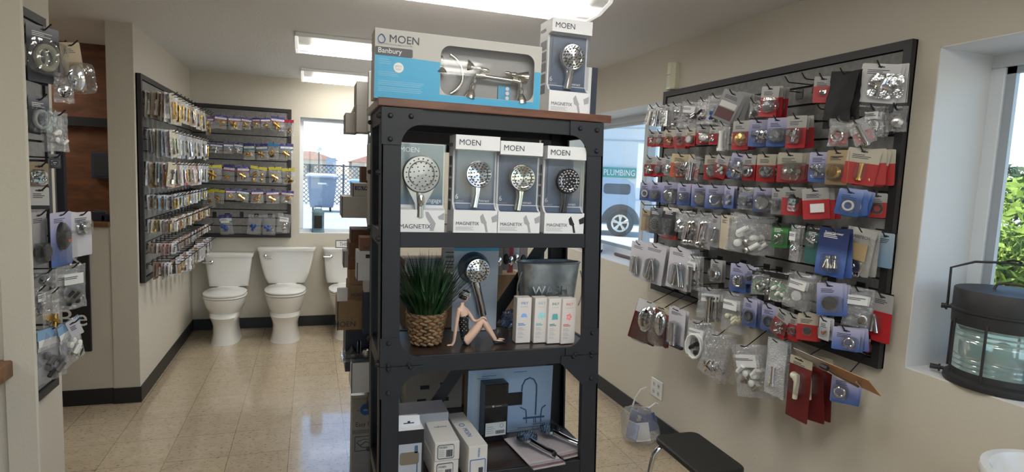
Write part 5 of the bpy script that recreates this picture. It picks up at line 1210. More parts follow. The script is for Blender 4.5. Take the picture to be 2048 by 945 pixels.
# clear bag of packs on the floor
def make_floorbag():
    t = thing('floor_bag', 'clear plastic bag of blue and white packs slumped on the floor by the wall', 'bag', (1.885, 2.99, 0))
    b = MB(); blob(b, (0, 0, .105), .115, .12, .115, 9, .18, 22, 14); b.obj('bag_film', C_bag, t, True)
    b = MB(); b.tube([(-.02, .05, .20), (.0, .06, .25), (.035, .06, .30), (.07, .05, .315)], [.006, .004, .004, .003], 6); b.tube([(.06, .0, .2), (.10, -.01, .235), (.115, -.02, .23)], [.006, .005, .004], 6); b.obj('tied_ends', mat('milky film', (.7, .72, .74), .3), t, True)
    for k, (x, y, z, rx, rz_, w_, h_, m_) in enumerate([(-.03, -.09, .10, -18, 0, .085, .105, M_paper), (-.075, -.055, .10, -15, -40, .08, .09, mat('lilac card', (.38, .42, .60), .4)), (-.01, .0, .15, 20, -20, .10, .09, mat('blue print card', (.10, .17, .42), .4)), (.05, -.04, .13, -20, 30, .09, .10, mat('navy card', (.06, .10, .28), .4)), (.05, .03, .17, 15, 15, .08, .07, M_paper)]):
        o = MB().box(-w_/2, w_/2, -.003, .003, -h_/2, h_/2, .001).obj('pack_card', m_, t); o.location = (x, y, z); o.rotation_euler = (R(rx), R(12*(k % 3)-12), R(rz_-30))
    o = MB().lathe([(0, -.014), (.016, -.008), (.02, 0)], 14, 'Y').obj('chrome_part', M_chrome, t, True); o.location = (-.02, -.03, .16)
    return t
make_floorbag()
# step stool
zs_ = .42; Q = [onz(u, v, zs_) for u, v in [(1310, 876), (1382, 862), (1488, 922), (1410, 950)]]
cx = sum(q.x for q in Q)/4; cyy = sum(q.y for q in Q)/4; W_ = .225; D_ = .37
t = thing('step_stool', 'low black topped stool with chrome tube legs by the right wall', 'stool', (cx-.005, cyy-.01, 0), R(-2))
b = MB(); b.loft([[(x, y, zs_-.028) for x, y in rrect(-W_/2+.004, W_/2-.004, -D_/2+.004, D_/2-.004, .04)], [(x, y, zs_-.022) for x, y in rrect(-W_/2, W_/2, -D_/2, D_/2, .042)], [(x, y, zs_-.006) for x, y in rrect(-W_/2, W_/2, -D_/2, D_/2, .042)], [(x, y, zs_) for x, y in rrect(-W_/2+.006, W_/2-.006, -D_/2+.006, D_/2-.006, .036)]]); b.obj('seat', mat('black ribbed rubber', (.016, .015, .013), .55, bump=.3, bscale=300), t, True)
for sy in (-1, 1):
    for sx in (-1, 1):
        b = MB(); x0 = sx*W_*.42; y0 = sy*D_*.36
        pts = [(sx*W_*.10, y0, zs_-.038), (sx*W_*.38, y0, zs_-.038), (sx*W_*.50, y0, zs_-.044), (sx*W_*.58, y0+sy*.005, zs_-.07), (sx*W_*.62, y0+sy*.01, zs_-.13), (sx*W_*.72, y0+sy*.03, .035)]
        lg = None; b.tube(pts, .0115, 12); lg = b.obj('leg', M_chrome, t, True)
        MB().cyl((sx*W_*.665, y0+sy*.017, .20), (sx*W_*.72, y0+sy*.03, .0), .0155, .017, n=12).obj('rubber_foot', M_dark, lg, True)
# pedestal basin at the lower right corner
t = thing('pedestal_basin', 'white oval pedestal basin under the near right window, cut by the frame corner', 'basin', (1.838, .845, 0))
A_, B_ = .205, .235; zb_ = .85; M_bluep = M_porc
def ov(f_, z, g=0): return [(A_*f_*math.cos(a)+g, B_*f_*math.sin(a), z) for a in [2*math.pi*k/40 for k in range(40)]]
b = MB(); b.loft([ov(.35, .60), ov(.62, .66), ov(.90, .76), ov(.99, .825), ov(1.0, .842), ov(.985, .85), ov(.90, .85), ov(.86, .838), ov(.76, .78), ov(.5, .73), ov(.1, .715)]); b.obj('bowl', M_porc, t, True)
b = MB(); b.lathe([(.10, 0), (.105, .02), (.08, .06), (.065, .3), (.075, .55), (.095, .64)], 28); b.obj('pedestal', M_porc, t, True)
MB().lathe([(0, .7165), (.02, .7185), (.024, .7165)], 16).obj('drain', M_chrome, t, True)
b = MB(); b.tube([(.135, .0, .845), (.135, 0, .93), (.115, 0, .955), (.06, 0, .95), (.045, 0, .93)], .010, 10); b.obj('tap', M_chrome, t, True)

# ================================================================ slatwalls
M_slat = mat('grey slat board', (.20, .195, .19), .6, noise=.18, nscale=45); M_groove = mat('dark groove', (.008, .008, .009), .7); M_frame = mat('charcoal slatwall frame', (.022, .020, .022), .5)
def slatwall(label, loc, rz, W, H, left=True, right=True, f=.032):
    """local frame: panel from x=0..W, z=0..H, facing -Y"""
    t = thing('slatwall', label, 'slatwall', loc, rz)
    MB().box(0, W, -.008, -.001, 0, H).obj('groove_backing', M_groove, t)
    b = MB(); z = f
    n = round((H-2*f)/.0762); st = (H-2*f)/n
    for k in range(n): b.box(f*.5, W-f*.5, -.020, -.008, z+k*st+.0045, z+(k+1)*st-.0045)
    b.obj('slat_boards', M_slat, t)
    x0 = 0; x1 = W; i0 = f if left else .0005; i1 = W-f if right else W-.0005
    MB().ring_prism([(x0, 0), (x1, 0), (x1, H), (x0, H)], [(i0, f), (i1, f), (i1, H-f), (i0, H-f)], -.030, -.001).obj('frame', M_frame, t)
    return t
slatwall('large framed slatwall between the two right windows, crowded with packs', (XR, 3.205, .895), R(-90), 3.205-1.612, 1.222)
slatwall('slatwall on the left partition wall near the corner', (XL, 4.325, .778), R(90), YB-4.325, 1.332, right=False)
slatwall('slatwall on the back wall above the toilets', (XL, YB, .885), 0, -.178-XL, 1.222, left=False)
slatwall('near left slatwall seen edge on behind the wall post', (XL, 2.18, .60), R(90), .745, 1.515)

# ---------------------------------------------------------------- hooks, cards and bags
def lin(*c): return tuple(c)
CARD = {
 'rb': ('red and beige', ramp_mat('card red beige', [(0, (.42, .022, .022)), (.60, (.42, .022, .022)), (.61, (.46, .42, .33)), (1, (.50, .46, .37))])),
 'rg': ('red and grey', ramp_mat('card red grey', [(0, (.44, .018, .024)), (.62, (.44, .018, .024)), (.63, (.36, .35, .34)), (1, (.42, .41, .40))])),
 'rd': ('dark red', ramp_mat('card dark red', [(0, (.13, .014, .014)), (.86, (.16, .018, .018)), (.87, (.50, .46, .34)), (1, (.52, .48, .36))])),
 'or': ('orange red and beige', ramp_mat('card orange beige', [(0, (.55, .10, .045)), (.60, (.55, .10, .045)), (.61, (.55, .44, .25)), (1, (.58, .48, .30))])),
 'bl': ('blue and lilac', ramp_mat('card blue lilac', [(0, (.055, .13, .42)), (.35, (.16, .21, .46)), (.75, (.38, .38, .58)), (1, (.48, .47, .62))])),
 'db': ('deep blue', ramp_mat('card deep blue', [(0, (.03, .09, .30)), (.7, (.06, .13, .38)), (1, (.30, .36, .60))])),
 'wh': ('white', ramp_mat('card white', [(0, (.56, .56, .62)), (1, (.62, .61, .66))])),
 'wk': ('white and black', ramp_mat('card white black', [(0, (.02, .02, .025)), (.17, (.02, .02, .025)), (.18, (.62, .61, .62)), (1, (.66, .65, .66))])),
 'gn': ('green', ramp_mat('card green', [(0, (.05, .26, .07)), (.75, (.08, .30, .09)), (.86, (.02, .03, .02)), (1, (.03, .03, .03))])),
 'dg': ('dark green', ramp_mat('card dark green', [(0, (.03, .12, .11)), (.83, (.05, .15, .14)), (.84, (.02, .02, .02)), (1, (.03, .03, .03))])),
 'gy': ('grey', ramp_mat('card grey', [(0, (.24, .24, .25)), (1, (.40, .40, .41))])),
 'dk': ('dark grey', ramp_mat('card dark', [(0, (.04, .04, .055)), (.7, (.06, .065, .085)), (1, (.22, .22, .25))])),
 'tn': ('tan', ramp_mat('card tan', [(0, (.30, .20, .11)), (1, (.40, .31, .18))])),
 'cr': ('cream', ramp_mat('card cream', [(0, (.50, .44, .32)), (1, (.58, .52, .40))])),
 'nv': ('navy shower picture', ramp_mat('card navy', [(0, (.04, .10, .38)), (.35, (.12, .20, .48)), (.6, (.03, .05, .16)), (1, (.02, .03, .10))])),
 'pk': ('pinkish', ramp_mat('card pink', [(0, (.42, .20, .18)), (1, (.50, .30, .27))])),
 'br': ('brown', ramp_mat('card brown', [(0, (.20, .10, .06)), (1, (.30, .17, .10))])),
 'kf': ('black and red', ramp_mat('card black red', [(0, (.45, .03, .03)), (.12, (.45, .03, .03)), (.13, (.03, .03, .04)), (.88, (.03, .03, .04)), (.89, (.62, .60, .58)), (1, (.62, .60, .58))])),
 'lb': ('light blue', ramp_mat('card light blue', [(0, (.25, .40, .58)), (1, (.45, .56, .66))])),
}
FM = {'c': M_chrome, 'n': M_brush, 'b': M_brass, 'k': M_dark, 'w': M_white, 'g': mat('grey metal part', (.25, .25, .26), .35, .7), 'e': M_cream, 'a': clear_mat('clear acrylic', (.9, .93, .96), .45, .06, .12, (.7, .75, .8)), 'd': M_gun, 'p': mat('blue plastic part', (.03, .09, .35), .4), 'o': mat('copper orange', (.5, .2, .08), .4)}
def lat(b, prof, c, n=16, **k): return b.lathe(prof, n, 'Y', c=c, **k)
def fitting(kind, s, parent, c, m_, rn):
    """s = half width of the fitting; c = centre; everything sits in front (-Y) of the card"""
    x, y, z = c; b = MB(); nm = kind
    if kind == 'knob':
        lat(b, [(s*.35, 0), (s*.35, -s*.35), (s*.85, -s*.5), (s, -s*.9), (s*.8, -s*1.15), (0, -s*1.2)], c, 10); nm = 'faucet_knob'
    elif kind == 'handle':
        lat(b, [(s*.6, 0), (s*.6, -s*.3), (s*.3, -s*.6), (s*.3, -s*.9), (0, -s)], c); b.tube([(x-s, y-s*.6, z+s*.3), (x, y-s*.8, z), (x+s*.9, y-s*.7, z-s*.35)], [s*.22, s*.3, s*.22], 8); b.tube([(x-s*.3, y-s*.6, z-s), (x, y-s*.8, z), (x+s*.3, y-s*.7, z+s)], [s*.2, s*.3, s*.2], 8); nm = 'cross_handle'
    elif kind == 'disc':
        lat(b, [(s, 0), (s, -s*.12), (s*.85, -s*.22), (s*.3, -s*.25), (0, -s*.3)], c, 26); nm = 'round_cover'
    elif kind == 'ring':
        b.tube([(x+s*.78*math.cos(a), y-s*.2, z+s*.78*math.sin(a)) for a in [2*math.pi*k/20 for k in range(20)]], s*.2, 8, True); nm = 'ring_seal'
    elif kind == 'oval':
        lat(b, [(s, 0), (s*.96, -s*.3), (s*.7, -s*.6), (s*.35, -s*.7), (0, -s*.72)], (x, y, z/1.45), 24, sy=1.45); nm = 'oval_plate'
    elif kind == 'strainer':
        lat(b, [(s, 0), (s, -s*.15), (s*.8, -s*.25), (0, -s*.2)], c, 24); nm = 'drain_strainer'
    elif kind == 'tube':
        b.cyl((x, y-s*.4, z-s*1.5), (x, y-s*.4, z+s*1.3), s*.38); b.cyl((x, y-s*.4, z-s*1.9), (x, y-s*.4, z-s*1.4), s*.62); b.cyl((x, y-s*.4, z+s*1.2), (x, y-s*.4, z+s*1.5), s*.5); nm = 'metal_tube'
    elif kind == 'lever':
        lat(b, [(s*.45, 0), (s*.45, -s*.5), (s*.2, -s*.8), (0, -s*.85)], (x-s*.2, y, z-s*1.2)); b.tube([(x-s*.2, y-s*.5, z-s*1.2), (x+s*.2, y-s*.6, z+s*.2), (x+s*.5, y-s*.5, z+s*1.5)], [s*.2, s*.16, s*.28], 8); lat(b, [(0, -s*.5), (s*.38, -s*.2), (0, s*.1)], (x+s*.5, y-s*.4, z+s*1.5), 10); nm = 'lever_handle'
    elif kind == 'pull':
        b.tube([(x-s*.5, y-s*.4, z-s*1.7), (x-s*.15, y-s*.6, z+s*.2), (x, y-s*.7, z+s*1.5)], [s*.42, s*.34, s*.2], 10); b.tube([(x+s*.7, y-s*.4, z-s*1.8), (x+s*.4, y-s*.6, z+s*.2), (x+s*.1, y-s*.7, z+s*1.4)], [s*.40, s*.30, s*.2], 10); b.cyl((x-s*.35, y-s*.6, z+s*1.5), (x+s*.35, y-s*.6, z+s*1.6), s*.22); nm = 'tub_spout'
    elif kind == 'valve':
        b.cyl((x-s*.7, y-s*.45, z+s*.4), (x+s*.5, y-s*.45, z-s*.4), s*.34, n=6); b.cyl((x-s*.15, y-s*.45, z-s*.9), (x+.05*s, y-s*.45, z+s*.8), s*.26); b.cyl((x-s, y-s*.45, z+s*.55), (x-s*.6, y-s*.45, z+s*.35), s*.5, n=8); nm = 'valve_body'
    elif kind == 'cone':
        lat(b, [(s, 0), (s*.95, -s*.2), (s*.4, -s*.9), (s*.3, -s*1.2), (0, -s*1.2)], c, 20); nm = 'bell_flange'
    elif kind == 'spray':
        b.tube([(x-s*.7, y-s*.5, z+s*1.0), (x+s*.0, y-s*.7, z+s*1.0), (x+s*.15, y-s*.6, z+s*.2), (x-s*.05, y-s*.5, z-s*2.4)], [s*.55, s*.6, s*.42, s*.36], 12); nm = 'spray_head'
    elif kind == 'bell':
        b.lathe([(s*.35, s*1.3), (s*.42, s*.9), (s*.30, s*.7), (s*.5, s*.2), (s*.75, -s*.8), (s*.6, -s*.85), (0, -s*.8)], 18, c=(x, y-s*.7, z)); nm = 'shower_nozzle'
    elif kind == 'parts':
        for k in range(5):
            px_, pz_ = x+rn.uniform(-s, s)*.8, z+rn.uniform(-s, s)*.8
            if k % 2: b.cyl((px_-s*.3, y-s*.3, pz_-s*.25), (px_+s*.35, y-s*.35, pz_+s*.3), s*.22, n=8)
            else: lat(b, [(s*.32, 0), (s*.32, -s*.3), (s*.15, -s*.4), (0, -s*.4)], (px_, y, pz_), 10)
        nm = 'small_fittings'
    elif kind == 'coil':
        b.tube([(x+s*(.75+.03*k/8)*math.cos(k*.5), y-s*.2-s*.012*k, z+s*1.15*math.sin(k*.5)) for k in range(34)], s*.12, 6); nm = 'coiled_hose'
    elif kind == 'label': return None
    o = b.obj(nm, m_, parent, True)
    if kind == 'strainer':
        b = MB()
        for r_, n_ in ((0, 1), (.33, 6), (.62, 11)):
            for k in range(n_):
                a = 2*math.pi*k/n_; lat(b, [(0, -s*.30), (s*.085, -s*.30), (s*.085, -s*.1)], (x+s*r_*math.cos(a), y, z+s*r_*math.sin(a)), 7)
        b.obj('holes', M_dark, o)
    return o
PG = [0]
def rows_print(t, w, top, y, m_=None, n=3, x0=-.34, zt=.025):
    b = MB(); rn = random.Random(PG[0])
    for k in range(n): b.box(w*x0, w*(x0+rn.uniform(.35, .62)), y, y+.0004, top-zt-.006*k, top-zt+.0025-.006*k)
    b.obj('small_print', m_ or M_ink, t)
def bag_film(t, w, h, top, seed, fat=.012, m_=None, nu=7, nv=9):
    rn = random.Random(seed); b = MB(); vs = []; 
    for side in (-1, 1):
        for j in range(nv+1):
            for i in range(nu+1):
                fx, fz = i/nu, j/nv; x = (fx-.5)*w*(1-.06*math.sin(math.pi*fz)); z = top-h*fz
                e = math.sin(math.pi*fx)*math.sin(math.pi*min(1, fz*1.05+.02))**.7
                y = side*(fat*e*(.35+.65*fz))+ (rn.uniform(-1, 1)*.006 if 0 < i < nu and 0 < j < nv else rn.uniform(-1, 1)*.0018)
                vs.append((x+rn.uniform(-.003, .003)*(1 if j else .2), y, z+rn.uniform(-.003, .003)*(1 if j else .2)))
    K = (nu+1)*(nv+1); fs = []
    for s_ in (0, 1):
        for j in range(nv):
            for i in range(nu):
                a = s_*K+j*(nu+1)+i; f_ = (a, a+1, a+nu+2, a+nu+1); fs.append(f_ if s_ else f_[::-1])
    b.add(vs, fs); return b.obj('bag_film', m_ or C_bag, t, True)
def make_pack(style, fit, w, h, seed, fm='c', fx=0, fz=None, fs=None, hdr=None, blister=True, label=False, word=None):
    """origin = hole the hook goes through; faces -Y. style: card code, or 'bag' """
    PG[0] = seed; rn = random.Random(seed); t = bpy.data.objects.new('parts_bag' if style == 'bag' else 'blister_card', None); COL.objects.link(t); t.empty_display_size = .02
    top = .012; s = fs*w if fs else w*.32; cz = top-h*(fz if fz is not None else .62)
    if style == 'bag':
        bag_film(t, w, h, top, seed, fat=min(.02, w*.14))
        if hdr:
            hm = mat('header '+hdr[0], hdr[1], .45); MB().box(-w*.49, w*.49, -.0045, -.0038, top-h*.20, top-.003).obj('header', hm, t)
            if len(hdr) > 2: MB().box(-w*.49, w*.49, -.0045, -.0038, top-h*.40, top-h*.33).obj('header_band', mat('header '+hdr[2], hdr[3], .45), t)
            if len(hdr) > 2: MB().box(-w*.45, w*.45, -.004, -.0035, top-h*.33, top-h*.20).obj('label_card', M_paper, t)
        if label: MB().box(-w*.34, w*.30, -.0155, -.0148, top-h*.42, top-h*.18).obj('label_card', M_paper, t); rows_print(t, w, top, -.0162, n=2, zt=h*.26)
        if fit: fitting(fit, s, t, (fx*w, -.002, cz), FM[fm], rn)
        if fit and rn.random() < .6: fitting('parts', s*.8, t, (-fx*w+rn.uniform(-.1, .1)*w, .0, cz-h*.10), FM[rn.choice('cngk')], rn)
    else:
        MB().prism(rrect(-w/2, w/2, top-h, top, min(.005, w*.08), 2), -.0008, .0008).obj('card', CARD[style][1], t)
        MB().prism([(-.011, -.002), (.011, -.002), (.011, .002), (.004, .003), (.0, .005), (-.004, .003), (-.011, .002)], -.0013, -.0008).obj('hang_slot', M_ink, t)
        if w > .03: rows_print(t, w, top, -.0013, M_paper if style in ('nv', 'dk', 'gn', 'dg', 'kf') else None)
        if word: text('lettering', word[0], word[1], word[3] if len(word) > 3 else (M_paper if style in ('nv', 'dk', 'gn', 'dg', 'kf') else M_ink), t, (0, -.0016, top-h*word[2]))
        if fit: fitting(fit, s, t, (fx*w, -.001, cz), FM[fm], rn)
        if label: MB().box(-w*.22, w*.30, -.0135, -.0128, cz-h*.16, cz+h*.12).obj('label_card', M_paper, t)
        if fit and blister:
            b = MB(); x = fx*w; sz = s*1.35 if fit in ('tube', 'lever', 'pull', 'oval', 'spray', 'bell') else s*1.0; sx_ = s*1.18; dp = s*(1.3 if fit in ('knob', 'cone', 'bell') else .95)
            zlo, zhi = cz-sz*1.3, cz+sz*1.2
            b.loft([[(px_, -.001, pz_) for px_, pz_ in rrect(x-sx_, x+sx_, zlo, zhi, sx_*.5, 4)], [(px_, -dp, pz_) for px_, pz_ in rrect(x-sx_*.92, x+sx_*.92, zlo+sz*.08, zhi-sz*.08, sx_*.45, 4)]], False, True); b.obj('blister', C_blister, t, True)
    return t
def copy_tree(o, parent=None):
    c = o.copy(); COL.objects.link(c); c.parent = parent
    for ch in list(o.children): copy_tree(ch, c)
    return c
def wire_hook(p0, p1, label, group):
    """from the wall point p0 to the tip p1, tip turned up"""
    t = thing('slatwall_hook', label, 'hook', p0, 0, group); d_ = Vector(p1)-Vector(p0); u = d_.normalized()
    t.rotation_euler = (0, -math.asin(u.z), math.atan2(u.y, u.x)); L_ = d_.length
    b = MB(); b.tube([(0, 0, 0), (L_*.93, 0, -.001), (L_*.985, 0, .004), (L_+.014, 0, .022)], .0026, 6); b.obj('wire', M_wire, t, True)
    MB().box(-.001, .003, -.020, .020, -.030, .012, .001).obj('back_plate', M_wire, t)
    return t
def hang(side, u0, v0, u1, v1, style, fit, desc, row, pos, n=0, roll=0, hz=None, tipd=None, hook=True, wallname='right slatwall', step=.020, rng=None, natw=.66, pitch=0, **kw):
    """a pack whose picture extent is given, hung on a hook of the given wall"""
    um = (u0+u1)/2
    if side == 'R':
        td = tipd or .18
        while td > .05 and onx(um, v0, XR-td).y < 1.665: td -= .01
        X = XR-td; tip = onx(um, v0+1.5, X); bot = onx(um, v1, X); lo, hi = rng or (-90, -34); n = min(n+1, int((td-.03)/step))
    elif side == 'L': X = XL+(tipd or .18); tip = onx(um, v0+1.5, X); bot = onx(um, v1, X); lo, hi = rng or (18, 84)
    else: Y = YB-(tipd or .18); tip = ony(um, v0+1.5, Y); bot = ony(um, v1, Y); lo, hi = rng or (-12, 12)
    h = tip.z-bot.z; best = None; w = h*natw if style != 'bag' else h*natw*1.05
    for a in range(int(lo), int(hi)+1, 4):
        e = Vector((math.cos(R(a)), math.sin(R(a)), 0)); pw = abs(pj(tip+e*w/2)[0]-pj(tip-e*w/2)[0]); er = abs(pw-(u1-u0))
        if best is None or er < best[0]: best = (er, a, pw)
    a, pw = best[1], best[2]; w *= max(.45, min(1.9, (u1-u0)/max(pw, .5)))
    seed = int(u0*7+v0*3) % 9973; t = make_pack(style, fit, w, h, seed, **kw)
    t.location = tip-Vector((0, 0, .0105)); t.rotation_euler = (R(pitch), R(roll), R(a)); 
    t['label'] = '%s, %s in %s row, %s' % (desc, ORD[pos-1], row, wallname); t['category'] = 'bag of parts' if style == 'bag' else 'carded part'; t['group'] = ('bags hung on the ' if style == 'bag' else 'cards hung on the ')+wallname
    ax = Vector((1, 0, 0)) if side == 'R' else (Vector((-1, 0, 0)) if side == 'L' else Vector((0, 1, 0)))
    for k in range(n):
        c = copy_tree(t); c.location = t.location+ax*step*(k+1)+Vector((0, 0, -.0005)); rr_ = random.Random(seed+k)
        c.rotation_euler = (R(pitch), R(roll*.6+rr_.uniform(-9, 9)), R(max(lo, a-4*(k+1) if side == 'R' else a) + rr_.uniform(-6, 6)))
        c['label'] = '%s, %s in %s row, %s, %s' % (desc, ORD[pos-1], row, wallname, ['just behind', 'third back', 'fourth back', 'fifth back', 'sixth back', 'seventh back', 'eighth back'][k])
    if hook:
        base = Vector((XR-.021, tip.y, max(tip.z-.0105, .94))) if side == 'R' else (Vector((XL+.021, tip.y, tip.z-.0105)) if side == 'L' else Vector((tip.x, YB-.021, tip.z-.0105)))
        wire_hook(base, Vector(t.location)-ax*.012, 'black wire hook holding the %s pack in the %s row, %s' % (ORD[pos-1], row, wallname), 'hooks of the '+wallname)
    return t
def bare_hook(side, u, v, label, tipd=.18):
    tip = onx(u, v, XR-tipd) if side == 'R' else onx(u, v, XL+tipd); x = XR-.021 if side == 'R' else XL+.021
    wire_hook(Vector((x, tip.y, tip.z)), tip, label, 'empty hooks')
ROWN = ['top', 'second', 'third', 'fourth', 'fifth', 'sixth', 'seventh', 'bottom']
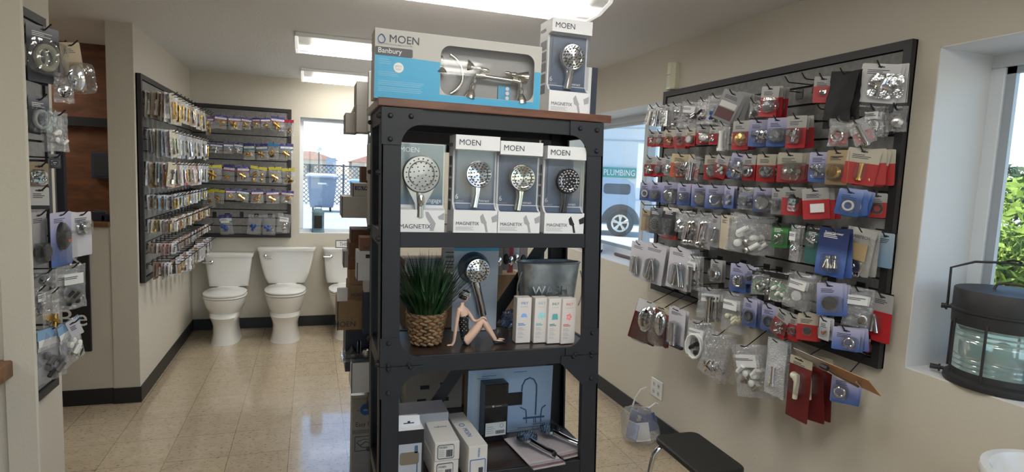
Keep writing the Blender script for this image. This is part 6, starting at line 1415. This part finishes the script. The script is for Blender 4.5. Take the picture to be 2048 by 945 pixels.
RP = {
0: [(1295, 212, 1317, 250, 'bag', 'tube', 'clear pack of chrome tube', dict(fm='n', roll=12)), (1308, 209, 1331, 252, 'bag', 'tube', 'clear pack of chrome rod', dict(fm='c', roll=8)), (1330, 207, 1346, 253, 'gy', 'tube', 'grey clear card', dict(fm='c', n=2)), (1345, 207, 1362, 257, 'bag', 'lever', 'clear pack with rod', dict(fm='c')), (1364, 203, 1401, 258, 'bag', 'parts', 'bag of grey rings', dict(fm='g', label=1, roll=6, n=1)), (1396, 198, 1421, 248, 'bag', 'parts', 'bag of dark fittings', dict(fm='k')), (1416, 190, 1450, 250, 'bag', 'parts', 'bag with blue strips', dict(fm='p', n=1)), (1446, 183, 1489, 246, 'gy', 'label', 'long grey card with dark red label', dict(roll=22, n=4, hdrless=1)), (1500, 200, 1520, 236, 'bag', 'cone', 'loose bell flange in clear film', dict(fm='n', fz=.75)), (1524, 172, 1560, 234, 'rg', 'disc', 'red card with grey round cover', dict(fm='g', n=2, roll=4)), (1629, 152, 1668, 206, 'rg', 'knob', 'red card with black knob', dict(fm='k', fs=.16, n=1)), (1662, 142, 1718, 240, 'pouch', None, 'black fabric pouch', dict(roll=8)), (1724, 127, 1804, 222, 'wk', 'handle', 'white black card with chrome shower mount', dict(fm='c', fs=.30, roll=6, fx=.10, fz=.48, n=1, word=('Universal Shower Arm', .0105, .93, M_paper)))],
1: [(1296, 262, 1316, 294, 'rg', 'parts', 'red card', dict(fm='n')), (1314, 262, 1330, 294, 'rg', 'knob', 'red card with knob', dict(fm='n')), (1329, 259, 1350, 296, 'rb', 'parts', 'beige red card', dict(fm='b')), (1350, 258, 1373, 297, 'rg', 'parts', 'red card', dict(fm='k', n=1)), (1372, 257, 1392, 293, 'rb', 'knob', 'beige red card with white knob', dict(fm='w')), (1394, 252, 1422, 289, 'rg', 'knob', 'white red card with white cap', dict(fm='w')), (1420, 253, 1437, 290, 'rg', 'parts', 'narrow red card', dict(n=1)), (1437, 246, 1461, 301, 'bag', 'tube', 'tall grey bag of tubes', dict(fm='w')), (1467, 241, 1500, 300, 'rg', 'disc', 'red card with bright brass disc', dict(fm='b', n=1)), (1499, 239, 1538, 294, 'bl', 'handle', 'blue lilac card with wide chrome cover', dict(fm='c', n=1)), (1536, 235, 1575, 294, 'bl', 'knob', 'blue lilac card with clear knob', dict(fm='a', n=1)), (1575, 231, 1615, 297, 'rg', 'valve', 'grey red card with chrome valve', dict(fm='c', n=1)), (1659, 236, 1700, 294, 'bag', 'ring', 'red backed bag with chrome ring', dict(fm='c', back='rg')), (1692, 240, 1736, 290, 'bag', 'tube', 'bag with slanted chrome cylinder', dict(fm='c', roll=-28, back='rg')), (1730, 213, 1771, 275, 'bag', 'strainer', 'zip bag with strainer and white label', dict(fm='w', fs=.28, label=1)), (1776, 212, 1818, 264, 'bag', 'disc', 'clear bag of round metal discs', dict(fm='n', n=1))],
2: [(1290, 313, 1312, 354, 'rg', 'handle', 'red card with chrome handle', dict(fm='c', n=1)), (1312, 315, 1330, 353, 'rg', 'knob', 'red card', dict(fm='g')), (1330, 312, 1346, 352, 'gy', 'disc', 'grey card with chrome disc', dict(fm='c')), (1344, 308, 1384, 356, 'or', 'handle', 'orange card with chrome handle', dict(fm='c', roll=4)), (1376, 312, 1402, 360, 'bag', 'tube', 'bag of chrome stems with red', dict(fm='c', back='rg', roll=6)), (1410, 310, 1444, 361, 'rb', 'knob', 'beige card with clear knob', dict(fm='a', fs=.36)), (1434, 311, 1460, 358, 'rg', 'parts', 'tilted red card', dict(fm='w', roll=14)), (1464, 307, 1498, 360, 'bl', 'handle', 'lilac card with large chrome handle', dict(fm='c', fs=.44, roll=8)), (1487, 310, 1513, 362, 'rg', 'knob', 'dark red card', dict(fm='c', n=1)), (1515, 308, 1553, 365, 'rb', 'knob', 'beige red card with chrome elbow', dict(fm='c', fs=.28, n=1)), (1557, 305, 1606, 366, 'rb', 'cone', 'beige red card with chrome cone', dict(fm='c', fs=.34, n=1)), (1620, 304, 1661, 365, 'bl', 'valve', 'lilac card with chrome cylinder', dict(fm='c')), (1655, 300, 1700, 371, 'tn', 'knob', 'tan card with brass knob', dict(fm='b', fs=.30, word=('FAUCRAFT', .009, .22))), (1696, 297, 1764, 371, 'rb', 'tube', 'beige red card with brass cylinder', dict(fm='b', fs=.17, roll=7, n=4, step=.024, tubeh=1))],
3: [(1281, 364, 1302, 402, 'bl', 'ring', 'blue card with white ring', dict(fm='w')), (1301, 364, 1324, 405, 'bl', 'knob', 'blue card', dict(fm='a')), (1324, 364, 1356, 409, 'bl', 'disc', 'blue card with clear disc', dict(fm='a', fs=.4, n=1)), (1356, 367, 1382, 412, 'bl', 'parts', 'lilac card with clear parts', dict(fm='a', n=1)), (1384, 369, 1420, 415, 'bl', 'knob', 'blue card with clear tap knob', dict(fm='a', n=1)), (1412, 370, 1450, 419, 'bl', 'ring', 'blue card with chrome and clear knob', dict(fm='c', n=1)), (1450, 372, 1469, 418, 'bl', 'parts', 'narrow blue card', dict(fm='w')), (1478, 374, 1507, 420, 'bag', 'knob', 'bag with large clear knob', dict(fm='a', back='db', n=1)), (1508, 375, 1545, 426, 'bl', 'knob', 'lilac card with round acrylic knob', dict(fm='a', fs=.42)), (1545, 376, 1568, 430, 'gy', 'valve', 'grey card with chrome stop valve', dict(fm='c', n=1)), (1566, 374, 1606, 432, 'rg', 'oval', 'red card with black oval gasket', dict(fm='k', fs=.22, flat=1)), (1604, 376, 1658, 440, 'rg', None, 'red card with white price label', dict(label=1, roll=-7, n=1, step=.03, word=('FOR MOEN', .008, .26))), (1678, 379, 1728, 433, 'db', 'ring', 'blue card with white washer ring', dict(fm='w', fs=.26, roll=8, n=2)), (1738, 386, 1776, 437, 'rg', 'ring', 'red card with navy ring', dict(fm='k', n=1))],
4: [(1284, 420, 1301, 463, 'tn', None, 'pale tan card seen edge on', {}), (1301, 415, 1326, 469, 'dk', 'strainer', 'dark card with dark drain disc', dict(fm='g', fs=.42)), (1327, 415, 1356, 480, 'kf', 'strainer', 'black white framed card with dark strainer', dict(fm='k', fs=.38)), (1352, 421, 1380, 466, 'bag', 'parts', 'cluttered clear bag', dict(fm='a', n=1)), (1366, 428, 1397, 492, 'bag', 'lever', 'clear pack, chrome lever, red square', dict(fm='c', back='rd')), (1394, 425, 1424, 499, 'bag', 'lever', 'clear pack with slim chrome lever', dict(fm='c', back='wh', n=1)), (1424, 430, 1442, 497, 'gy', 'lever', 'grey card with short lever', dict(fm='c')), (1443, 430, 1460, 500, 'cr', None, 'narrow cream strip card', dict(n=1)), (1459, 431, 1543, 510, 'bag', 'parts', 'large crumpled zip bag of clear parts', dict(fm='w', fs=.3, roll=6, n=1)), (1545, 446, 1578, 497, 'gn', 'parts', 'green card with chrome parts', dict(fm='c', n=1)), (1583, 450, 1602, 525, 'bag', 'parts', 'clear pack with white barcode strip', dict(fm='c', label=1)), (1614, 453, 1647, 530, 'dg', 'flange', 'dark green card with two chrome flanges', dict(fm='c', word=('WIDE LAV KIT', .008, .07))), (1640, 457, 1700, 556, 'nv', 'bell', 'navy card picturing a shower spray', dict(fm='d', fs=.18, fz=.72, roll=3, word=('SuperShower', .014, .12))), (1696, 457, 1756, 553, 'bag', 'disc', 'milky bag with tan note', dict(fm='n', fs=.30, fz=.80, roll=7, note=1)), (1757, 466, 1790, 538, 'lb', None, 'light blue and cream card stack', dict(n=3, step=.022))],
5: [(1264, 485, 1294, 558, 'wh', 'pull', 'white card with slim chrome spout', dict(fm='c', fs=.22, n=1, roll=5)), (1290, 490, 1334, 570, 'wh', 'pull', 'white card with chrome tub spout', dict(fm='c', fs=.24, n=2, roll=6)), (1340, 498, 1384, 582, 'wh', 'pull', 'white card with curved chrome spout', dict(fm='c', fs=.24, n=2, roll=4)), (1377, 512, 1402, 580, 'bag', 'tube', 'clear bag with white label and tubes', dict(fm='g', label=1)), (1422, 520, 1446, 566, 'gy', 'knob', 'grey card with round cover', dict(fm='c')), (1462, 528, 1495, 586, 'bl', 'disc', 'blue lilac card with mirror bright disc', dict(fm='c', fs=.30, n=1)), (1493, 534, 1512, 571, 'bl', 'parts', 'narrow blue card', dict(fm='k')), (1504, 541, 1560, 592, 'bag', 'parts', 'green bag with striped header', dict(fm='a', hdr=('black', (.02, .02, .02)), back='gn')), (1541, 545, 1580, 606, 'bag', 'parts', 'second green bag with striped header', dict(fm='w', hdr=('black', (.02, .02, .02)), back='gn')), (1578, 548, 1630, 624, 'bag', 'disc', 'crumpled bag with white cap', dict(fm='w', fs=.20, roll=10, label=1, n=1)), (1634, 566, 1686, 634, 'bl', 'disc', 'blue card with black and chrome rosette', dict(fm='k', fs=.30, roll=-4, n=1)), (1688, 576, 1751, 657, 'bag', 'strainer', 'zip bag with three round aerators', dict(fm='n', fs=.16, fx=.18, label=1, fz=.8)), (1745, 588, 1788, 688, 'rg', 'pull', 'tall red and grey card with chrome part', dict(fm='c', fs=.22, fx=-.2))],
6: [(1396, 576, 1444, 640, 'bag', 'tube', 'clear bag with white slips and tubes', dict(fm='c', label=1, n=1)), (1446, 586, 1488, 668, 'bag', 'parts', 'zip bag with cream and white label', dict(fm='e', label=1, n=1)), (1488, 598, 1515, 655, 'bl', 'ring', 'blue card with black gasket ring', dict(fm='k', n=1)), (1525, 611, 1555, 665, 'bl', 'ring', 'blue card with flat black ring', dict(fm='k')), (1554, 622, 1582, 680, 'rg', 'parts', 'tilted red white card', dict(roll=18)), (1580, 630, 1599, 684, 'rg', 'ring', 'narrow red and grey card', dict(fm='g')), (1596, 628, 1638, 684, 'rb', 'disc', 'red card with beige header', dict(fm='k', fs=.2, n=1)), (1640, 636, 1661, 682, 'wh', 'parts', 'small white card with copper bits', dict(fm='o')), (1666, 656, 1722, 704, 'bl', 'ring', 'blue card with bright chrome ring', dict(fm='c', fs=.22, fx=.1, n=1)), (1722, 668, 1742, 706, 'rg', None, 'small red card corner', {})],
7: [(1276, 603, 1332, 692, 'rd', 'oval', 'red and white card with oval chrome plate', dict(fm='c', fs=.33, roll=13, fz=.60, whitetop=1)), (1312, 614, 1342, 694, 'rd', 'oval', 'second red card with oval chrome plate', dict(fm='c', fs=.33, roll=6)), (1339, 617, 1372, 697, 'wh', 'tube', 'white card with chrome spout tube', dict(fm='c', fs=.26, blackfoot=1)), (1376, 644, 1420, 724, 'bag', 'coil', 'clear bag with coiled white hose', dict(fm='w', fs=.40, label=1, n=1)), (1412, 668, 1462, 765, 'bag', 'handle', 'long clear pack with chrome cross handle', dict(fm='c', fs=.22, roll=12, n=1, fz=.72)), (1462, 690, 1525, 796, 'bag', 'parts', 'long bag stuffed with white folded labels', dict(fm='w', roll=-14, label=1, fs=.3, n=1)), (1536, 680, 1576, 797, 'bag', 'tube', 'bubble wrapped chrome tube', dict(fm='c', fs=.22, bubble=1)), (1581, 716, 1625, 846, 'rd', 'spray', 'tall dark red card with cream spray head', dict(fm='e', fs=.24, fz=.40, n=2, step=.05)), (1664, 752, 1720, 811, 'bl', 'ring', 'blue card with chrome knurled knob', dict(fm='c', fs=.24, fx=-.18, fz=.6))],
}
SPECIAL = ('hdrless', 'back', 'tubeh', 'flat', 'note', 'whitetop', 'blackfoot', 'bubble')
C_bubble = clear_mat('bubble wrap', (.92, .93, .95), .3, .2, .35, (.6, .62, .66), wrinkle=1, wscale=150)
for r_, lst in RP.items():
    for k, (u0, v0, u1, v1, st, ft, desc, kw) in enumerate(lst):
        kw = dict(kw); sp_ = {q: kw.pop(q) for q in list(kw) if q in SPECIAL}
        if st == 'pouch':
            t = hang('R', u0, v0, u1, v1, 'bag', None, desc, ROWN[r_], k+1, **kw)
            for ch in list(t.children): ch.name = 'pouch_cloth'; ch.data.materials[0] = mat('black pouch cloth', (.012, .012, .014), .7, bump=.3)
            continue
        if ft == 'flange': 
            t = hang('R', u0, v0, u1, v1, st, 'handle', desc, ROWN[r_], k+1, fs=.26, fz=.38, **kw); h_ = -t.children[0].data.vertices[0].co.z
            w_ = max(v.co.x for v in t.children[0].data.vertices)*2; hh_ = max(v.co.z for v in t.children[0].data.vertices)-min(v.co.z for v in t.children[0].data.vertices)
            fitting('handle', w_*.26, t, (0, -.001, .012-hh_*.76), M_chrome, random.Random(1)); continue
        t = hang('R', u0, v0, u1, v1, st, None if ft == 'label' else ft, desc, ROWN[r_], k+1, **kw)
        mc = [c for c in t.children if c.name.startswith(('card', 'bag_film'))][0]; xs_ = [v.co.x for v in mc.data.vertices]; zs2 = [v.co.z for v in mc.data.vertices]; w_, h_ = max(xs_)-min(xs_), max(zs2)-min(zs2); top = .012
        if 'back' in sp_: MB().box(-w_*.42, w_*.42, .0045, .0055, top-h_*.92, top-h_*.25).obj('backing_card', CARD[sp_['back']][1], t)
        if 'hdrless' in sp_: MB().box(-w_*.42, w_*.42, -.0016, -.0009, top-h_*.92, top-h_*.58).obj('red_label', mat('dark red label', (.10, .02, .025), .4), t); MB().box(-w_*.4, w_*.4, -.0016, -.0009, top-h_*.55, top-h_*.36).obj('white_label', M_paper, t)
        if 'note' in sp_:
            MB().box(-w_*.22, w_*.36, -.018, -.017, top-h_*.66, top-h_*.30).obj('tan_note', mat('tan note paper', (.52, .38, .20), .6), t); text('lettering', 'BRASSTECH', w_*.13, M_ink, t, (0, -.012, top-h_*.20)); mc.data.materials[0] = clear_mat('milky bag', (.9, .9, .9), .12, .2, .42, (.66, .65, .62), wrinkle=.9, wscale=40)
        if 'whitetop' in sp_: MB().box(-w_*.49, w_*.49, -.0014, -.0009, top-h_*.34, top-.004).obj('white_header', M_paper, t)
        if 'blackfoot' in sp_: MB().box(-w_*.5, w_*.5, -.02, -.0009, top-h_, top-h_*.93).obj('black_foot', M_ink, t)
        if 'bubble' in sp_: mc.data.materials[0] = C_bubble
for u, v, lb in [(1574, 164, 'empty black wire hook between packs, top row left one, right slatwall'), (1608, 157, 'empty black wire hook between packs, top row right one, right slatwall'), (1637, 217, 'long empty black hook in the second row, right slatwall'), (1286, 410, 'empty black hook at the far left of the fifth row, right slatwall'), (1392, 569, 'empty black hook above the seventh row slips, right slatwall'), (1422, 578, 'second empty black hook above the seventh row, right slatwall')]: bare_hook('R', u, v, lb)
# tan blister lying tilted across two hooks at the bottom right
pa = onx(1590, 700, 1.86); pb = onx(1742, 748, 1.86)
t = thing('pipe_pack', 'tan and orange carded hooked chrome pipe lying aslant at the slatwall bottom', 'package', pa)
d_ = pb-pa; L_ = d_.length; t.rotation_euler = (R(48), math.atan2(-(d_.z), math.hypot(d_.x, d_.y))*-1, math.atan2(d_.y, d_.x))
MB().box(0, L_, -.001, .001, -.085, .012, .0).obj('card', ramp_mat('card orange end', [(0, (.52, .50, .46)), (.38, (.45, .40, .36)), (.5, (.50, .26, .12)), (1, (.52, .25, .10))], axis='X'), t)
b = MB(); b.tube([(L_*.38, -.012, -.02), (L_*.55, -.014, -.045), (L_*.80, -.014, -.055), (L_*.86, -.014, -.035), (L_*.85, -.014, -.012)], .0045, 8); b.obj('bent_pipe', M_gun, t, True); MB().box(L_*.36, L_*.46, -.018, -.002, -.03, -.012, .002).obj('pipe_clip', M_dark, t)
# faint drop box on white cord? nothing else on this wall

# ---------------------------------------------------------------- back slatwall bags
PUR = ('purple', (.07, .05, .25), 'magenta', (.35, .02, .12)); NAV = ('navy', (.05, .05, .22), 'teal', (.02, .20, .34)); YEL = ('yellow', (.62, .55, .03)); BLU = ('sky blue', (.04, .24, .55)); RED = ('crimson', (.55, .03, .08))
BP = {
0: [(399, 232, 427, 258, PUR), (429, 228, 455, 258, PUR), (456, 231, 482, 260, PUR), (483, 234, 504, 259, PUR), (505, 234, 520, 257, PUR), (521, 234, 541, 258, PUR), (542, 232, 570, 262, PUR), (569, 238, 588, 273, RED)],
1: [(392, 284, 418, 306, NAV), (420, 285, 446, 307, NAV), (447, 284, 467, 308, NAV), (468, 285, 487, 307, NAV), (487, 285, 509, 320, NAV), (511, 286, 535, 321, NAV), (536, 285, 558, 319, BLU), (560, 286, 587, 320, NAV)],
2: [(404, 329, 444, 360, YEL), (447, 328, 471, 363, PUR), (474, 330, 499, 363, PUR), (501, 332, 535, 365, YEL), (537, 333, 563, 366, YEL), (563, 335, 590, 369, YEL)],
3: [(404, 377, 428, 416, YEL), (429, 378, 450, 408, YEL), (451, 377, 471, 400, PUR), (473, 378, 500, 404, NAV), (502, 378, 527, 407, PUR), (531, 379, 558, 408, PUR), (563, 380, 588, 408, PUR)],
4: [(437, 428, 464, 470, NAV), (496, 429, 524, 470, None), (525, 429, 551, 471, None), (556, 427, 584, 466, None)]}
for r_, lst in BP.items():
    for k, (u0, v0, u1, v1, hd) in enumerate(lst):
        fm = 'b' if r_ in (0, 2, 3) or k > 3 else 'c'
        nm = {None: 'clear bag', 'purple': 'purple striped bag', 'navy': 'navy striped bag', 'yellow': 'yellow topped bag', 'sky blue': 'sky blue topped bag', 'crimson': 'crimson topped bag'}[hd[0] if hd else None]
        desc = nm+(' of blue and white parts' if r_ == 4 else ' of brass fittings' if fm == 'b' else ' of small fittings')
        hang('B', u0, v0, u1, v1, 'bag', 'parts' if (k+r_) % 2 else 'valve', desc, ROWN[r_] if r_ < 4 else 'lowest', k+1, n=1 if (k % 2 == 0 and r_ < 4) else 0, hdr=hd, fm='p' if r_ == 4 and k < 3 else fm, fs=.30, fz=.66, wallname='back slatwall', roll=(-5, 4, 0, 7, -3)[k % 5], label=(r_ == 4 and k in (0, 3)))
for x in (430, 484):
    p = ony(x, 424, YB-.021); t = thing('slot_bracket', 'black bracket in the lowest row, %s, back slatwall' % ('left one' if x == 430 else 'right one'), 'bracket', p); MB().box(-.014, .014, -.012, .0, -.055, .0, .001).obj('plate', M_wire, t); MB().box(-.01, .01, -.03, -.012, -.012, -.006).obj('lip', M_wire, t)

# ---------------------------------------------------------------- left slatwall: slim stem packs seen nearly edge on
LZ = [(2.000, .175), (1.762, .165), (1.550, .160), (1.335, .095), (1.172, .085), (1.015, .075), (.885, .10)]
STY = [['cr', 'gy', 'tn', 'cr', 'br', 'wh', 'cr', 'tn'], ['gy', 'wh', 'cr', 'gy', 'lb', 'wh', 'cr', 'gy'], ['wh', 'tn', 'wh', 'lb', 'pk', 'rg', 'cr', 'br'], ['wh', 'gy', 'tn', 'lb', 'lb', 'wh', 'dk', 'tn'], ['wh', 'cr', 'tn', 'wh', 'pk', 'br', 'tn', 'cr'], ['tn', 'br', 'wh', 'pk', 'pk', 'pk', 'wh', 'wh'], ['br', 'br', 'pk', 'wh', 'wh', 'gy', 'wh', 'wh']]
CN = {k: v[0] for k, v in CARD.items()}
PROT = {}
def stem_pack(st, w, h, seed, fm):
    key = (st, round(w, 3), round(h, 3), fm)
    if key not in PROT:
        t = bpy.data.objects.new('stem_pack', None); COL.objects.link(t); t.empty_display_size = .02
        MB().prism(rrect(-w/2, w/2, .012-h, .012, .003, 2), -.0008, .0008).obj('card', CARD[st][1], t)
        b = MB(); b.cyl((0, -.008, .012-h*.85), (0, -.008, .012-h*.3), w*.10, n=8); b.cyl((0, -.008, .012-h*.88), (0, -.008, .012-h*.72), w*.17, n=6); b.cyl((0, -.008, .012-h*.45), (0, -.008, .012-h*.38), w*.19, n=8); b.obj('stem', FM[fm], t, True)
        bag_film(t, w*1.04, h*1.02, .012, seed, fat=.011, nu=3, nv=5)
        PROT[key] = t; return t
    return copy_tree(PROT[key])
rn = random.Random(11)
for r_, (z0, h0) in enumerate(LZ):
    hooks = []
    nh = 13 if r_ < 6 else 12
    for i in range(nh):
        y = 4.43+i*(5.93-4.43)/(nh-1); tl = .20 if r_ < 6 else .215
        rown = ['top', 'second', 'third', 'fourth', 'fifth', 'sixth', 'lowest'][r_]
        wire_hook(Vector((XL+.021, y, z0)), Vector((XL+.021+tl-.02, y, z0)), 'black wire hook, %s from the near end in the %s row, left slatwall' % (ORD[i], rown), 'hooks of the left slatwall')
        xs2 = [XL+.045+.022*q for q in range(7)] if i == 0 else ([XL+.15+.02*q for q in range(2)] if i < 5 else [XL+.165])
        if i == 0 and r_ == 6: xs2 = xs2[1:6]
        for q, x in enumerate(xs2):
            st = STY[r_][(i*3+q*2+r_) % 8] if i else STY[r_][q % 8]
            h = h0*rn.choice((.92, 1.0, 1.08))*(1.5 if r_ == 6 and i > 3 else 1); w = h*(.42 if r_ < 3 else .55)
            t = stem_pack(st, round(w, 2), round(h, 2), rn.randrange(999), rn.choice('bbcnw') if r_ in (0, 3, 4) else rn.choice('ncwbg'))
            t.location = (x, y, z0); t.rotation_euler = (0, R(rn.uniform(-9, 9)), R(rn.uniform(56, 84)))
            lab = '%s slim pack, %s hook along the %s row, left slatwall' % (CN[st], ORD[i], rown) if i else '%s slim pack on the nearest hook of %s row, left slatwall' % (CN[st], rown)
            if len(xs2) > 1: lab += ', %s out' % ORD[q]
            tag(t, lab, 'stem pack', 'slim packs on the left slatwall')

# ---------------------------------------------------------------- near left slatwall (tips at x about -.84)
NL = [
 (52, 52, 118, 166, 'dk', 'ring', 'large dark clamshell with cream gasket ring', dict(fm='e', fs=.38, fz=.55, tipd=.16, n=1)),
 (104, 84, 128, 144, 'wh', None, 'white printed label pack', dict(tipd=.17)),
 (118, 84, 160, 182, 'tn', 'disc', 'tan card with clear round chrome case', dict(fm='c', fs=.42, fz=.72, roll=-12, tipd=.21)),
 (106, 146, 148, 206, 'bag', 'disc', 'clear pack with glaring chrome disc', dict(fm='c', fs=.34, fz=.6, tipd=.2)),
 (56, 192, 97, 268, 'dk', 'ring', 'dark pack with white rimmed drain', dict(fm='w', n=1, fs=.42, tipd=.15)),
 (92, 224, 136, 304, 'bag', 'parts', 'crumpled clear bag with white caps', dict(fm='w', fs=.3, tipd=.19, n=1)),
 (98, 308, 121, 338, 'dk', 'ring', 'small pack with black ring', dict(fm='k', tipd=.19)),
 (58, 326, 97, 374, 'tn', 'knob', 'tan card with black dome', dict(fm='k', fs=.40, tipd=.15)),
 (59, 374, 98, 420, 'wk', None, 'white and black striped card', dict(tipd=.15)),
 (60, 424, 92, 532, 'gy', 'knob', 'grey card with black rubber part', dict(fm='k', fs=.28, fz=.75, tipd=.14, n=1)),
 (100, 424, 142, 534, 'bl', 'oval', 'white blue card with black oval and red tab', dict(fm='k', fs=.26, fz=.62, tipd=.18, redtab=1)),
 (142, 424, 182, 514, 'wh', 'knob', 'white card with bright chrome ball', dict(fm='c', fs=.20, fz=.34, tipd=.20, n=1)),
 (68, 540, 112, 576, 'bag', 'cone', 'clear cup shaped cover', dict(fm='a', tipd=.14)),
 (112, 530, 172, 622, 'bag', 'disc', 'crumpled clear bag with barcode labels', dict(fm='g', label=1, tipd=.2, n=1)),
 (62, 576, 86, 640, 'bag', 'parts', 'clear bag with barcode, half behind the post', dict(fm='g', label=1, tipd=.14)),
 (84, 580, 118, 656, 'bag', 'valve', 'clear bag with brass fitting', dict(fm='b', fs=.3, fz=.82, tipd=.17)),
 (72, 652, 132, 764, 'bag', 'parts', 'white and blue printed bag, front one', dict(fm='g', tipd=.17, hdr=('light blue', (.25, .42, .65), 'pale grey', (.5, .5, .52)), back='wh')),
 (112, 642, 158, 734, 'bag', 'parts', 'white and blue printed bag, tilted rear one', dict(fm='w', tipd=.20, roll=-12, hdr=('light blue', (.25, .42, .65), 'pale grey', (.5, .5, .52)), back='wh')),
 (132, 640, 158, 676, 'wh', None, 'small white tag', dict(tipd=.22, roll=-20)),
]
for k, (u0, v0, u1, v1, st, ft, desc, kw) in enumerate(NL):
    kw = dict(kw); bk = kw.pop('back', None); rt = kw.pop('redtab', None)
    rw, ps = [('top', 1), ('top', 2), ('top', 3), ('top', 4), ('second', 1), ('second', 2), ('second', 3), ('third', 1), ('third', 2), ('fourth', 1), ('fourth', 2), ('fourth', 3), ('fifth', 1), ('fifth', 2), ('fifth', 3), ('fifth', 4), ('lowest', 1), ('lowest', 2), ('lowest', 3)][k]
    t = hang('L', u0, v0, u1, v1, st, ft, desc, rw, ps, wallname='near slatwall', **kw)
    mc = [c for c in t.children if c.name.startswith(('card', 'bag_film'))][0]; xs_ = [v.co.x for v in mc.data.vertices]; zs2 = [v.co.z for v in mc.data.vertices]; w_, h_ = max(xs_)-min(xs_), max(zs2)-min(zs2)
    if bk: MB().box(-w_*.44, w_*.44, .0045, .0055, .012-h_*.88, .012-h_*.05).obj('backing_card', CARD[bk][1], t)
    if rt: MB().box(-.01, .012, -.03, -.026, .012-h_*.55, .012-h_*.50, .002).obj('red_tab', mat('red tab', (.6, .05, .03), .4), t)
# black sign with white letters on the half wall
pa, pb = ony(118, 500, 4.292), ony(183, 703, 4.292)
xr_ = ony(181, 600, 4.29).x; xl = xr_-.42; zb_ = ony(182, 703, 4.29).z; H_ = 1.0-zb_
t = thing('black_sign', 'black painted board sign with white serif letters on the half wall', 'sign', (xl, 4.298, zb_))
MB().box(0, xr_-xl, -.018, 0, 0, H_, .002).obj('board', mat('black sign paint', (.012, .012, .013), .5), t)
M_chalk = mat('chalky white letters', (.72, .72, .70), .7)
text('lettering', 'Be', .155, M_chalk, t, (xr_-xl-.012, -.0195, ony(150, 656, 4.28).z-zb_+.01), align='RIGHT')
text('lettering', 'E', .135, M_chalk, t, (xr_-xl-.065, -.0195, ony(150, 697, 4.28).z-zb_-.0), align='RIGHT'); text('lettering', 'K', .12, M_chalk, t, (xr_-xl-.03, -.0195, ony(160, 530, 4.28).z-zb_+.0), align='RIGHT')
# mirror / monitor on the brown wall, and small dark things on the ledge
pa, pb = ony(184, 305, 5.19), ony(232, 358, 5.19)
t = thing('framed_screen', 'dark framed screen reflecting a light on the brown storeroom wall', 'screen', (pa.x, 5.19, pb.z)); w_, h_ = pb.x-pa.x+.1, pa.z-pb.z
MB().box(0, w_, -.03, 0, 0, h_, .004).obj('frame', M_ink, t); MB().box(.02, w_-.02, -.033, -.029, .02, h_-.02).obj('glass', mat('dark screen glass', (.05, .05, .05), .08), t)
for k, (u, v, w_, h_) in enumerate([(184, 443, .09, .06), (202, 441, .12, .035)]):
    p = ony(u, 447, 4.36); t = thing('desk_tray', ['small black box on the brown ledge', 'low black tray on the brown ledge by the column'][k], 'tray', (p.x, 4.36+.0*k, 1.176)); MB().box(0, w_*.8, 0, .05, 0, h_, .004).obj('body', M_ink, t); MB().box(.01, w_*.7, .005, .045, h_-.002, h_+.004, .002).obj('lid', M_dark, t)
pa = ony(106, 338, 4.34)
t = thing('door_frame', 'black framed panel edge behind the near slatwall packs', 'panel', (pa.x-.25, 4.36, 1.176)); MB().box(.0, .26, 0, .03, 0, .62, .002).obj('panel', mat('grey panel face', (.30, .30, .32), .5), t); MB().box(.26, .30, -.005, .035, 0, .62, .002).obj('edge', M_ink, t)
